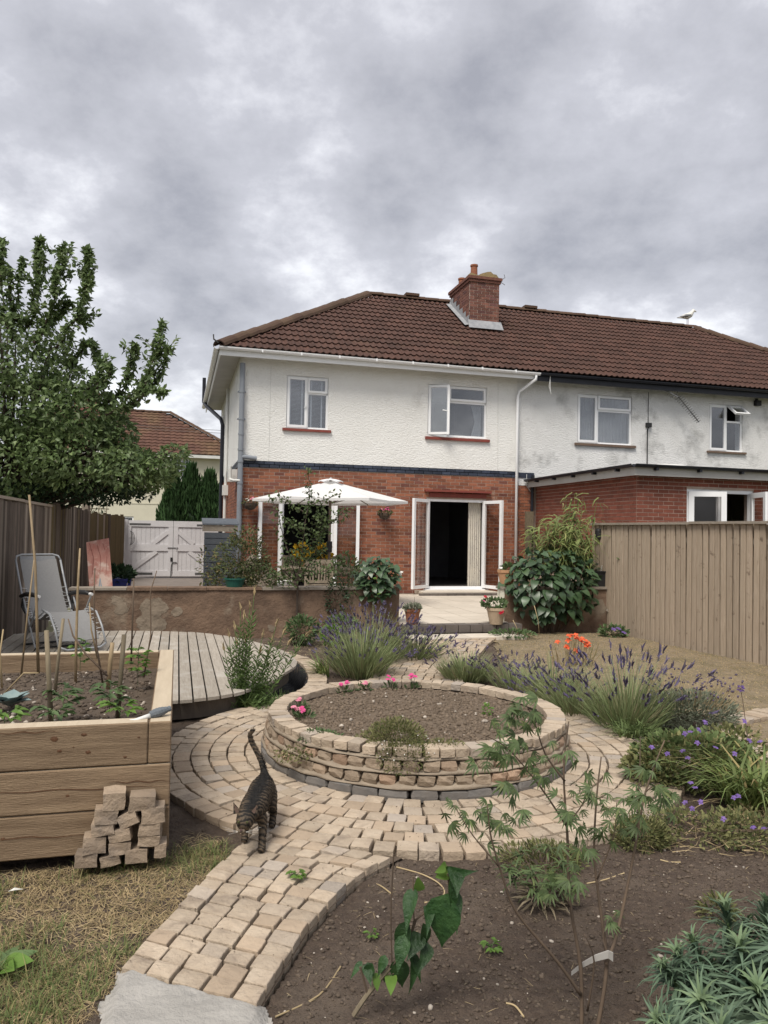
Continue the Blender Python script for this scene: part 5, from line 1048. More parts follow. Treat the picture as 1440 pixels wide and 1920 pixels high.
# ------------------------------------------------------------------ parasol and furniture on the patio
pa = thing('parasol', 'large open white canvas parasol on a dark pole over the patio table', 'parasol', (-1.019, 14.300, .14))
MB().lathe([(.25, 0), (.25, .05), (.06, .08), (.03, .3), (0, .3)], 20).build('base', m_blkpl, pa); MB().tube([(0, 0, .05), (0, 0, 2.42)], .026, 10).build('pole', m_pole, pa)
MB().tube([(0, -.02, 1.02), (0, -.02, 1.22)], .055, 10).build('winder', m_blkpl, pa)
RC, ZE, ZC = 1.47, 2.0, 2.36; n6 = 6; vs = [(0, 0, ZC)]; fs = []; nseg = 6
for k in range(n6*nseg):
    a = 2*PI*k/(n6*nseg)+.02; f = abs(((k % nseg)/nseg)*2-1); rr = math.cos(PI/n6)/math.cos((k % nseg)/nseg*2*PI/n6-PI/n6)
    for j in range(1, 7):
        t = j/6; z = ZC+(ZE-ZC)*t-.05*math.sin(t*PI)*(1-f)-.02*(1-f)*t; vs.append((RC*rr*t*math.cos(a), RC*rr*t*math.sin(a), z))
    vs.append((RC*rr*math.cos(a), RC*rr*math.sin(a), ZE-.02*(1-f)-.045))
m_ = n6*nseg
for k in range(m_):
    k2 = (k+1) % m_; fs.append((0, 1+7*k, 1+7*k2)); fs += [(1+7*k+j, 2+7*k+j, 2+7*k2+j, 1+7*k2+j) for j in range(6)]
MB().add(vs, fs).build('canopy', m_canvas, pa)
mb = MB(); vs = [(0, 0, ZC+.045)]; fs = []
for k in range(24):
    a = 2*PI*k/24; vs += [(.10*math.cos(a), .10*math.sin(a), ZC+.035), (.235*math.cos(a), .235*math.sin(a), ZC-.025+.028*abs(math.sin(3*a)))]
for k in range(24): k2 = (k+1) % 24; fs += [(0, 1+2*k, 1+2*k2), (1+2*k, 2+2*k, 2+2*k2, 1+2*k2)]
mb.add(vs, fs).lathe([(.03, ZC+.03), (.025, ZC+.06), (0, ZC+.07)], 10); mb.build('vent_cap', m_canvas, pa)
for k in range(6):
    a = 2*PI*k/6+.02; e = (RC*.97*math.cos(a), RC*.97*math.sin(a), ZE-.035); MB().tube([(0, 0, ZC-.03), e], .011, 5).build('rib', m_pole, pa); MB().tube([(.03*math.cos(a), .03*math.sin(a), ZC-.42), (RC*.5*math.cos(a), RC*.5*math.sin(a), (ZC+ZE)/2-.06)], .009, 5).build('strut', m_pole, pa)
tx, ty = -1.119, 14.450
tb2 = thing('patio_table', 'weathered teak garden table under the parasol', 'table', (tx, ty, .14), YAW)
for k in range(8): MB().box(-.85, .85, -.44+k*.11, -.34+k*.11, .70, .73).build('slat', m_teak, tb2)
MB().box(-.78, .78, -.38, .38, .62, .695).build('apron', m_teak, tb2)
for sx in (-.74, .74):
    for sy in (-.36, .36): MB().box(sx-.035, sx+.035, sy-.035, sy+.035, 0, .62).build('leg', m_teak, tb2)
def chair(loc, rz, label):
    t = thing('slatted_chair', label, 'chair', loc, rz, 'teak chairs round the patio table')
    MB().box(-.24, .24, -.22, .24, .42, .45).build('seat', m_teak, t)
    br = MB().box(-.24, .24, -.25, -.22, .84, .91).box(-.24, .24, -.25, -.22, .50, .55).build('backrest', m_teak, t)
    for k in range(9): MB().box(-.20+k*.05-.014, -.20+k*.05+.014, -.245, -.225, .55, .84).build('slat', m_teak, br)
    for x in (-.23, .23): MB().box(x-.02, x+.02, -.255, -.215, 0, .87).build('leg', m_teak, t); MB().box(x-.02, x+.02, .19, .23, 0, .64).build('leg', m_teak, t); MB().box(x-.03, x+.03, -.22, .25, .64, .67).build('armrest', m_teak, t)
chair((-1.144, 13.500, .14), .1, 'slatted teak chair with its back to the garden, in front of the patio table')
chair((-1.714, 15.050, .14), PI+.3, 'slatted teak chair behind the patio table, left of the parasol pole')
chair((-0.870, 15.100, .14), PI+.2, 'slatted teak chair behind the patio table, right of the parasol pole')
ar = thing('armchair', 'taupe wicker garden armchair at the left end of the patio, by the white door frame', 'armchair', (-2.018, 13.700, .14), YAW+.9)
m_wick = mat('taupe_wicker', (.21, .175, .14), (.16, .13, .105), 60, .9, .8, 150)
MB().box(-.32, .32, -.3, .32, .18, .42).build('seat', m_wick, ar); MB().tube([(-.3, .3, .4), (-.27, .36, .75), (0, .40, .90), (.27, .36, .75), (.3, .3, .4)], .07, 8).box(-.28, .28, .3, .38, .4, .8).build('backrest', m_wick, ar, smooth=False)
for s in (-1, 1): MB().box(s*.34-.06, s*.34+.06, -.3, .34, .2, .62).build('arm', m_wick, ar)
MB().box(-.27, .27, -.28, .28, .42, .50).build('cushion', m_whitep, ar)
def bouquet(loc, label):
    t = thing('yellow_flowers', label, 'flowers', loc, 0, 'yellow flowers on the patio table'); MB().lathe([(.05, 0), (.07, .08), (.05, .16)], 14).build('vase', m_opot, t)
    P, d = in_blob(70, (0, 0, .28), (.14, .14, .12), .7); leaf_part('flowers', P, d+rdir(70)*.3, rdir(70), .09, .08, m_yellow, t); P, d = in_blob(60, (0, 0, .18), (.10, .10, .1)); leaf_part('leaves', P, d, rdir(60), .08, .04, m_low, t)
bouquet((-1.532, 14.300, .875), 'larger round bunch of yellow flowers on the left of the patio table'); bouquet((-1.165, 14.750, .875), 'smaller bunch of yellow flowers behind the parasol pole')
# ------------------------------------------------------------------ pots and hanging baskets
def pot_mesh(t, r0, r1, h, mt, name='pot'): MB().lathe([(r0*.3, 0), (r0, 0), (r1*.93, h*.82), (r1, h*.83), (r1, h), (r1-.015, h), (r1-.02, h*.9), (0, h*.9)], 24).build(name, mt, t, smooth=False)
def flowers(t, P, r, mt, n=6, name='flower', nmax=300):
    """small open blooms: n petals round each point"""
    k = 0
    for p in P:
        a = np.arange(n)*2*PI/n+rnd.random(); tl = rnd.uniform(.2, .9); ax_, ay_ = rnd.uniform(-.6, .6), rnd.uniform(-1.0, .0); D = np.stack([np.cos(a), np.sin(a), .3-np.cos(a)*ax_-np.sin(a)*ay_], 1); leaf_part(name, np.tile(np.array(p), (n, 1)), D, np.tile([0, -.4, 1], (n, 1)), r, r*.85, mt, t)
p1 = thing('terracotta_pot', 'terracotta pot of low succulents on the left front corner of the patio', 'plant pot', (0.468, 11.750, .14)); pot_mesh(p1, .085, .125, .23, m_pot)
P, d = in_blob(160, (0, 0, .24), (.13, .13, .06)); leaf_part('succulents', P, d+np.array([0, 0, .6]), rdir(160), .06, .03, m_grey, p1); MB().tube([(.02, 0, .24), (.03, 0, .42)], .003, 4).build('stem', m_stick, p1)
p2 = thing('rose_pot', 'cream pot with red geranium flowers by the cream wall end on the patio', 'plant pot', (1.792, 11.950, .14)); pot_mesh(p2, .10, .155, .26, m_cpot)
P, d = in_blob(220, (-.03, 0, .32), (.2, .15, .08)); leaf_part('foliage', P, d+np.array([0, 0, .4]), rdir(220), .05, .04, m_low, p2); flowers(p2, [(.07, -.14, .21), (.05, -.15, .19), (-.17, 0, .42)], .04, m_red, 7); flowers(p2, [(-.2, -.05, .36)], .025, m_pink)
p3 = thing('orange_clay_pot', 'orange clay pot standing on the cream painted end of the right garden wall', 'plant pot', H(3.98, -5.36, .70)); pot_mesh(p3, .10, .15, .27, m_opot); P, d = in_blob(120, (.05, 0, .28), (.14, .14, .08)); leaf_part('foliage', P, d, rdir(120), .07, .05, m_low, p3); flowers(p3, [(-.1, -.08, .30)], .03, m_whitef)
p4 = thing('white_flower_pot', 'small green pot with one white bloom on the wall end beside the patio opening', 'plant pot', H(1.98, -5.4, .70)); pot_mesh(p4, .055, .075, .16, m_low); P, d = in_blob(90, (0, 0, .2), (.12, .1, .07)); leaf_part('foliage', P, d, rdir(90), .06, .04, m_low, p4); flowers(p4, [(.15, -.06, .20), (.17, -.04, .22), (.13, -.06, .23)], .04, m_whitef, 7)
p5 = thing('green_pot', 'dark green glazed pot on the wall coping below the grey soil pipe', 'plant pot', H(-.42, -5.4, .70)); pot_mesh(p5, .12, .16, .13, m_greenp)
bp = thing('black_planter', 'square black planter with white tag on the right garden wall next to the fence', 'planter', H(5.62, -5.38, .70), YAW); MB().box(-.17, .17, -.12, .12, 0, .24).box(-.185, .185, -.135, .135, .24, .26).build('box', m_blkpl, bp); MB().bar((.07, -.05, .26), (.08, -.06, .36), .05, .004).build('plant_tag', m_whitef, bp)
P, d = in_blob(60, (-.1, 0, .3), (.12, .1, .1)); leaf_part('foliage', P, d, rdir(60), .06, .04, m_grey, bp)
for k, (x, Y, s, lab) in enumerate(((222, 15.5, 1.0, 'blue glazed trough pot with dark leaves against the left fence'), (235, 17.2, .8, 'smaller blue glazed pot behind the first one by the gates'))):
    q = (lambda x, Y: (x-720+.018*100)/1420*Y)(x, Y); t = thing('blue_pot', lab, 'plant pot', (q, Y, .14), YAW, 'blue pots by the left fence')
    MB().add([(-.16*s, -.16*s, 0), (.16*s, -.16*s, 0), (.16*s, .16*s, 0), (-.16*s, .16*s, 0), (-.2*s, -.2*s, .33*s), (.2*s, -.2*s, .33*s), (.2*s, .2*s, .33*s), (-.2*s, .2*s, .33*s)], [(0, 3, 2, 1), (4, 5, 6, 7), (0, 1, 5, 4), (1, 2, 6, 5), (2, 3, 7, 6), (3, 0, 4, 7)]).box(-.21*s, .21*s, -.21*s, .21*s, .33*s, .37*s).build('pot', m_bluep, t)
    P, d = in_blob(200, (0, 0, .45*s), (.24*s, .24*s, .16*s)); leaf_part('foliage', P, d+np.array([0, 0, .5]), rdir(200), .12, .06, m_leafD, t)
def basket(loc, label, mt1, mt2):
    t = thing('hanging_basket', label, 'hanging basket', loc, 0, 'hanging baskets on the brick wall'); mb = MB()
    for k in range(5): r = .155*math.cos(k*PI/10); mb.lathe([(r, -.14*math.sin(k*PI/10)), (r+.006, -.14*math.sin(k*PI/10)+.006)], 18)
    for k in range(9): a = 2*PI*k/9; mb.tube([(.155*math.cos(a)*math.cos(j*PI/10), .155*math.sin(a)*math.cos(j*PI/10), -.14*math.sin(j*PI/10)) for j in range(6)], .004, 4)
    for k in range(3): a = 2*PI*k/3; mb.tube([(.15*math.cos(a), .15*math.sin(a), 0), (0, 0, .30)], .003, 4)
    mb.tube([(0, 0, .30), (0, .2, .31)], .008, 5); mb.build('wire_frame', m_iron, t); MB().lathe([(.14, 0), (.13, -.05), (.09, -.11), (0, -.13)], 14).build('moss_liner', m_stick, t)
    P, d = in_blob(130, (0, 0, .02), (.17, .15, .07)); leaf_part('foliage', P, d, rdir(130), .05, .03, m_leafR, t)
    flowers(t, [(.03, -.13, .09), (.09, -.12, .08), (.07, -.1, .12)], .035, mt1); flowers(t, [(-.06, -.12, .09), (-.02, -.13, .06)], .035, mt2)
basket(H(3.28, -.22, 1.98), 'wire hanging basket with pink flowers on the bare brickwork between the doors', m_pink, m_palepink); basket(H(.25, -.25, 2.12), 'wire hanging basket of pale pink flowers beside the grey soil pipe', m_palepink, m_whitef)
wp = thing('wooden_post', 'grey weathered timber post against the brick beside the white downpipe', 'post', H(6.86, -.25, .14), YAW); MB().box(-.06, .06, -.05, .05, 0, 1.95).build('post', m_stake, wp); MB().box(-.09, .09, -.08, .02, 1.55, 1.97).build('block', m_stake, wp)
gd = thing('painted_board', 'tall pink and red painted board leaning against the left fence', 'board', (-4.816, 13.000, .14), .35)
m_art = mat('pink_art_paint', (.50, .26, .21), (.36, .13, .10), 2.2, .5, wave=None, stretch=(4, 4, .8), c4=(.60, .45, .38), s4=3, t4=(.5, .6))
MB().add([(-.16, 0, 0), (.22, 0, 0), (.22, .03, 0), (-.16, .03, 0), (-.27, .36, 1.14), (.10, .36, 1.22), (.10, .39, 1.22), (-.27, .39, 1.14)], [(0, 3, 2, 1), (4, 5, 6, 7), (0, 1, 5, 4), (1, 2, 6, 5), (2, 3, 7, 6), (3, 0, 4, 7)]).build('panel', m_art, gd)
sl = lambda x, t: (x-.1*t, -.006+.36*t, 1.18*t)
mb = MB()
for x0, x1, t1, w_ in ((-.06, .02, .45, .022), (.06, .02, .45, .022)): mb.tube([sl(x0, .02), sl(x1, t1)], [.02, .003], 5)
mb.build('pale_blue_streak', mat('blue_art_paint', (.22, .34, .42), rough=.5), gd)
mb = MB()
for x in (-.1, .02, .12): mb.tube([sl(x, .5), sl(x+.03, .75), sl(x-.02, .95)], .004, 4)
mb.build('dark_streak', m_redsill, gd)
# ------------------------------------------------------------------ reclining garden chair on the deck
zc = thing('reclining_chair', 'grey folding reclining garden chair with laced sling fabric on the deck', 'reclining chair', (-3.86, 8.95, .15), R(-134)); zc.scale = (.92, .92, .92)
prof_b = [(-.56, 1.08), (-.44, .86), (-.29, .60), (-.16, .42), (-.08, .37)]; prof_s = [(-.08, .37), (.14, .36), (.36, .47)]; prof_f = [(.36, .47), (.52, .40), (.68, .27), (.78, .16)]
def sling(name, pr, w, mt, th=.008):
    vs = [];
    for y, z in pr: vs += [(-w, y, z), (0, y, z-.015), (w, y, z)]
    k = len(pr); vs += [(a, b, c-th) for a, b, c in vs]
    fs = [(3*i+j, 3*i+j+1, 3*i+j+4, 3*i+j+3) for i in range(k-1) for j in range(2)]; fs += [tuple(q+3*k for q in f_[::-1]) for f_ in fs]
    return MB().add(vs, fs).build(name, mt, zc, smooth=True)
sling('back_sling', prof_b, .235, m_sling); sling('seat_sling', prof_s, .235, m_sling); sling('foot_sling', prof_f, .235, m_sling)
MB().box(-.23, .23, -.02, .0, 0, .07).build('head_trim', m_slingd, zc, Matrix.Translation((0, -.555, 1.06)) @ Matrix.Rotation(R(28), 4, 'X'))
mb = MB()
for s in (-1, 1): mb.tube([(s*.29, y, z) for y, z in prof_b+prof_s[1:]], .013, 8); 
mb.tube([(-.29, -.55, 1.07), (-.27, -.585, 1.12), (-.2, -.60, 1.14), (.2, -.60, 1.14), (.27, -.585, 1.12), (.29, -.55, 1.07)], .013, 8); mb.build('back_frame', m_tubeg, zc, smooth=True)
mb = MB()
for s in (-1, 1): mb.tube([(s*.29, .34, .50), (s*.29, .56, .46), (s*.29, .72, .30), (s*.29, .84, .10)], .013, 8)
mb.tube([(-.29, .84, .10), (-.2, .87, .06), (.2, .87, .06), (.29, .84, .10)], .013, 8); mb.build('foot_frame', m_tubeg, zc, smooth=True)
for s in (-1, 1):
    MB().tube([(s*.31, -.30, .62), (s*.32, -.1, .66), (s*.33, .12, .67), (s*.33, .28, .66)], [.022, .03, .03, .02], 8).build('armrest', m_blkpl, zc, smooth=True)
    MB().tube([(s*.33, .26, .66), (s*.33, .34, .66)], .02, 8).build('armrest_end', m_cord, zc)
    MB().tube([(s*.33, .32, .65), (s*.32, .12, .34), (s*.32, -.16, .02)], .012, 8).build('leg', m_tubeg, zc); MB().tube([(s*.32, -.18, .60), (s*.32, .0, .34), (s*.32, .24, .02)], .012, 8).build('leg', m_tubeg, zc)
    MB().tube([(s*.32, -.18, .60), (s*.32, -.2, .5), (s*.30, -.14, .42)], .02, 6).build('recline_bracket', m_blkpl, zc)
    mb = MB(); PB = prof_b+prof_s[1:]+prof_f[1:]
    for k in range(34):
        t = .18+.82*k/34; i = t*(len(PB)-1); a = int(i); f_ = i-a; q = lambda o_: (PB[a][0]+(PB[min(a+1, len(PB)-1)][0]-PB[a][0])*f_+o_*.5, PB[a][1]+(PB[min(a+1, len(PB)-1)][1]-PB[a][1])*f_+o_); mb.tube([(s*.225, *q(.012)), (s*.285, *q(-.012 if k % 2 else .022))], .004, 4)
    stuff(mb.build('lacing', m_cord, zc))
for y in (-.17, .25): MB().tube([(-.32, y, .02), (.32, y, .02)], .012, 8).build('foot_bar', m_blkpl, zc)
# ------------------------------------------------------------------ canes, seedlings and tool in the timber bed
def cane(pts, r, mt, label, cat='cane', grp='canes and stakes in the timber bed', name='cane', n=7):
    pts = [Vector(p) for p in pts]; t = tag(MB().tube([p-pts[0] for p in pts], r, n).build(name, mt, None, None, True), label, cat, grp); t.location = pts[0]; return t
cane([(-2.407, 5.350, 0.517), (-2.431, 5.350, 0.935), (-2.452, 5.350, 1.272), (-2.533, 5.400, 1.770)], [.011, .010, .009, .008], m_cane, 'tallest bamboo cane in the timber bed, leaning in front of the reclining chair')
cane([(-1.747, 4.050, 0.516), (-1.768, 4.050, 0.775), (-1.786, 4.050, 0.995)], [.014, .013, .012], m_stake, 'stout weathered stake in the front left of the timber bed', 'stake', name='stake')
cane([(-1.428, 4.150, 0.514), (-1.415, 4.150, 0.792), (-1.405, 4.150, 0.966)], [.014, .013, .013], m_stake, 'stout stake with a flared top at the front right of the timber bed', 'stake', name='stake')
cane([(-1.699, 4.750, 0.542), (-1.690, 4.750, 0.714), (-1.680, 4.750, 0.830)], [.014, .014, .013], m_cane, 'short pale sawn stake in the right half of the timber bed', 'stake', name='stake')
cane([(-2.456, 5.200, 0.533), (-2.425, 5.200, 0.951), (-2.415, 5.250, 1.314)], [.007, .006, .005], m_cane, 'thin pale cane leaning right, leftmost in the timber bed')
cane([(-2.030, 4.750, 0.509), (-2.014, 4.750, 0.741), (-1.991, 4.750, 0.974)], [.011, .010, .010], m_stake, 'tapered grey cane leaning right in the middle of the timber bed')
cane([(-2.043, 5.100, 0.499), (-2.047, 5.100, 0.790), (-2.047, 5.100, 1.129), (-2.040, 5.100, 1.405)], [.010, .009, .008, .006], m_cane, 'tall straight cane behind the footrest of the reclining chair')
cane([(-1.788, 4.900, 0.543), (-1.836, 4.900, 0.788), (-1.861, 4.900, 1.062), (-1.860, 4.900, 1.285)], [.007, .006, .005, .004], m_stick, 'dark crooked stick standing in the timber bed below the painted board', 'stick', name='stick')
cane([(-1.864, 5.000, 0.686), (-1.911, 5.000, 0.877), (-1.927, 5.000, 1.051)], [.006, .005, .004], m_cane, 'pale forked twig standing in the timber bed by the footrest', 'stick', name='stick')
cane([(-1.741, 5.300, 0.601), (-1.739, 5.300, 0.953), (-1.738, 5.300, 1.194)], [.007, .006, .005], m_stick, 'thin upright stick near the back right corner of the timber bed', 'stick', name='stick')
cane([(-1.556, 5.000, 0.569), (-1.518, 5.000, 0.849), (-1.528, 5.000, 1.129), (-1.490, 5.000, 1.270)], [.005, .0045, .004, .003], m_stick, 'thin wavy twig with small leaves at the back right of the timber bed', 'stick', name='stick')
cane([(-1.650, 4.600, 0.650), (-1.790, 4.600, 0.786), (-1.867, 4.600, 0.890), (-1.899, 4.600, 0.992)], [.006, .006, .005, .004], m_stick, 'diagonal fallen twig across the middle of the timber bed', 'stick', name='stick')
cane([(-2.286, 4.600, 0.568), (-2.305, 4.600, 0.776), (-2.290, 4.600, 0.921)], [.006, .005, .004], m_straw2, 'dry straw stalk at the left end of the timber bed', 'stick', name='stick')
cane([(-2.222, 4.500, 0.559), (-2.110, 4.500, 0.680), (-2.002, 4.450, 0.691)], [.004, .004, .003], m_straw2, 'arched dry stalk lying over the left of the timber bed', 'stick', name='stick')
def seedling(loc, h, n, label, mt=None, L=.07, W=.03, grp=None, cat='seedling', name='seedling'):
    t = thing(name, label, cat, loc, 0, grp); A = []; B = []; P = []; D = []
    for k in range(n):
        z = h*(.25+.75*k/n); a = k*2.4; q = np.array([0, 0, z]); e = q+np.array([math.cos(a), math.sin(a), .5])*L*.9; A.append(q); B.append(e)
        for m2 in range(5): dd = np.array([math.cos(a+(m2-2)*.55), math.sin(a+(m2-2)*.55), .15-.1*abs(m2-2)]); P.append(q+(e-q)*(.5+.12*m2 if m2 < 4 else 1)); D.append(dd)
    V, F = tubes_np(A+[np.zeros(3)], B+[np.array([0, 0, h])], .002, .0015); link('stem', mesh_np('stem', V, F, m_low), t); k = len(P)
    leaf_part('foliage', P, D, np.tile([0, 0, 1.], (k, 1))+rdir(k)*.4, L*nr.uniform(.6, 1.2, k), W, mt or m_leafY, t)
sd = 'seedlings in the timber bed'
seedling((-1.686, 4.050, 0.579), .10, 7, 'tomato seedling left of centre, against the stout stake in the timber bed', m_low, grp=sd); seedling((-1.457, 4.100, 0.571), .13, 8, 'tomato seedling beside the flared stake in the timber bed', m_low, grp=sd)
seedling((-1.348, 3.950, 0.567), .06, 5, 'small tomato seedling close to the front right corner of the timber bed', m_leafY, grp=sd); seedling((-1.650, 3.850, 0.567), .05, 5, 'small seedling low behind the front sleeper of the timber bed', m_low, grp=sd); seedling((-1.847, 3.750, 0.573), .05, 4, 'bright seedling at the left edge of the photo behind the front sleeper', m_leafY, grp=sd)
seedling((-1.564, 4.900, 0.537), .24, 11, 'tall pale green pea plant at the back right of the timber bed', m_leafY, .055, .035, sd); seedling((-2.056, 5.200, 0.576), .2, 7, 'young climbing bean on the tall straight cane in the timber bed', m_leafY, .05, .035, sd)
cb = thing('cabbage', 'blue-grey young cabbage plant at the left edge of the timber bed', 'cabbage', (-2.091, 4.300, 0.528)); n = 9; a = np.arange(n)*2.4; leaf_part('leaves', np.zeros((n, 3)), np.stack([np.cos(a), np.sin(a), .5+.08*np.arange(n)], 1), np.stack([-np.cos(a)*.5, -np.sin(a)*.5, np.ones(n)], 1), .13, .11, mat('blue_grey_leaf', (.16, .22, .22), (.21, .27, .26), 20, .6), cb)
tl = thing('hand_tool', 'hand tool with curved white neck and dark grey ribbed grip on the bed corner', 'hand tool', (-1.139, 3.780, 0.599))
hp = Vector((-1.139, 3.780, 0.599)); pts = [Vector(p)-hp for p in ((-1.215, 3.700, 0.594), (-1.192, 3.700, 0.613), (-1.157, 3.720, 0.624), (-1.127, 3.740, 0.630))]; zb = .015
MB().tube([(p.x, p.y, max(zb-.0, p.z)) for p in pts], [.007, .009, .010, .013], 8).build('neck', m_whitep, tl, smooth=True)
g0, g1 = Vector((-1.130, 3.740, 0.632))-hp, Vector((-1.045, 3.800, 0.654))-hp; k = 14; MB().tube([g0+(g1-g0)*(i/k) for i in range(k+1)], [(.014+.010*math.sin(PI*min(1, i/k*1.05+.1)))*(1 if i % 2 else .93) for i in range(k+1)], 10).build('grip', mat('ribbed_grip', (.10, .115, .13), (.14, .155, .17), 60, .8, .4, 120), tl, smooth=False)
# ------------------------------------------------------------------ stack of spare setts against the timber bed
stk = ((219, 1491, 42, 36, 0, 'topmost sett on the left of the stack against the timber bed'), (267, 1495, 52, 30, -3, 'topmost sett on the right of the stack, broad and flat'), (205, 1521, 44, 30, -4, 'sett just under the left top one in the stack'), (244, 1526, 38, 28, 24, 'tilted sett wedged in the middle of the stack below the two top ones'), (286, 1517, 46, 33, 0, 'large sett on the right of the stack under the flat top one'),
       (201, 1543, 44, 27, 6, 'third sett down on the left side of the stack'), (281, 1543, 44, 24, 0, 'third sett down on the right side of the stack'), (231, 1554, 42, 25, 9, 'slanting grey sett in the centre of the stack'), (281, 1562, 42, 22, -3, 'fourth sett down on the right side of the stack, thin'), (186, 1572, 44, 34, -2, 'large sett sticking out at the lower left of the stack'),
       (228, 1578, 42, 24, 2, 'sett low in the centre of the stack on the bottom row'), (173, 1600, 42, 27, 0, 'leftmost sett of the bottom row of the stack'), (214, 1599, 38, 20, 8, 'second sett from the left in the bottom row'), (258, 1590, 44, 29, 0, 'third sett from the left in the bottom row'), (299, 1580, 24, 28, 0, 'small end-on sett at the right end of the bottom row'))
m_stk = mat('spare_sett_stone', (.33, .255, .185), (.24, .185, .135), 9, .9, 1, 45, isl=.22, c4=(.20, .16, .125), s4=6, t4=(.5, .65))
rst = [rock_mesh(200+k, m_stk, .065, 'loose_sett', (1.0, 1.0, 1.01)) for k in range(8)]
for k, (x, y, w_, h_, tilt, lab) in enumerate(stk):
    Y = 3.55; X = (x-720+.018*(y-960))/1420*Y; Y = 3.525+.27*(X+1.35); z = 1.55-(y-985-.018*x)/1420*Y; z = max(z, -.05+h_/1420*Y*.5)
    o = link('loose_sett', rst[k % 8], None, T3((X, Y+.0, z), (rnd.uniform(-.06, .06), R(-tilt), YAW+rnd.uniform(-.12, .12)), (w_/1420*3.55*.89, .10, h_/1420*3.55*.86))); tag(o, lab, 'stone', 'spare setts stacked against the timber bed')
# ------------------------------------------------------------------ plants
def big_leaf_mesh(mt, w=.62, droop=.25, fold=.12, nm='leaf', tip=1.0, k=5, heart=.0, acum=0):
    vs = []; t = np.linspace(0, 1, k+1); prof = np.sin(np.pi*np.clip(t, 0, 1)**.62)**(.85+.35*acum)*w/2*(1-acum*.35*t)
    for i, a in enumerate(t):
        x = a; z = -droop*a*a; p = prof[i] if 0 < i < k else .004
        vs += [(-p, x-(heart*(1-a) if i == 1 else 0), z+fold*p*2*.5), (0, x, z), (p, x-(heart*(1-a) if i == 1 else 0), z+fold*p*2*.5)]
    fs = [(3*i+j, 3*i+j+1, 3*i+j+4, 3*i+j+3) for i in range(k) for j in range(2)]
    return MB().add(vs, fs).mesh(nm, mt, True)
def aim(base, d, nrm, s, roll=0.0):
    d = Vector(d).normalized(); n = Vector(nrm); x = d.cross(n).normalized(); n = x.cross(d); M = Matrix(((x.x, d.x, n.x, 0), (x.y, d.y, n.y, 0), (x.z, d.z, n.z, 0), (0, 0, 0, 1)))
    sc = s if isinstance(s, tuple) else (s, s, s)
    return Matrix.Translation(base) @ M @ Matrix.Diagonal((*sc, 1))
def shrub(name, label, cat, loc, blobs, L, W, mt, up=.3, stems=6, stemr=.008, tmpl='leaf', grp=None, mt2=None):
    t = thing(name, label, cat, loc, 0, grp); mb = MB(); PP = []; DD = []
    for c, r, n in blobs:
        P, d = in_blob(n, c, r, .45); PP.append(P); DD.append(d+np.array([0, 0, up])+rdir(n)*.5)
        for k in range(max(1, stems//len(blobs))):
            q = Vector(c)+Vector((rnd.uniform(-.6, .6)*r[0], rnd.uniform(-.6, .6)*r[1], rnd.uniform(-.2, .7)*r[2])); b0 = Vector((rnd.uniform(-.05, .05), rnd.uniform(-.05, .05), -.03)); mb.tube([b0, (b0+q)*.5+Vector((rnd.uniform(-.04, .04), rnd.uniform(-.04, .04), .03)), q], [stemr, stemr*.7, stemr*.3], 5)
    mb.build('stems', m_stick, t); P = np.concatenate(PP); D = np.concatenate(DD); n = len(P)
    leaf_part('foliage', P, D, rdir(n)*.7+np.array([0, -.35, .8]), L*nr.uniform(.6, 1.25, n), W*nr.uniform(.7, 1.2, n), mt, t, tmpl=tmpl); return t
# the large tree over the left fence
tree = thing('leafy_tree', 'big dark green fruit tree with upright shoots overhanging the left fence', 'tree', (-6.9, 13.6, -.1))
to = np.array([-6.9, 13.6, -.1])
def tp(x, y, Y=13.2): return np.array([(x-720+.018*(y-960))/1420*Y, Y, 1.55+(985+.018*x-y)/1420*Y])-to
mb = MB(); mb.tube([(0, 0, 0), (.1, 0, 1.2), (.15, -.05, 2.2), (.3, -.1, 3.2)], [.19, .15, .12, .09], 10); mb.build('trunk', m_bark, tree, smooth=True)
mb = MB(); P_, D_, W_ = [], [], []; PD = []; DDk = []
mass = ((40, 860, 110, 75, 2300), (150, 855, 110, 72, 2400), (245, 880, 62, 42, 1000), (298, 876, 40, 28, 480), (50, 760, 100, 70, 1900), (150, 780, 80, 60, 1600), (215, 810, 38, 36, 420), (40, 690, 90, 50, 900), (115, 710, 50, 40, 420), (35, 625, 70, 40, 330), (-90, 780, 140, 150, 2000), (-60, 640, 90, 90, 700), (90, 645, 36, 34, 170), (285, 900, 36, 18, 200), (330, 848, 24, 12, 110))
for x, y, rx, ry, n in mass:
    c = tp(x, y); n = int(n*1.1); s_ = 13.2/1420; P, d = in_blob(n, c, (rx*s_, 1.15 if rx > 60 else .55, ry*s_), .55); P_.append(P); D_.append(d*.5+rdir(n)*.7+np.array([0, -.2, -.15]))
    for k in range(4): q = c+np.array([rnd.uniform(-.6, .6)*rx*s_, rnd.uniform(-.4, .4), rnd.uniform(-.5, .6)*ry*s_]); m0 = np.array([.2, -.05, rnd.uniform(1.6, 3)]); mb.tube([m0, m0*.5+q*.5+np.array([0, 0, -.12]), q], [.05, .03, .008], 6)
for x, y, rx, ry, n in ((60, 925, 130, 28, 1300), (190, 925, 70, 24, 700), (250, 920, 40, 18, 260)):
    c = tp(x, y, 13.5); P, d = in_blob(n, c, (rx*.0093, .8, ry*.0093), .3); PD.append(P); DDk.append(rdir(n)+np.array([0, 0, -.3]))
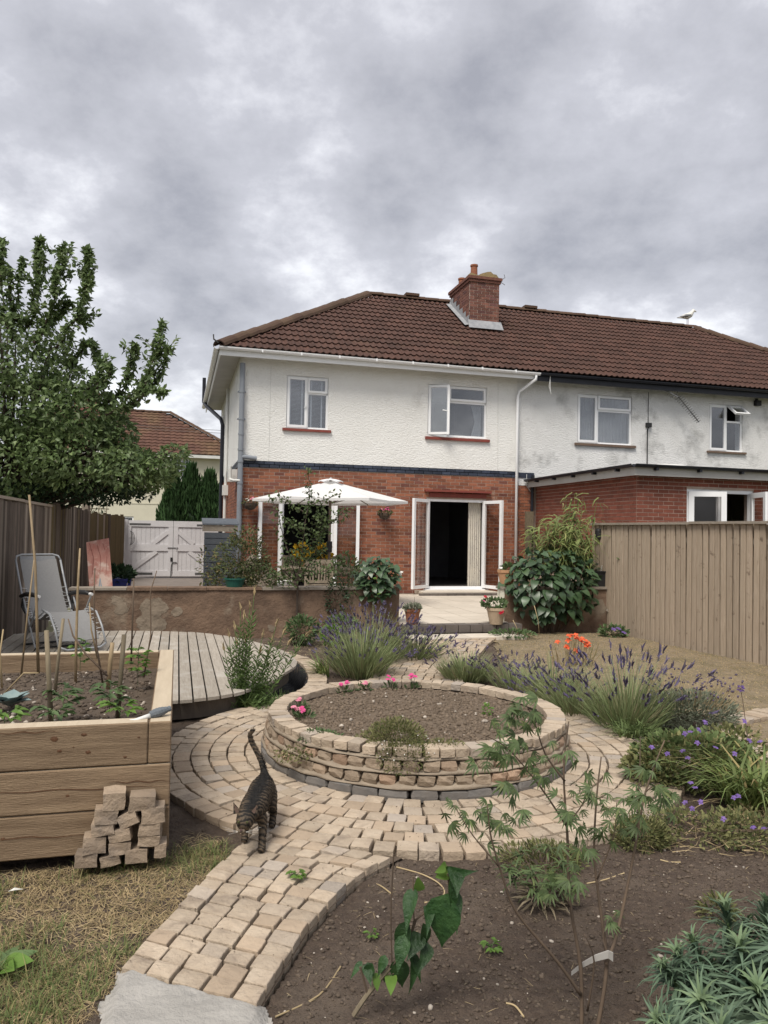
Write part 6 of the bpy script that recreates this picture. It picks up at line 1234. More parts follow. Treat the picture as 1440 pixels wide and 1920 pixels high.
for pts, r, n in ((((10, 640), (2, 540), (-2, 440)), 15, 230), (((45, 610), (62, 530), (72, 443)), 16, 330), (((25, 600), (32, 540), (38, 480)), 12, 150), (((80, 620), (103, 530), (120, 458)), 16, 330), (((105, 650), (148, 580), (158, 520), (163, 466)), 17, 430), (((60, 640), (85, 600), (130, 570)), 20, 260), (((125, 690), (150, 650), (165, 640)), 14, 150), (((190, 770), (235, 715), (246, 640)), 15, 260), (((200, 775), (265, 730), (290, 670), (303, 605)), 15, 300), (((205, 770), (270, 735), (316, 655)), 13, 200), (((225, 765), (280, 735), (310, 735)), 12, 170), (((170, 750), (180, 700), (172, 655)), 13, 170), (((150, 740), (200, 700), (195, 680)), 13, 120), (((20, 620), (10, 560), (15, 500)), 13, 170)):
    pt = [tp(x+rnd.uniform(-6, 6), y, 12.9+rnd.uniform(-.3, .3)) for x, y in pts]; c = np.array(catmull(pt, 6)); c = c+.03*np.sin(np.arange(len(c))[:, None]*np.array([[1.3, 1.7, .9]])+rnd.random()*6); s_ = 12.9/1420; mb.tube([tuple(q) for q in c], [.022*(1-.8*i/len(c)) for i in range(len(c))], 5)
    n = int(n*1.45); f = nr.random(n)**.8*(len(c)-1.01); i = f.astype(int); q = c[i]+(c[i+1]-c[i])*(f-i)[:, None]; tap = (1-.75*f/len(c))[:, None]; P_.append(q+rdir(n)*r*s_*tap*nr.uniform(.1, 1.25, (n, 1))*(.65+.5*np.sin(f*2.3+r))[:, None]); D_.append(rdir(n)+np.array([0, 0, .15]))
for x, y, k in ((5, 500, 3), (60, 560, 4), (75, 490, 3), (100, 560, 4), (118, 500, 3), (150, 600, 4), (160, 530, 3), (240, 690, 4), (270, 720, 4), (292, 660, 4), (300, 640, 3), (185, 700, 3), (130, 660, 4), (175, 740, 3), (30, 590, 4)):
    for _ in range(k):
        a = tp(x+rnd.uniform(-8, 8), y+rnd.uniform(-30, 30), 12.9); e = a+np.array([rnd.uniform(-.28, .28), rnd.uniform(-.2, .2), rnd.uniform(.08, .34)]); mb.tube([tuple(a), tuple(e)], [.008, .003], 4); n = 24; f = nr.random((n, 1)); P_.append(a+(e-a)*f+rdir(n)*.05); D_.append(rdir(n)+(e-a)*1.5)
mb.build('limbs', m_bark, tree, smooth=True)
P, D = np.concatenate(P_), np.concatenate(D_); n = len(P); o = leaf_part('crown', P, D, rdir(n)+np.array([0, -.4, .7]), nr.uniform(.06, .14, n), nr.uniform(.032, .07, n), m_leafT, tree)
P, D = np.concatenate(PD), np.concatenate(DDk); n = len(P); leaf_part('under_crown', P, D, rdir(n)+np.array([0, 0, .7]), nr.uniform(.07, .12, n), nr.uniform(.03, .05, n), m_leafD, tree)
# shrubs along the garden walls
hb = thing('large_leaf_shrub', 'broad shrub of big dark heart-shaped leaves over the right garden wall', 'shrub', (2.806, 12.350, 0.0)); ho_ = Vector(hb.location)
bl = [big_leaf_mesh(m_leafS, .78, .22+.1*k, .1, 'leaf', heart=.25) for k in range(4)]
mb = MB()
for k in range(11): 
    a = rnd.uniform(-.62, .62); mb.tube([(a*.3, .1, -.03), (a*.7, .0, .5), (a, rnd.uniform(-.25, .2), rnd.uniform(.6, 1.3))], [.014, .01, .004], 5)
mb.build('stems', m_stick, hb); pos = []
while len(pos) < 298:
    x, y = rnd.uniform(945, 1118), rnd.uniform(1030, 1168); e = ((x-1032)/86)**2+((y-1095)/72)**2
    if e > 1.0+rnd.uniform(-.1, .12): continue
    pos.append((x, y))
for x, y in pos:
    dep = 12.35-.42*math.sqrt(max(0, 1-((x-1032)/88)**2-((y-1100)/75)**2))+rnd.uniform(0, .3); q = Vector(tp_ := ((x-720+.018*(y-960))/1420*dep, dep, 1.55+(985+.018*x-y)/1420*dep))-ho_
    up = max(0, min(1, (1110-y)/70)); link('leaf', bl[rnd.randrange(4)], hb, aim(q, ((x-1032)/110+rnd.uniform(-.5, .5), -.75+rnd.uniform(-.3, .2), -.65+.75*up+rnd.uniform(-.3, .3)), (rnd.uniform(-.3, .3)+(x-1032)/200, -.55, .85), rnd.uniform(.085, .175)))
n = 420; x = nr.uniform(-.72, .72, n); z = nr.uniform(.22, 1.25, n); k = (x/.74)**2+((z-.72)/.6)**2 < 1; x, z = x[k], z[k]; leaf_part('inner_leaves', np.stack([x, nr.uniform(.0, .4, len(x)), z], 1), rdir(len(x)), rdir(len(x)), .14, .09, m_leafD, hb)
bb = thing('bamboo', 'yellow-green arching bamboo above the dark shrub at the right garden wall', 'bamboo', (3.069, 12.750, .14)); mb = MB(); PB_, DB = [], []
for x, y in ((1008, 1000), (1025, 985), (1045, 975), (1060, 990), (1075, 960), (1090, 985), (1105, 1010), (1035, 1010), (1055, 1020), (1080, 1025), (1020, 1030), (1100, 1040), (1070, 1000), (1080, 925), (1098, 930), (1125, 940), (1062, 935)):
    q = np.array([(x-720+.018*(y-960))/1420*12.75, 12.75+rnd.uniform(-.25, .25), 1.55+(985+.018*x-y)/1420*12.75])-np.array(bb.location); b0 = np.array([q[0]*.35, 0, 0]); mb.tube([b0, (b0*.45+q*.55)+np.array([0, 0, .12]), q], [.010, .008, .003], 5)
    m2 = 95 if y > 955 else 18
    for k in range(m2): f = rnd.uniform(.60, 1.04); p = b0+(q-b0)*f+np.array([rnd.uniform(-.10, .10), rnd.uniform(-.1, .1), .1*(1-f)+rnd.uniform(-.06, .06)]); PB_.append(p); DB.append((rnd.uniform(-1, 1)-.25, rnd.uniform(-.9, .3), rnd.uniform(-.75, .25)))
mb.build('canes', m_strap, bb); n = len(PB_); leaf_part('foliage', PB_, DB, np.tile([0, -.3, 1.], (n, 1))+rdir(n)*.3, nr.uniform(.16, .30, n), nr.uniform(.022, .038, n), m_leafB, bb, tmpl='blade', droop=.35)
hy = thing('hydrangea', 'dark leafy hydrangea at the wall end left of the patio opening', 'shrub', (-0.098, 11.750, 0.0)); ho_ = Vector(hy.location); mb = MB()
for k in range(7): a = rnd.uniform(-.3, .3); mb.tube([(a*.3, .05, -.03), (a*.7, 0, .6), (a, -.05, rnd.uniform(.8, 1.15))], [.012, .008, .004], 5)
mb.build('stems', m_stick, hy)
for k in range(135):
    while True:
        x, y = rnd.uniform(665, 748), rnd.uniform(1042, 1128)
        if ((x-706)/40)**2+((y-1085)/43)**2 < 1+rnd.uniform(-.1, .1): break
    dep = 11.75-.25*math.sqrt(max(0, 1-((x-706)/42)**2-((y-1085)/45)**2))+rnd.uniform(0, .2); q = Vector(((x-720+.018*(y-960))/1420*dep, dep, 1.55+(985+.018*x-y)/1420*dep))-ho_
    link('leaf', bl[rnd.randrange(4)], hy, aim(q, ((x-706)/50+rnd.uniform(-.5, .5), -.8, rnd.uniform(-.7, .35)), (rnd.uniform(-.3, .3), -.5, .85), rnd.uniform(.085, .14)))
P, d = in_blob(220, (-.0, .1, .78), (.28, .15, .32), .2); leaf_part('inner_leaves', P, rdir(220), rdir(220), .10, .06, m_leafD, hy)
flowers(hy, [(.05, -.33, .62), (-.02, -.30, .85)], .035, m_leafY, 8)
es = thing('young_fruit_tree', 'thin open young tree in front of the wall, its leafy stem crossing the parasol', 'tree', (-1.258, 11.350, -.05)); eo = np.array(es.location)
def ep(x, y, Y=11.35): return np.array([(x-720+.018*(y-960))/1420*Y, Y, 1.55+(985+.018*x-y)/1420*Y])-eo
mb = MB(); mb.tube([tuple(ep(557, 1185)), tuple(ep(558, 1110)), tuple(ep(558, 1085))], [.02, .018, .016], 7); mb.build('trunk', m_bark, es); mb = MB(); P_, D_ = [], []
for pts, r, n in ((((558, 1085), (566, 1040), (572, 980), (580, 930), (577, 872)), 13, 170), (((558, 1090), (545, 1050), (530, 1000), (520, 960), (505, 930)), 15, 90), (((560, 1085), (590, 1040), (600, 990), (605, 960)), 25, 330), (((556, 1095), (520, 1085), (495, 1060)), 16, 90), (((565, 1040), (610, 990), (650, 955)), 16, 110), (((560, 1080), (600, 1075), (640, 1050)), 18, 130), (((570, 960), (545, 945), (525, 930)), 12, 50), (((572, 1000), (550, 985), (530, 975)), 14, 70), (((575, 950), (600, 940), (640, 925)), 12, 60), (((557, 1090), (535, 1070), (545, 1030)), 16, 90)):
    c = np.array(catmull([ep(x, y, 11.35+rnd.uniform(-.15, .15)) for x, y in pts], 5)); mb.tube([tuple(q) for q in c], [.010*(1-.75*i/len(c)) for i in range(len(c))], 5)
    f = (.15+.85*nr.random(n))*(len(c)-1.01); i = f.astype(int); P_.append(c[i]+rdir(n)*r*.008*nr.uniform(.2, 1, (n, 1))); D_.append(rdir(n)+np.array([0, -.2, .2]))
mb.build('branches', m_bark, es); P, D = np.concatenate(P_), np.concatenate(D_); n = len(P); leaf_part('foliage', P, D, rdir(n)*.6+np.array([0, -.4, .8]), nr.uniform(.045, .075, n), nr.uniform(.025, .042, n), m_leafA, es)
def pshrub(name, label, cat, cx, cy, base_y, Y, rx, ry, n, L, W, mt, dep=.3, **k):
    X = (cx-720+.018*(cy-960))/1420*Y; zc_ = 1.55+(985+.018*cx-cy)/1420*Y; zb = max(-.06, 1.55+(985+.018*cx-base_y)/1420*Y); s_ = Y/1420
    return shrub(name, label, cat, (X, Y, zb), [((0, 0, zc_-zb), (rx*s_, dep, ry*s_), n)], L, W, mt, **k)
rs = shrub('climbing_rose', 'loose tangle of small olive leaves on the wall below the grey soil pipe', 'shrub', H(-.35, -5.15, .14), [((.05, 0, .95), (.42, .3, .42), 1100), ((-.1, .1, .62), (.40, .3, .34), 900), ((.28, 0, .62), (.36, .3, .35), 700), ((-.5, .1, .85), (.16, .15, .32), 110), ((.1, 0, 1.3), (.25, .2, .18), 170)], .055, .028, m_leafR, stems=20, stemr=.006)
rs2 = pshrub('wall_shrub', 'small-leaved green shrub trailing over the wall left of the hydrangea', 'shrub', 650, 1085, 1130, 11.75, 34, 48, 620, .055, .03, m_leafA, .25, stems=12)
pshrub('wall_trailer', 'sparse trailing growth hanging down the wall beneath the small-leaved shrub', 'shrub', 632, 1120, 1160, 11.5, 24, 36, 190, .05, .028, m_leafD, .08, stems=6)
pshrub('low_bush', 'low round dark green bush at the foot of the left wall, behind the deck', 'bush', 567, 1180, 1205, 10.6, 30, 26, 420, .07, .028, m_low, .22, stems=8, grp='low bushes at the wall foot')
pshrub('low_bush', 'low spreading green bush at the wall foot behind the lavender', 'bush', 640, 1172, 1195, 10.7, 30, 18, 380, .06, .03, m_low, .25, stems=8, grp='low bushes at the wall foot')
pshrub('low_bush', 'small bright green bush just left of the big lavender', 'bush', 622, 1190, 1210, 10.0, 20, 18, 240, .06, .03, m_leafY, .15, stems=6, grp='low bushes at the wall foot')
o = pshrub('blue_geranium', 'small clump with blue-violet flowers at the foot of the right fence', 'plant', 1148, 1185, 1195, 12.0, 26, 13, 300, .06, .035, m_low, .18, stems=4); flowers(o, [(.03, -.17, .16), (-.04, -.15, .15), (.12, -.15, .10)], .05, m_purple)
pshrub('low_weeds', 'scruffy low weeds below the dark shrub at the right garden wall', 'weeds', 960, 1187, 1192, 11.6, 45, 6, 330, .05, .03, m_low, .25, stems=3)
for k, (x, y0, y1, lab) in enumerate(((1010, 1190, 1135, 'tall pale seeding grass stalk left in front of the dark shrub'), (970, 1190, 1162, 'short curved pale grass stalk beside the patio corner'))): cane([along_ray(x, y0, 11.6), along_ray(x-2, (y0+y1)/2, 11.6), along_ray(x-9, y1, 11.6)], [.005, .004, .006], m_straw2, lab, 'grass stalk', 'grass stalks by the right wall', 'grass_stalk')
pshrub('fence_climber', 'wisp of climber creeping along the right fence', 'climber', 1200, 1050, 1050, 12.45, 42, 4, 90, .05, .03, m_leafR, .04, stems=2, stemr=.004)
pshrub('corner_climber', 'dry grey-green climber in the corner of right wall and fence', 'climber', 1160, 1105, 1180, 12.7, 14, 48, 260, .05, .025, m_leafR, .12, stems=5)
# lavender
def lavender(loc, r, h, n, nsp, label, mtf=None, lean=(0, 0), green=420, sp=.055, spr=.9, cat='lavender', name='lavender', mst=None):
    t = thing(name, label, cat, (*loc, -.045), 0, 'lavender round the paving'); mtf = mtf or m_lavfl
    a = nr.uniform(0, 2*PI, n); q = np.sqrt(nr.random(n)); b = np.stack([np.cos(a)*q*r*.28, np.sin(a)*q*r*.28, np.zeros(n)], 1); l = h*nr.uniform(.55, 1.2, n)*(1-.18*q)
    e = b+np.stack([np.cos(a)*q*r*spr+lean[0], np.sin(a)*q*r*spr+lean[1], l*np.sqrt(np.maximum(.15, 1-(.55*q)**2))], 1); D = e-b; L = np.linalg.norm(D, axis=1)
    leaf_part('stems', b, D, np.stack([np.cos(a), np.sin(a), .6*np.ones(n)], 1), L, .0032+.00042*loc[1], mst or m_lavst, t, tmpl='blade', droop=-.06)
    m = green; a = nr.uniform(0, 2*PI, m); q = np.sqrt(nr.random(m)); b2 = np.stack([np.cos(a)*q*r*.55, np.sin(a)*q*r*.55, nr.uniform(0, .2, m)*h], 1); leaf_part('foliage', b2, np.stack([np.cos(a)*q*.9, np.sin(a)*q*.9, np.ones(m)], 1)+rdir(m)*.3, rdir(m), h*nr.uniform(.3, .62, m), .005+.0005*loc[1], mst or m_lavst, t, tmpl='blade', droop=.12)
    i = nr.permutation(n)[:nsp]; d = unit(D[i]); P = e[i]-d*.02; P3 = []; D3 = []; N3 = []; L3 = []
    for k in range(3): P3.append(P); D3.append(d+rdir(nsp)*.12); N3.append(rdir(nsp)); L3.append(sp*nr.uniform(.6, 1.35, nsp))
    for k in range(7): f = k/7; P3.append(P+d*sp*(f-.1)); D3.append(d*.9+rdir(nsp)*.9); N3.append(rdir(nsp)); L3.append(np.full(nsp, .016+.0008*loc[1]))
    P3, D3, N3, L3 = (np.concatenate(v) for v in (P3, D3, N3, L3)); stuff(leaf_part('flower_spikes', P3, D3, N3, L3, .007+.0006*loc[1], mtf, t, tmpl='small')); return t
lavender((-.22, 8.35), .50, .60, 560, 110, 'largest lavender clump, left of the path in front of the deck', green=520)
lavender((-.12, 9.3), .62, .68, 420, 210, 'deep purple lavender behind the largest clump, by the terracotta pot', green=500)
lavender((.42, 9.5), .42, .42, 240, 120, 'low purple lavender flopping over the back path', green=150, lean=(.1, -.1))
lavender((.92, 8.25), .42, .36, 430, 40, 'green bushy lavender with few faded spikes, right of the back path', m_lavfd, green=560)
lavender((1.38, 7.9), .42, .34, 150, 60, 'thin lavender of faded dusky spikes at the lawn edge', m_lavfd, green=150)
lavender((1.66, 7.35), .42, .46, 300, 45, 'tall green lavender clump in front of the orange poppies', green=360)
lavender((2.05, 6.35), .48, .60, 400, 95, 'nearest lavender clump with dark upright spikes, right of the round bed', green=520, sp=.085, spr=1.15)
lavender((1.72, 6.75), .36, .45, 170, 70, 'lavender leaning over the rim of the round raised bed', lean=(-.22, -.05), green=250)
gs = thing('strappy_green_plant', 'fresh green arching leaves in front of the nearest lavender clump', 'plant', (1.98, 5.98, -.05), 0); n = 150; a = nr.uniform(0, 2*PI, n); leaf_part('leaves', np.stack([nr.uniform(-.12, .12, n), nr.uniform(-.08, .08, n), np.zeros(n)], 1), np.stack([np.cos(a)*.7, np.sin(a)*.7, nr.uniform(.4, 1.1, n)], 1), np.stack([-np.cos(a), -np.sin(a), .8*np.ones(n)], 1), nr.uniform(.16, .32, n), nr.uniform(.012, .02, n), m_fresh, gs, tmpl='blade', droop=.4)
sg = shrub('silver_shrub', 'silvery grey-green mound with dark seed heads beside the nearest lavender', 'shrub', (2.62, 6.45, -.05), [((0, 0, .13), (.40, .32, .17), 2600), ((-.2, -.1, .16), (.24, .2, .14), 800)], .045, .012, m_grey, up=.6, stems=6, tmpl='small')
n = 130; a = nr.uniform(0, 2*PI, n); q = np.sqrt(nr.random(n)); b = np.stack([np.cos(a)*q*.3, np.sin(a)*q*.25, np.full(n, .18)], 1); e = b+np.stack([np.cos(a)*.12, np.sin(a)*.12, nr.uniform(.1, .28, n)], 1); V, F = tubes_np(b, e, .0018, .0015); link('seed_stalks', mesh_np('seed_stalks', V, F, m_straw2), sg); V, F = rocks_np(e, np.full(n, .010), 9, 1); link('seed_heads', mesh_np('seed_heads', V, F, m_lavfd), sg)
pp = thing('orange_poppies', 'clump of bright orange poppies on thin stems at the edge of the dry lawn', 'poppies', (2.32, 9.25, -.04)); A, B = [], []
for x, y in ((1066, 1192), (1072, 1190), (1078, 1191), (1064, 1200), (1080, 1196), (1084, 1199), (1089, 1203), (1096, 1200), (1100, 1206), (1102, 1210), (1097, 1209), (1044, 1203), (1062, 1212), (1059, 1213), (1078, 1219), (1090, 1197)):
    p = Vector(along_ray(x, y, 9.25))-Vector((2.32, 9.25, -.04)); A.append(np.array([p.x*.5, rnd.uniform(-.1, .1), 0])); B.append(np.array(p)); flowers(pp, [p], rnd.uniform(.034, .05), m_orange, 5)
n = 60; a = nr.uniform(-.22, .22, n); A += [np.array([v, rnd.uniform(-.12, .12), 0]) for v in a]; B += [np.array([v*1.5, rnd.uniform(-.15, .15), rnd.uniform(.15, .33)]) for v in a]; V, F = tubes_np(A, B, .003, .0025); link('stems', mesh_np('stems', V, F, m_straw), pp)
# plants by the deck and in the round bed
ta = thing('tall_needle_plant', 'tall feathery green stems with pale pointed tips in front of the deck', 'plant', (-1.24, 6.72, -.05)); A, B, P_, D_ = [], [], [], []
TO = Vector((-1.24, 6.72, -.05))
for (xa, xb, yb) in ((440, 452, 1135), (447, 459, 1150), (445, 470, 1132), (450, 478, 1106), (438, 430, 1185), (443, 441, 1170), (455, 495, 1185), (462, 512, 1195), (468, 535, 1180), (470, 545, 1200), (458, 470, 1185), (452, 445, 1200), (472, 520, 1165), (448, 462, 1195), (476, 578, 1185), (440, 420, 1210), (466, 505, 1220), (460, 490, 1215)):
    a_ = Vector(along_ray(xa+8, 1318, 6.72))-TO; b_ = Vector(along_ray(xb, yb, 6.75))-TO; a_.z = 0; A.append(np.array(a_)); B.append(np.array(b_)); ln = (b_-a_).length; m = int(95*ln)
    for k in range(m): f = (k/m)**1.2*.80; P_.append(np.array(a_+(b_-a_)*f)); an = k*2.4; D_.append((math.cos(an), math.sin(an), .55+.3*f))
V, F = tubes_np(A, B, .005, .0025); link('stems', mesh_np('stems', V, F, m_tall), ta); n = len(P_); leaf_part('needles', P_, D_, rdir(n), nr.uniform(.05, .095, n), .008, m_tall, ta, tmpl='small'); B = np.array(B); d = unit(B-np.array(A)); leaf_part('tips', np.concatenate([B-d*.06]*3), np.concatenate([d]*3)+rdir(3*len(B))*.05, rdir(3*len(B)), .10, .016, m_straw2, ta, tmpl='small')
n = 420; a = nr.uniform(0, 2*PI, n); P = np.stack([nr.uniform(-.16, .42, n), nr.uniform(-.08, .12, n), nr.uniform(0, .10, n)], 1); leaf_part('base_leaves', P, np.stack([np.cos(a)*.7, np.sin(a)*.7, nr.uniform(.2, 1, n)], 1), rdir(n), nr.uniform(.08, .16, n), .008, m_tall, ta, tmpl='blade', droop=.3)
yg = thing('yellow_grass_tuft', 'yellowing tuft of strap leaves at the left foot of the largest lavender', 'grass tuft', (-.62, 8.35, -.05)); n = 70; a = nr.uniform(1.5, 5.0, n); leaf_part('blades', nr.uniform(-.05, .05, (n, 3))*np.array([1, 1, 0]), np.stack([np.cos(a)*.8, np.sin(a)*.5, nr.uniform(.3, 1.1, n)], 1), np.stack([-np.cos(a), -np.sin(a), np.ones(n)], 1), nr.uniform(.2, .36, n), .014, m_strap, yg, tmpl='blade', droop=.35)
def pinks(x, y, z, k, lab, mt):
    t = thing('pink_dianthus', lab, 'flower', (x, y, float(bed_z(np.array(x), np.array(y)))-.005), 0, 'pink flowers in the round bed'); P = [(rnd.uniform(-.03, .03), rnd.uniform(-.03, .03), z+rnd.uniform(-.015, .015)) for _ in range(k)]
    V, F = tubes_np([np.zeros(3)]*k, P, .002, .0015); link('stems', mesh_np('stems', V, F, m_low), t); flowers(t, P, .024, mt, 6); Q, d = in_blob(30, (0, 0, .02), (.05, .05, .03)); leaf_part('leaves', Q, d+np.array([0, 0, .5]), rdir(30), .045, .014, m_low, t)
for q in ((-.30, 6.28, .09, 3, 'bright pink dianthus at the back left rim of the round bed', m_pink), (-.14, 6.36, .07, 2, 'pale pink dianthus just right of the bright one at the back rim', m_palepink), (.08, 6.44, .10, 3, 'bright pink dianthus leaning over the middle of the back rim', m_pink), (.26, 6.46, .12, 4, 'largest bright pink dianthus at the back rim of the round bed', m_pink), (-.60, 5.66, .08, 2, 'single pale pink dianthus at the left rim of the round bed', m_palepink), (-.60, 5.42, .07, 4, 'pair of pale pink dianthus lowest at the left rim of the round bed', m_palepink), (-.53, 5.40, .06, 3, 'pink dianthus touching the lowest left pair in the round bed', m_pink)): pinks(*q)
cr_ = shrub('creeping_thyme', 'olive creeping plant spilling over the front rim of the round bed', 'plant', (.10, 4.68, .23), [((0, 0, .05), (.19, .15, .13), 3000), ((.05, -.14, -.02), (.17, .08, .11), 1500), ((.28, -.06, .01), (.16, .09, .06), 700), ((-.14, .1, .02), (.12, .09, .06), 400)], .020, .008, m_moundl, up=.5, stems=10, stemr=.002, tmpl='small')
P, d = in_blob(46, (.05, -.08, .02), (.24, .14, .1), .9); V, F = rocks_np(P, np.full(46, .0045), 12, 1); link('blossom', mesh_np('blossom', V, F, m_whitef), cr_)
shrub('rim_weed', 'little patch of weeds at the left front rim of the round bed', 'weed', (-.38, 4.86, .22), [((0, 0, .02), (.14, .08, .035), 320)], .03, .012, m_low, stems=3, stemr=.002); shrub('bed_weed', 'tiny yellow-green weed near the right rim of the round bed', 'weed', (.78, 5.55, .23), [((0, 0, .04), (.03, .03, .04), 40)], .03, .015, m_leafY, stems=3, stemr=.002)
P, d = in_blob(160, (0, 0, 0), (.13, .05, .06), .3); mz = thing('wall_moss', 'greenish plant tuft growing from the joints at the left of the round bed wall', 'moss', (-.53, 4.72, .17)); leaf_part('tuft', P, rdir(160)+np.array([-.4, -.5, -.3]), rdir(160), .022, .010, m_moundl, mz)
# right-hand bed
ge = shrub('purple_geranium', 'spreading geranium mound with violet flowers at the right of the paving', 'geranium', (2.02, 4.92, -.05), [((0, 0, .15), (.42, .30, .17), 2200), ((-.28, -.05, .12), (.2, .18, .12), 620), ((.3, .15, .2), (.25, .2, .16), 600)], .035, .022, m_moundl, up=.5, stems=12, stemr=.003, mt2=None)
P, d = in_blob(900, (0, 0, .18), (.40, .28, .16), .7); leaf_part('fresh_leaves', P, d+np.array([0, -.3, .5]), rdir(900)*.5+np.array([0, -.3, 1]), .042, .03, m_fresh, ge)
def gflow(t, lst, Y, r=.020): flowers(t, [Vector(along_ray(x, y, Y+rnd.uniform(-.1, .1)))-Vector(t.location) for x, y in lst], r, m_purple, 5)
gflow(ge, ((1318, 1352), (1306, 1366), (1290, 1370), (1280, 1373), (1303, 1390), (1276, 1405), (1247, 1410), (1218, 1398), (1285, 1418), (1337, 1399), (1372, 1410), (1391, 1350), (1400, 1386), (1420, 1388)), 4.62)
ge2 = shrub('sprawling_geranium', 'thin straggling geranium with scattered violet flowers on bare soil at the right', 'geranium', (1.72, 4.1, -.05), [((0, 0, .05), (.36, .22, .07), 700), ((.25, -.05, .06), (.25, .2, .09), 500)], .03, .016, m_moundl, up=.4, stems=10, stemr=.003); gflow(ge2, ((1290, 1464), (1298, 1473), (1279, 1500), (1292, 1511), (1308, 1499), (1370, 1491), (1378, 1488), (1350, 1530), (1425, 1548), (1436, 1550), (1405, 1546)), 3.95, .017)
n = 260; a = nr.uniform(0, 2*PI, n); P = np.stack([nr.uniform(-.35, .45, n), nr.uniform(-.25, .25, n), nr.uniform(.0, .04, n)], 1); leaf_part('dry_stalks', P, np.stack([np.cos(a), np.sin(a), nr.uniform(0, .5, n)], 1), rdir(n), nr.uniform(.06, .16, n), .004, m_straw2, ge2, tmpl='grass', droop=.2)
ly = thing('day_lily', 'arching clump of strap-shaped day lily leaves at the right edge', 'lily', (2.22, 4.52, -.05)); n = 280; a = nr.uniform(0, 2*PI, n); leaf_part('leaves', np.stack([nr.uniform(-.14, .14, n), nr.uniform(-.12, .12, n), np.zeros(n)], 1), np.stack([np.cos(a)*.75, np.sin(a)*.75, nr.uniform(.5, 1.2, n)], 1), np.stack([-np.cos(a), -np.sin(a), .8*np.ones(n)], 1), nr.uniform(.30, .56, n), nr.uniform(.012, .022, n), m_strap, ly, tmpl='blade', droop=.42)
n = 60; leaf_part('dead_leaves', np.stack([nr.uniform(-.2, .2, n), nr.uniform(-.2, .1, n), np.full(n, .03)], 1), np.stack([nr.uniform(-1, .4, n), nr.uniform(-1, .2, n), nr.uniform(-.02, .2, n)], 1), np.tile([0, 0, 1.], (n, 1)), nr.uniform(.15, .3, n), .012, m_straw2, ly, tmpl='blade', droop=.1)
vb = thing('verbena', 'single tall thin stalk topped by a mauve button flower, right of the lavender', 'flower', (2.52, 5.0, -.05)); q = [Vector(p)-Vector((2.52, 5.0, -.05)) for p in ((2.408, 4.950, 0.093), (2.379, 4.950, 0.306), (2.350, 4.950, 0.511), (2.336, 4.950, 0.577))]; MB().tube(q, [.004, .003, .0025, .002], 5).build('stalk', m_stick, vb); Q, d = in_blob(40, tuple(q[-1]), (.018, .018, .014), .5); leaf_part('bloom', Q, d, rdir(40), .016, .01, m_purple, vb)
for lab, X, Y, rx, h_, n in (('olive mound of fine leaves below the paving, between two bare stems', 1.36, 3.96, .15, .085, 1500), ('flat olive mat of fine leaves at the paving edge behind the leaning shrub', .80, 3.72, .22, .05, 1100)): shrub('fine_leaf_mound', lab, 'plant', (X, Y, -.05), [((0, 0, h_*.7), (rx, rx*.7, h_), n)], .028, .008, m_moundl, up=.7, stems=5, stemr=.002, tmpl='small', grp='fine-leaved mounds along the paving')
nd = thing('whorled_plant', 'brown-green whorled plant with drooping narrow leaves behind the bare stems', 'plant', (.72, 3.30, -.05)); P_, D_ = [], []; mb = MB()
for k in range(13):
    a = k*2.4; e = Vector((.16*math.cos(a)*rnd.uniform(.4, 1), .12*math.sin(a)*rnd.uniform(.4, 1), rnd.uniform(.12, .24))); mb.tube([(0, 0, 0), tuple(e*.6+Vector((0, 0, .02))), tuple(e)], [.004, .003, .002], 4)
    for j in range(16): an = j*2.4; P_.append(np.array(e)-np.array([0, 0, .05*rnd.random()])); D_.append((math.cos(an), math.sin(an), rnd.uniform(-.4, .5)))
mb.build('stems', m_stick, nd); n = len(P_); leaf_part('foliage', P_, D_, np.tile([0, 0, 1.], (n, 1))+rdir(n)*.3, nr.uniform(.05, .085, n), .011, m_leafF, nd, tmpl='blade', droop=.3); n = 90; a = nr.uniform(0, 2*PI, n); leaf_part('dry_leaves', np.stack([np.cos(a)*.07, np.sin(a)*.05, nr.uniform(.02, .09, n)], 1), np.stack([np.cos(a), np.sin(a), nr.uniform(-.6, .3, n)], 1), rdir(n), .08, .011, m_stake, nd, tmpl='blade', droop=.3)
seedling((.44, 2.93, -.05), .04, 5, 'tiny bright green weed on the bare soil left of the leaning shrub', m_leafY, .03, .016, 'weeds on bare soil', 'weed', 'weed'); seedling((-.02, 3.02, -.05), .025, 4, 'tiny weed near the paving edge on the bare soil', m_leafY, .022, .012, 'weeds on bare soil', 'weed', 'weed'); seedling((-.36, 3.42, .0), .02, 5, 'small yellow-green weed growing between the path setts by the cat', m_leafY, .03, .02, None, 'weed', 'weed')
shrub('short_weed', 'pale yellow weed with two dead black stems behind the blue-green plant', 'weed', (1.43, 3.22, -.05), [((0, 0, .04), (.07, .06, .05), 160)], .035, .01, m_moundl, stems=5, stemr=.003)
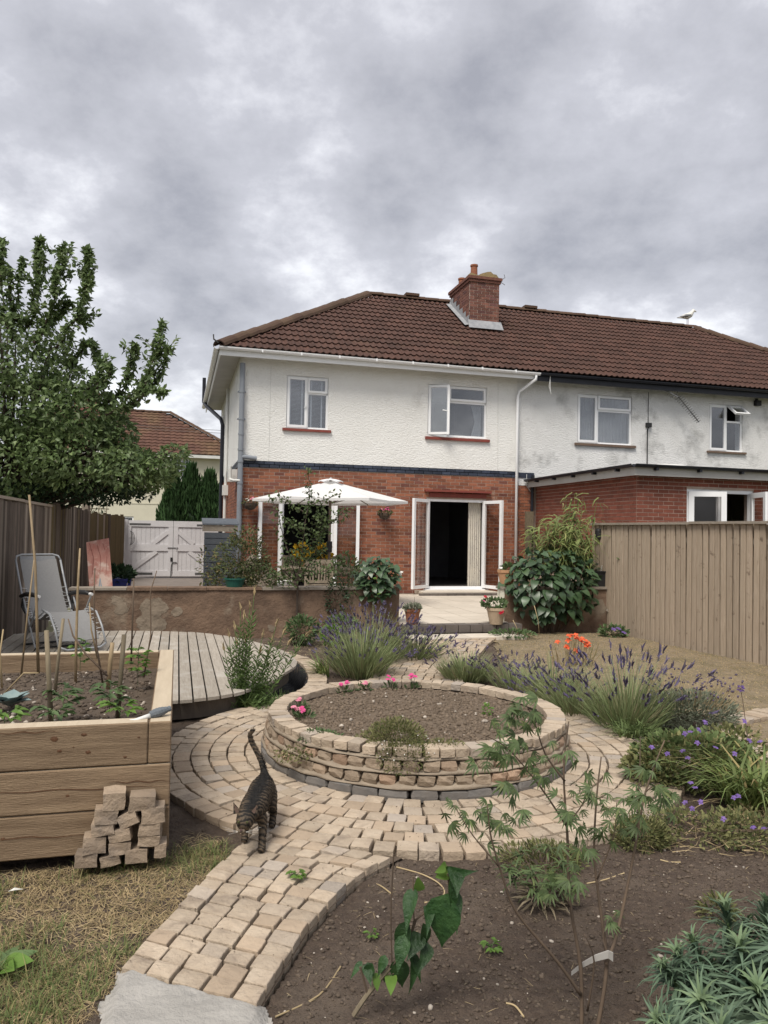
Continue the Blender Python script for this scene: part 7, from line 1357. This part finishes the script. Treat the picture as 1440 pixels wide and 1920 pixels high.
# the leaning shrub with palmate leaves in the foreground
fs_ = thing('palmate_shrub', 'open foreground shrub with bare brown stems and hand-shaped leaves', 'shrub', (.68, 2.46, -.05)); FO = Vector((.68, 2.46, -.05))
def fp(x, y, Y): return Vector(along_ray(x, y, Y))-FO
BR = [(((1084, 1918), (1083, 1800), (1064, 1680), (1060, 1560), (1054, 1440), (1064, 1350)), 2.46, 2.55, .010), (((1060, 1545), (1010, 1470), (950, 1400), (905, 1375)), 2.5, 2.4, .005), (((1056, 1460), (1020, 1410), (1000, 1350), (985, 1320)), 2.52, 2.5, .005), (((1083, 1850), (1040, 1790), (965, 1700), (938, 1630), (918, 1560), (912, 1505)), 2.46, 2.35, .008), (((932, 1615), (885, 1560), (850, 1505)), 2.38, 2.33, .004),
      (((1112, 1918), (1131, 1800), (1121, 1700), (1110, 1600), (1114, 1500), (1124, 1415)), 2.46, 2.6, .010), (((1130, 1795), (1152, 1735), (1182, 1600), (1206, 1480), (1242, 1385)), 2.47, 2.55, .009), (((1188, 1570), (1195, 1450), (1197, 1380)), 2.52, 2.6, .004), (((1115, 1640), (1146, 1560), (1152, 1500)), 2.5, 2.45, .004), (((1095, 1880), (1108, 1790), (1090, 1740)), 2.46, 2.4, .005), (((1064, 1690), (1045, 1660), (1020, 1640)), 2.48, 2.4, .004), (((1206, 1480), (1230, 1465), (1250, 1480)), 2.53, 2.5, .003), (((1060, 1540), (1090, 1500), (1100, 1460)), 2.5, 2.45, .004), (((1135, 1780), (1125, 1740), (1150, 1700)), 2.47, 2.5, .004)]
for pts, Ya, Yb, r in BR:
    k = len(pts); c = catmull([fp(x, y, Ya+(Yb-Ya)*i/(k-1)) for i, (x, y) in enumerate(pts)], 4); m = len(c); MB().tube([tuple(q) for q in c], [max(.0014, .72*r*(1-.75*i/m))*(1.12 if i % 4 == 0 else 1) for i in range(m)], 7).build('stem', m_stick, fs_, smooth=True)
def palmate(nl, seed):
    g = random.Random(seed); mb = MB(); mb.tube([(0, -.25, .04), (0, 0, 0)], .008, 4)
    for k in range(nl):
        a = (k-(nl-1)/2)*(2.5/nl); l = 1-.28*abs(a)+g.uniform(-.08, .08); w = .068; dr = g.uniform(.15, .5); vs = []
        for i in range(5):
            t = i/4; p = [.02, .8, 1, .62, .03][i]*w; z = -dr*t*t+.1*t; x, y = math.sin(a)*t*l, math.cos(a)*t*l; vs += [(x-p*math.cos(a), y+p*math.sin(a), z+p*.25), (x, y, z), (x+p*math.cos(a), y-p*math.sin(a), z+p*.25)]
        mb.add(vs, [(3*i+j, 3*i+j+1, 3*i+j+4, 3*i+j+3) for i in range(4) for j in range(2)])
    return mb.mesh('leaf', m_leafF, True)
pm = [palmate(5+k % 3, k) for k in range(6)]
LF = ((985, 1318, 9), (1000, 1345, 9), (965, 1340, 6), (940, 1355, 5), (950, 1385, 6), (985, 1385, 7), (915, 1395, 6), (905, 1420, 4), (1010, 1400, 6), (960, 1430, 5), (1020, 1440, 5), (945, 1470, 4), (855, 1505, 5), (850, 1545, 3), (880, 1530, 3), (912, 1510, 6), (925, 1550, 5), (950, 1530, 5), (960, 1510, 4), (930, 1590, 3), (1060, 1500, 6), (1075, 1530, 6), (1090, 1480, 6), (1100, 1560, 5), (1085, 1600, 5), (1060, 1560, 4), (1125, 1490, 6), (1140, 1520, 5), (1150, 1500, 5), (1175, 1490, 5), (1200, 1490, 6), (1195, 1530, 5), (1220, 1485, 6), (1245, 1490, 6), (1215, 1440, 4), (1240, 1520, 3), (1185, 1450, 3), (1110, 1440, 4), (1050, 1650, 6), (1030, 1640, 6), (1010, 1650, 4), (1060, 1630, 4), (1055, 1420, 4), (1130, 1560, 3), (1140, 1710, 3), (1160, 1560, 3))
for x, y, n in LF:
    for k in range(n):
        q = fp(x+rnd.uniform(-22, 22), y+rnd.uniform(-18, 18), 2.46+rnd.uniform(-.10, .10)); a = rnd.uniform(0, 2*PI); link('leaf', rnd.choice(pm), fs_, aim(q, (math.cos(a), math.sin(a)*.7-.3, rnd.uniform(-1.3, .1)), (rnd.uniform(-.4, .4), -.6, .8), rnd.uniform(.028, .060)))
# plant with large dark green leaves on the bare soil
dl = thing('broad_leaf_plant', 'leaning plant with broad drooping deep green leaves on the bare soil', 'plant', (-0.061, 2.520, -.05)); DO = Vector(dl.location)
def dp(x, y, Y=2.52): return Vector(along_ray(x, y, Y))-DO
for pts, r, mt in ((((664, 1888), (690, 1850), (732, 1800)), .008, m_stake), (((732, 1800), (760, 1765), (778, 1715)), .005, m_stick), (((735, 1800), (733, 1700), (738, 1595)), .0025, m_stick), (((776, 1718), (774, 1680), (774, 1635)), .0025, m_stick), (((778, 1715), (810, 1690), (838, 1668), (838, 1630)), .003, m_stick), (((735, 1800), (705, 1790), (680, 1790)), .002, m_stick), (((690, 1850), (682, 1820), (676, 1800)), .004, m_stick), (((720, 1815), (738, 1812)), .002, m_stick)): MB().tube([tuple(q) for q in catmull([dp(x, y) for x, y in pts], 4)], r, 6).build('stem', mt, dl)
lk = [big_leaf_mesh(m_leafK, .56, .25, .42, 'leaf', k=8, acum=1), big_leaf_mesh(m_leafK, .46, .38, .5, 'leaf', k=8, acum=1), big_leaf_mesh(m_leafY, .55, .15, .2, 'leaf', k=6)]
for (x0, y0), (x1, y1), w_, k, nx in (((838, 1666), (822, 1759), 1.45, 0, -.3), ((842, 1640), (856, 1700), 1.1, 1, .5), ((850, 1618), (858, 1655), 1.5, 0, .2), ((836, 1628), (866, 1632), 1.3, 1, .2), ((778, 1655), (758, 1722), .9, 0, -.5), ((765, 1715), (742, 1782), .9, 0, -.3), ((786, 1738), (772, 1776), 1.5, 0, .1), ((792, 1720), (800, 1772), 1.1, 1, .5), ((748, 1782), (752, 1836), 1.4, 0, -.1), ((774, 1775), (777, 1842), .8, 1, .4), ((768, 1772), (790, 1818), 1.0, 1, .4), ((690, 1792), (693, 1824), 1.4, 0, -.1), ((722, 1778), (712, 1812), 1.2, 0, .1), ((680, 1790), (661, 1814), 1.0, 1, -.4), ((705, 1810), (708, 1838), 1.2, 2, .2), ((733, 1812), (733, 1838), 1.0, 2, 0), ((838, 1620), (826, 1632), 1.3, 2, 0), ((834, 1618), (820, 1626), 1.2, 2, 0), ((786, 1662), (784, 1645), 1.2, 2, 0), ((800, 1690), (806, 1720), 1.2, 1, .2), ((760, 1740), (745, 1800), 1.1, 0, -.2), ((800, 1755), (792, 1800), 1.2, 0, .3), ((845, 1660), (862, 1715), 1.2, 1, .4), ((700, 1795), (685, 1822), 1.2, 0, -.2), ((720, 1800), (722, 1830), 1.1, 1, .1)):
    a_, b_ = dp(x0, y0, 2.52+rnd.uniform(-.03, .03)), dp(x1, y1, 2.50+rnd.uniform(-.05, .03)); d_ = b_-a_; s_ = d_.length; s_ *= 1.22; link('leaf', lk[k], dl, aim(a_, d_, (nx, -.9, .25), (s_*w_*.82, s_, s_*1.1)))
# blue-green spurge at the lower right corner
eu = thing('blue_green_spurge', 'blue-green shrub of whorled narrow leaves in the lower right corner', 'shrub', (1.22, 2.42, -.05)); EO = Vector((1.22, 2.42, -.05))
RS = ((1352, 1690, 2.55, 1), (1378, 1762, 2.40, 1.1), (1262, 1772, 2.42, .8), (1305, 1860, 2.25, 1), (1428, 1684, 2.6, 1), (1410, 1838, 2.25, 1), (1450, 1750, 2.45, 1.1), (1340, 1915, 2.15, .9), (1440, 1905, 2.15, 1), (1245, 1912, 2.15, .6), (1480, 1660, 2.65, 1), (1500, 1820, 2.3, 1), (1390, 1720, 2.62, .9), (1330, 1800, 2.5, .8), (1375, 1880, 2.35, .9), (1480, 1720, 2.3, 1), (1420, 1770, 2.6, .9), (1235, 1795, 2.4, .8), (1222, 1895, 2.2, .8), (1290, 1750, 2.5, .8))
for x, y, Y, s_ in RS:
    q = Vector(along_ray(x, y, Y))-EO; b0 = Vector((q.x*.45, q.y*.45, 0)); ax = (q-b0).normalized(); L_ = .20*s_; st = MB().tube([tuple(b0), tuple(b0+(q-b0)*.5), tuple(q)], [.008, .007, .004], 6).build('stem', m_low, eu)
    m = 110; f = np.arange(m)/m; an = np.arange(m)*2.39996; cen = np.array(q)-np.array(ax)[None]*(L_*(1-f))[:, None]; tl_ = -.05+2.2*f**2.2
    u_ = np.array(ax.orthogonal().normalized()); w2 = np.cross(np.array(ax), u_); D = np.cos(an)[:, None]*u_+np.sin(an)[:, None]*w2+np.array(ax)*tl_[:, None]+rdir(m)*.42; ln = .15*s_*(1-.66*f**2.2)*nr.uniform(.5, 1.25, m); V, F = leaves_np(cen, D, np.tile(np.array(ax), (m, 1)), ln, .0175*s_*(1-.3*f), tmpl='blade', droop=.5)
    o = link('leaf_whorl', mesh_np('leaf_whorl', V, F, [m_euph, m_euphb], mi=np.repeat((f > .86).astype(int), len(F)//m)), eu)
bw = thing('broad_weed', 'broad bright leaves of a weed at the left edge of the dry grass', 'weed', (-1.339, 2.750, -.05)); 
for k, (a, l) in enumerate(((-.3, .13), (-.9, .12), (.4, .12), (1.4, .10), (-1.6, .10), (2.4, .1))): link('leaf', big_leaf_mesh(m_leafY if k < 2 else m_low, .6, .25, .2, 'leaf', k=6), bw, aim((0, 0, .02), (math.cos(a), math.sin(a), .55), (-math.cos(a)*.5, -.5, 1), l))
fe = tag(MB().add([(0, 0, 0), (.03, .012, .012), (.062, .02, .004), (.03, -.006, .010), (.03, .003, .018)], [(0, 3, 4), (3, 2, 4), (2, 1, 4), (1, 0, 4)]).build('white_feather', m_whitef), 'white feather lying in the dry grass below the timber bed', 'feather'); fe.location = (-1.60, 3.32, -.035)
tg = thing('plant_label', 'curled white plastic plant label wrapped round the forked shrub stem', 'plant label', (.74, 2.70, -.03)); pts = [Vector(along_ray(x, y, Y))-Vector((.74, 2.70, -.03)) for x, y, Y in ((1066, 1812, 2.58), (1085, 1797, 2.52), (1110, 1784, 2.47), (1134, 1777, 2.45), (1143, 1782, 2.43))]; vs = []
for p, w_ in zip(pts, (.006, .008, .010, .012, .014)): vs += [(p.x, p.y-.002, p.z-w_), (p.x, p.y-.002, p.z+w_), (p.x, p.y+.002, p.z+w_), (p.x, p.y+.002, p.z-w_)]
MB().add(vs, [(4*i+j, 4*i+(j+1) % 4, 4*i+4+(j+1) % 4, 4*i+4+j) for i in range(4) for j in range(4)]).build('strip', mat('grey_white_plastic', (.36, .345, .32), rough=.5), tg)
for lab, pts in (('curved peeled twig lying on the soil behind the broad-leaf plant', ((743, 1620), (790, 1632), (822, 1650), (832, 1668), (815, 1680), (795, 1685))), ('thin straight straw on the soil by the path edge', ((690, 1625), (712, 1650), (735, 1668))), ('long curved straw at the bottom of the soil', ((520, 1890), (600, 1850), (640, 1800))), ('short curled pale twig at the bottom right of the soil', ((945, 1870), (962, 1874), (978, 1890))), ('slim stick on the soil beyond the palmate shrub', ((1096, 1650), (1130, 1640), (1165, 1630))), ('short stick on the soil below the olive mound', ((1232, 1605), (1250, 1607), (1270, 1610)))):
    q = [Vector(on_ground(x, y)) for x, y in pts]; q = [Vector((p.x, p.y, float(soil_z(np.array(p.x), np.array(p.y)))+.005)) for p in q]; o = tag(MB().tube([p-q[0] for p in catmull(q, 4)] if False else [Vector(p)-q[0] for p in catmull([tuple(v) for v in q], 4)], .0032, 6).build('twig', m_straw2), lab, 'twig', 'twigs and straws on the soil'); o.location = q[0]
for lab, x, y, r in (('pale stone on the soil near the bottom of the photo', 805, 1876, .014), ('pale stone at the wall foot behind the deck', 482, 1190, .07), ('tiny white stone on the soil right of the olive mound', 1240, 1588, .010)):
    q = Vector(on_ground(x, y)); V, F = rocks_np(np.zeros((1, 3)), np.array([r]), 77); o = tag(link('stone', mesh_np('stone', V, F, m_peb, False)), lab, 'stone'); o.location = (q.x, q.y, float(soil_z(np.array(q.x), np.array(q.y)))+r*.3)
# ------------------------------------------------------------------ tabby cat walking down the path
def fur_mat():
    m = bpy.data.materials.new('tabby_fur'); m.use_nodes = True; t = m.node_tree; N = t.nodes; L = t.links; b = N['Principled BSDF']; b.inputs['Roughness'].default_value = .75; b.inputs['Specular IOR Level'].default_value = .25
    g = N.new('ShaderNodeNewGeometry'); sp = N.new('ShaderNodeSeparateXYZ'); L.new(g.outputs['Position'], sp.inputs[0])
    def M_(op, a, b_=None):
        n = N.new('ShaderNodeMath'); n.operation = op
        for i, x in enumerate((a, b_)):
            if x is None: continue
            if isinstance(x, (int, float)): n.inputs[i].default_value = x
            else: L.new(x, n.inputs[i])
        return n.outputs[0]
    nz = N.new('ShaderNodeTexNoise'); nz.inputs['Scale'].default_value = 17; nz.inputs['Detail'].default_value = 3; L.new(g.outputs['Position'], nz.inputs['Vector'])
    nf = N.new('ShaderNodeTexNoise'); nf.inputs['Scale'].default_value = 160; L.new(g.outputs['Position'], nf.inputs['Vector'])
    ph = M_('ADD', M_('ADD', M_('MULTIPLY', sp.outputs[1], 1.0), M_('MULTIPLY', sp.outputs[2], 1.15)), M_('MULTIPLY', nz.outputs['Fac'], .10))
    st = M_('MULTIPLY', M_('ADD', M_('SINE', M_('MULTIPLY', ph, 205.0)), 1.0), .5); st = M_('ADD', M_('MULTIPLY', st, .55), M_('MULTIPLY', nf.outputs['Fac'], .5))
    spn = M_('ABSOLUTE', M_('ADD', sp.outputs[0], .608)); mr = N.new('ShaderNodeMapRange'); L.new(spn, mr.inputs[0]); mr.inputs[1].default_value = .012; mr.inputs[2].default_value = .045; mr.inputs[3].default_value = .85; mr.inputs[4].default_value = 0
    zz = N.new('ShaderNodeMapRange'); L.new(sp.outputs[2], zz.inputs[0]); zz.inputs[1].default_value = .17; zz.inputs[2].default_value = .23
    cr = N.new('ShaderNodeValToRGB'); L.new(M_('SUBTRACT', st, M_('MULTIPLY', M_('MULTIPLY', mr.outputs[0], zz.outputs[0]), .6)), cr.inputs[0]); e = cr.color_ramp.elements; e[0].position = .22; e[0].color = (.010, .009, .008, 1); e[1].position = .95; e[1].color = (.135, .098, .064, 1); q = e.new(.5); q.color = (.055, .042, .030, 1)
    L.new(cr.outputs[0], b.inputs['Base Color']); return m
m_fur = fur_mat(); m_face = mat('pale_cat_fur', (.13, .10, .07), (.08, .06, .042), 90, .8)
cat = thing('cat', 'brown tabby cat walking down the sett path, tail up and head lowered', 'cat', (-.605, 3.88, 0)); CO = Vector((-.605, 3.88, 0))
J = {'pelvis': (-.605, 4.03, .200, .060), 'mid': (-.608, 3.92, .190, .068), 'rib': (-.612, 3.83, .195, .066), 'sho': (-.617, 3.75, .200, .056), 'neck': (-.622, 3.69, .198, .044), 'head': (-.632, 3.625, .176, .052), 'muz': (-.637, 3.580, .150, .027),
     't1': (-.612, 4.085, .245, .020), 't2': (-.635, 4.12, .300, .0155), 't3': (-.668, 4.14, .350, .0145), 't4': (-.700, 4.15, .400, .014), 't5': (-.708, 4.15, .440, .013), 't6': (-.682, 4.14, .468, .010),
     'shl': (-.577, 3.745, .165, .034), 'el': (-.566, 3.755, .105, .022), 'wl': (-.562, 3.715, .045, .0165), 'pl': (-.560, 3.690, .014, .018), 'tl': (-.561, 3.668, .012, .015),
     'shr': (-.655, 3.755, .160, .034), 'er': (-.668, 3.80, .105, .022), 'wr': (-.662, 3.81, .050, .0165), 'pr': (-.660, 3.795, .018, .017), 'tr': (-.660, 3.775, .014, .014),
     'hl': (-.572, 4.03, .165, .045), 'kl': (-.560, 3.985, .110, .032), 'cl': (-.556, 4.045, .060, .017), 'ql': (-.555, 4.005, .014, .018), 'ul': (-.555, 3.975, .012, .014),
     'hr': (-.640, 4.04, .165, .045), 'kr': (-.650, 4.00, .110, .032), 'cr': (-.655, 4.09, .070, .017), 'qr': (-.655, 4.07, .018, .018), 'ur': (-.655, 4.04, .014, .014)}
EG = 'pelvis-mid mid-rib rib-sho sho-neck neck-head head-muz pelvis-t1 t1-t2 t2-t3 t3-t4 t4-t5 t5-t6 sho-shl shl-el el-wl wl-pl pl-tl sho-shr shr-er er-wr wr-pr pr-tr pelvis-hl hl-kl kl-cl cl-ql ql-ul pelvis-hr hr-kr kr-cr cr-qr qr-ur'.split()
nm = list(J); me = bpy.data.meshes.new('body'); me.from_pydata([tuple(Vector(J[k][:3])-CO) for k in nm], [tuple(nm.index(q) for q in e.split('-')) for e in EG], []); tmp = link('body_rig', me)
sk = tmp.modifiers.new('skin', 'SKIN'); ss2 = tmp.modifiers.new('sub', 'SUBSURF'); ss2.levels = ss2.render_levels = 2
for i, k in enumerate(nm): sv = me.skin_vertices[0].data[i]; sv.radius = (J[k][3], J[k][3]); sv.use_root = (k == 'pelvis')
bpy.context.view_layer.update(); dg = bpy.context.evaluated_depsgraph_get(); bm3 = bpy.data.meshes.new_from_object(tmp.evaluated_get(dg)); bpy.data.objects.remove(tmp); bm3.name = 'body'; bm3.materials.clear(); bm3.materials.append(m_fur)
bm3.polygons.foreach_set('use_smooth', [True]*len(bm3.polygons)); body = link('body', bm3, cat)
nv = len(bm3.polygons); ar_ = np.zeros(nv); bm3.polygons.foreach_get('area', ar_); ce = np.zeros(nv*3); bm3.polygons.foreach_get('center', ce); no = np.zeros(nv*3); bm3.polygons.foreach_get('normal', no); ce, no = ce.reshape(-1, 3), no.reshape(-1, 3)
i = nr.choice(nv, 14000, p=ar_/ar_.sum()); P = ce[i]+rdir(14000)*np.sqrt(ar_[i])[:, None]*.6; P = P-no[i]*np.sum((P-ce[i])*no[i], 1)[:, None]-no[i]*.001; fl_ = np.where((P[:, 2:3] > .27), np.array([[0, .2, 1.]]), np.where(P[:, 2:3] < .1, np.array([[0, .1, -1.]]), np.array([[0, 1., -.25]])))
stuff(leaf_part('fur', P, no[i]*.45+fl_*.8+rdir(14000)*.2, no[i], nr.uniform(.006, .013, 14000), .0013, m_fur, cat, tmpl='small'))
hd = Vector(J['head'][:3])-CO
for s in (-1, 1):
    ear = MB(); b_ = hd+Vector((s*.034, .014, .028)); tip = b_+Vector((s*.026, .0, .050)); ear.add([tuple(b_+Vector((-.022, -.010, .004*s))), tuple(b_+Vector((.022, -.010, -.004*s))), tuple(b_+Vector((0, .012, 0))), tuple(tip)], [(0, 1, 3), (1, 2, 3), (2, 0, 3)]); ear.build('ear', m_fur, cat); e2 = MB(); e2.add([tuple(b_+Vector((-.012, -.0095, .003))), tuple(b_+Vector((.012, -.0095, .002))), tuple(tip*.85+b_*.15+Vector((0, -.0035, 0)))], [(0, 1, 2)]); e2.build('inner_ear', mat('pink_ear', (.10, .065, .05)), cat)
    ey = bmesh.new(); bmesh.ops.create_uvsphere(ey, u_segments=10, v_segments=8, radius=.0062); me = bpy.data.meshes.new('eye'); ey.to_mesh(me); ey.free(); me.materials.append(mat('cat_eye', (.07, .072, .025), rough=.2)); link('eye', me, cat, Matrix.Translation(hd+Vector((s*.020-.002, -.045, .006))))
    pu = MB().box(-.0012, .0012, -.0005, .0005, -.005, .005).build('pupil', m_blkpl, cat, Matrix.Translation(hd+Vector((s*.020-.002, -.0515, .005))))
    ck = bmesh.new(); bmesh.ops.create_icosphere(ck, subdivisions=2, radius=.010); me = bpy.data.meshes.new('cheek'); ck.to_mesh(me); ck.free(); me.materials.append(m_face); link('whisker_pad', me, cat, Matrix.Translation(hd+Vector((s*.009-.005, -.060, -.030))))
    mb = MB()
    for k in range(4): mb.tube([tuple(hd+Vector((s*.016, -.066, -.030))), tuple(hd+Vector((s*(.06+.01*k), -.078, -.038+.012*k)))], .00035, 3)
    mb.build('whiskers', m_whitef, cat)
MB().add([tuple(hd+Vector(q)) for q in ((-.012, -.072, -.018), (.002, -.072, -.018), (-.005, -.077, -.027), (-.005, -.064, -.015))], [(0, 2, 1), (0, 1, 3), (0, 3, 2), (1, 2, 3)]).build('nose', mat('cat_nose', (.06, .035, .03)), cat)
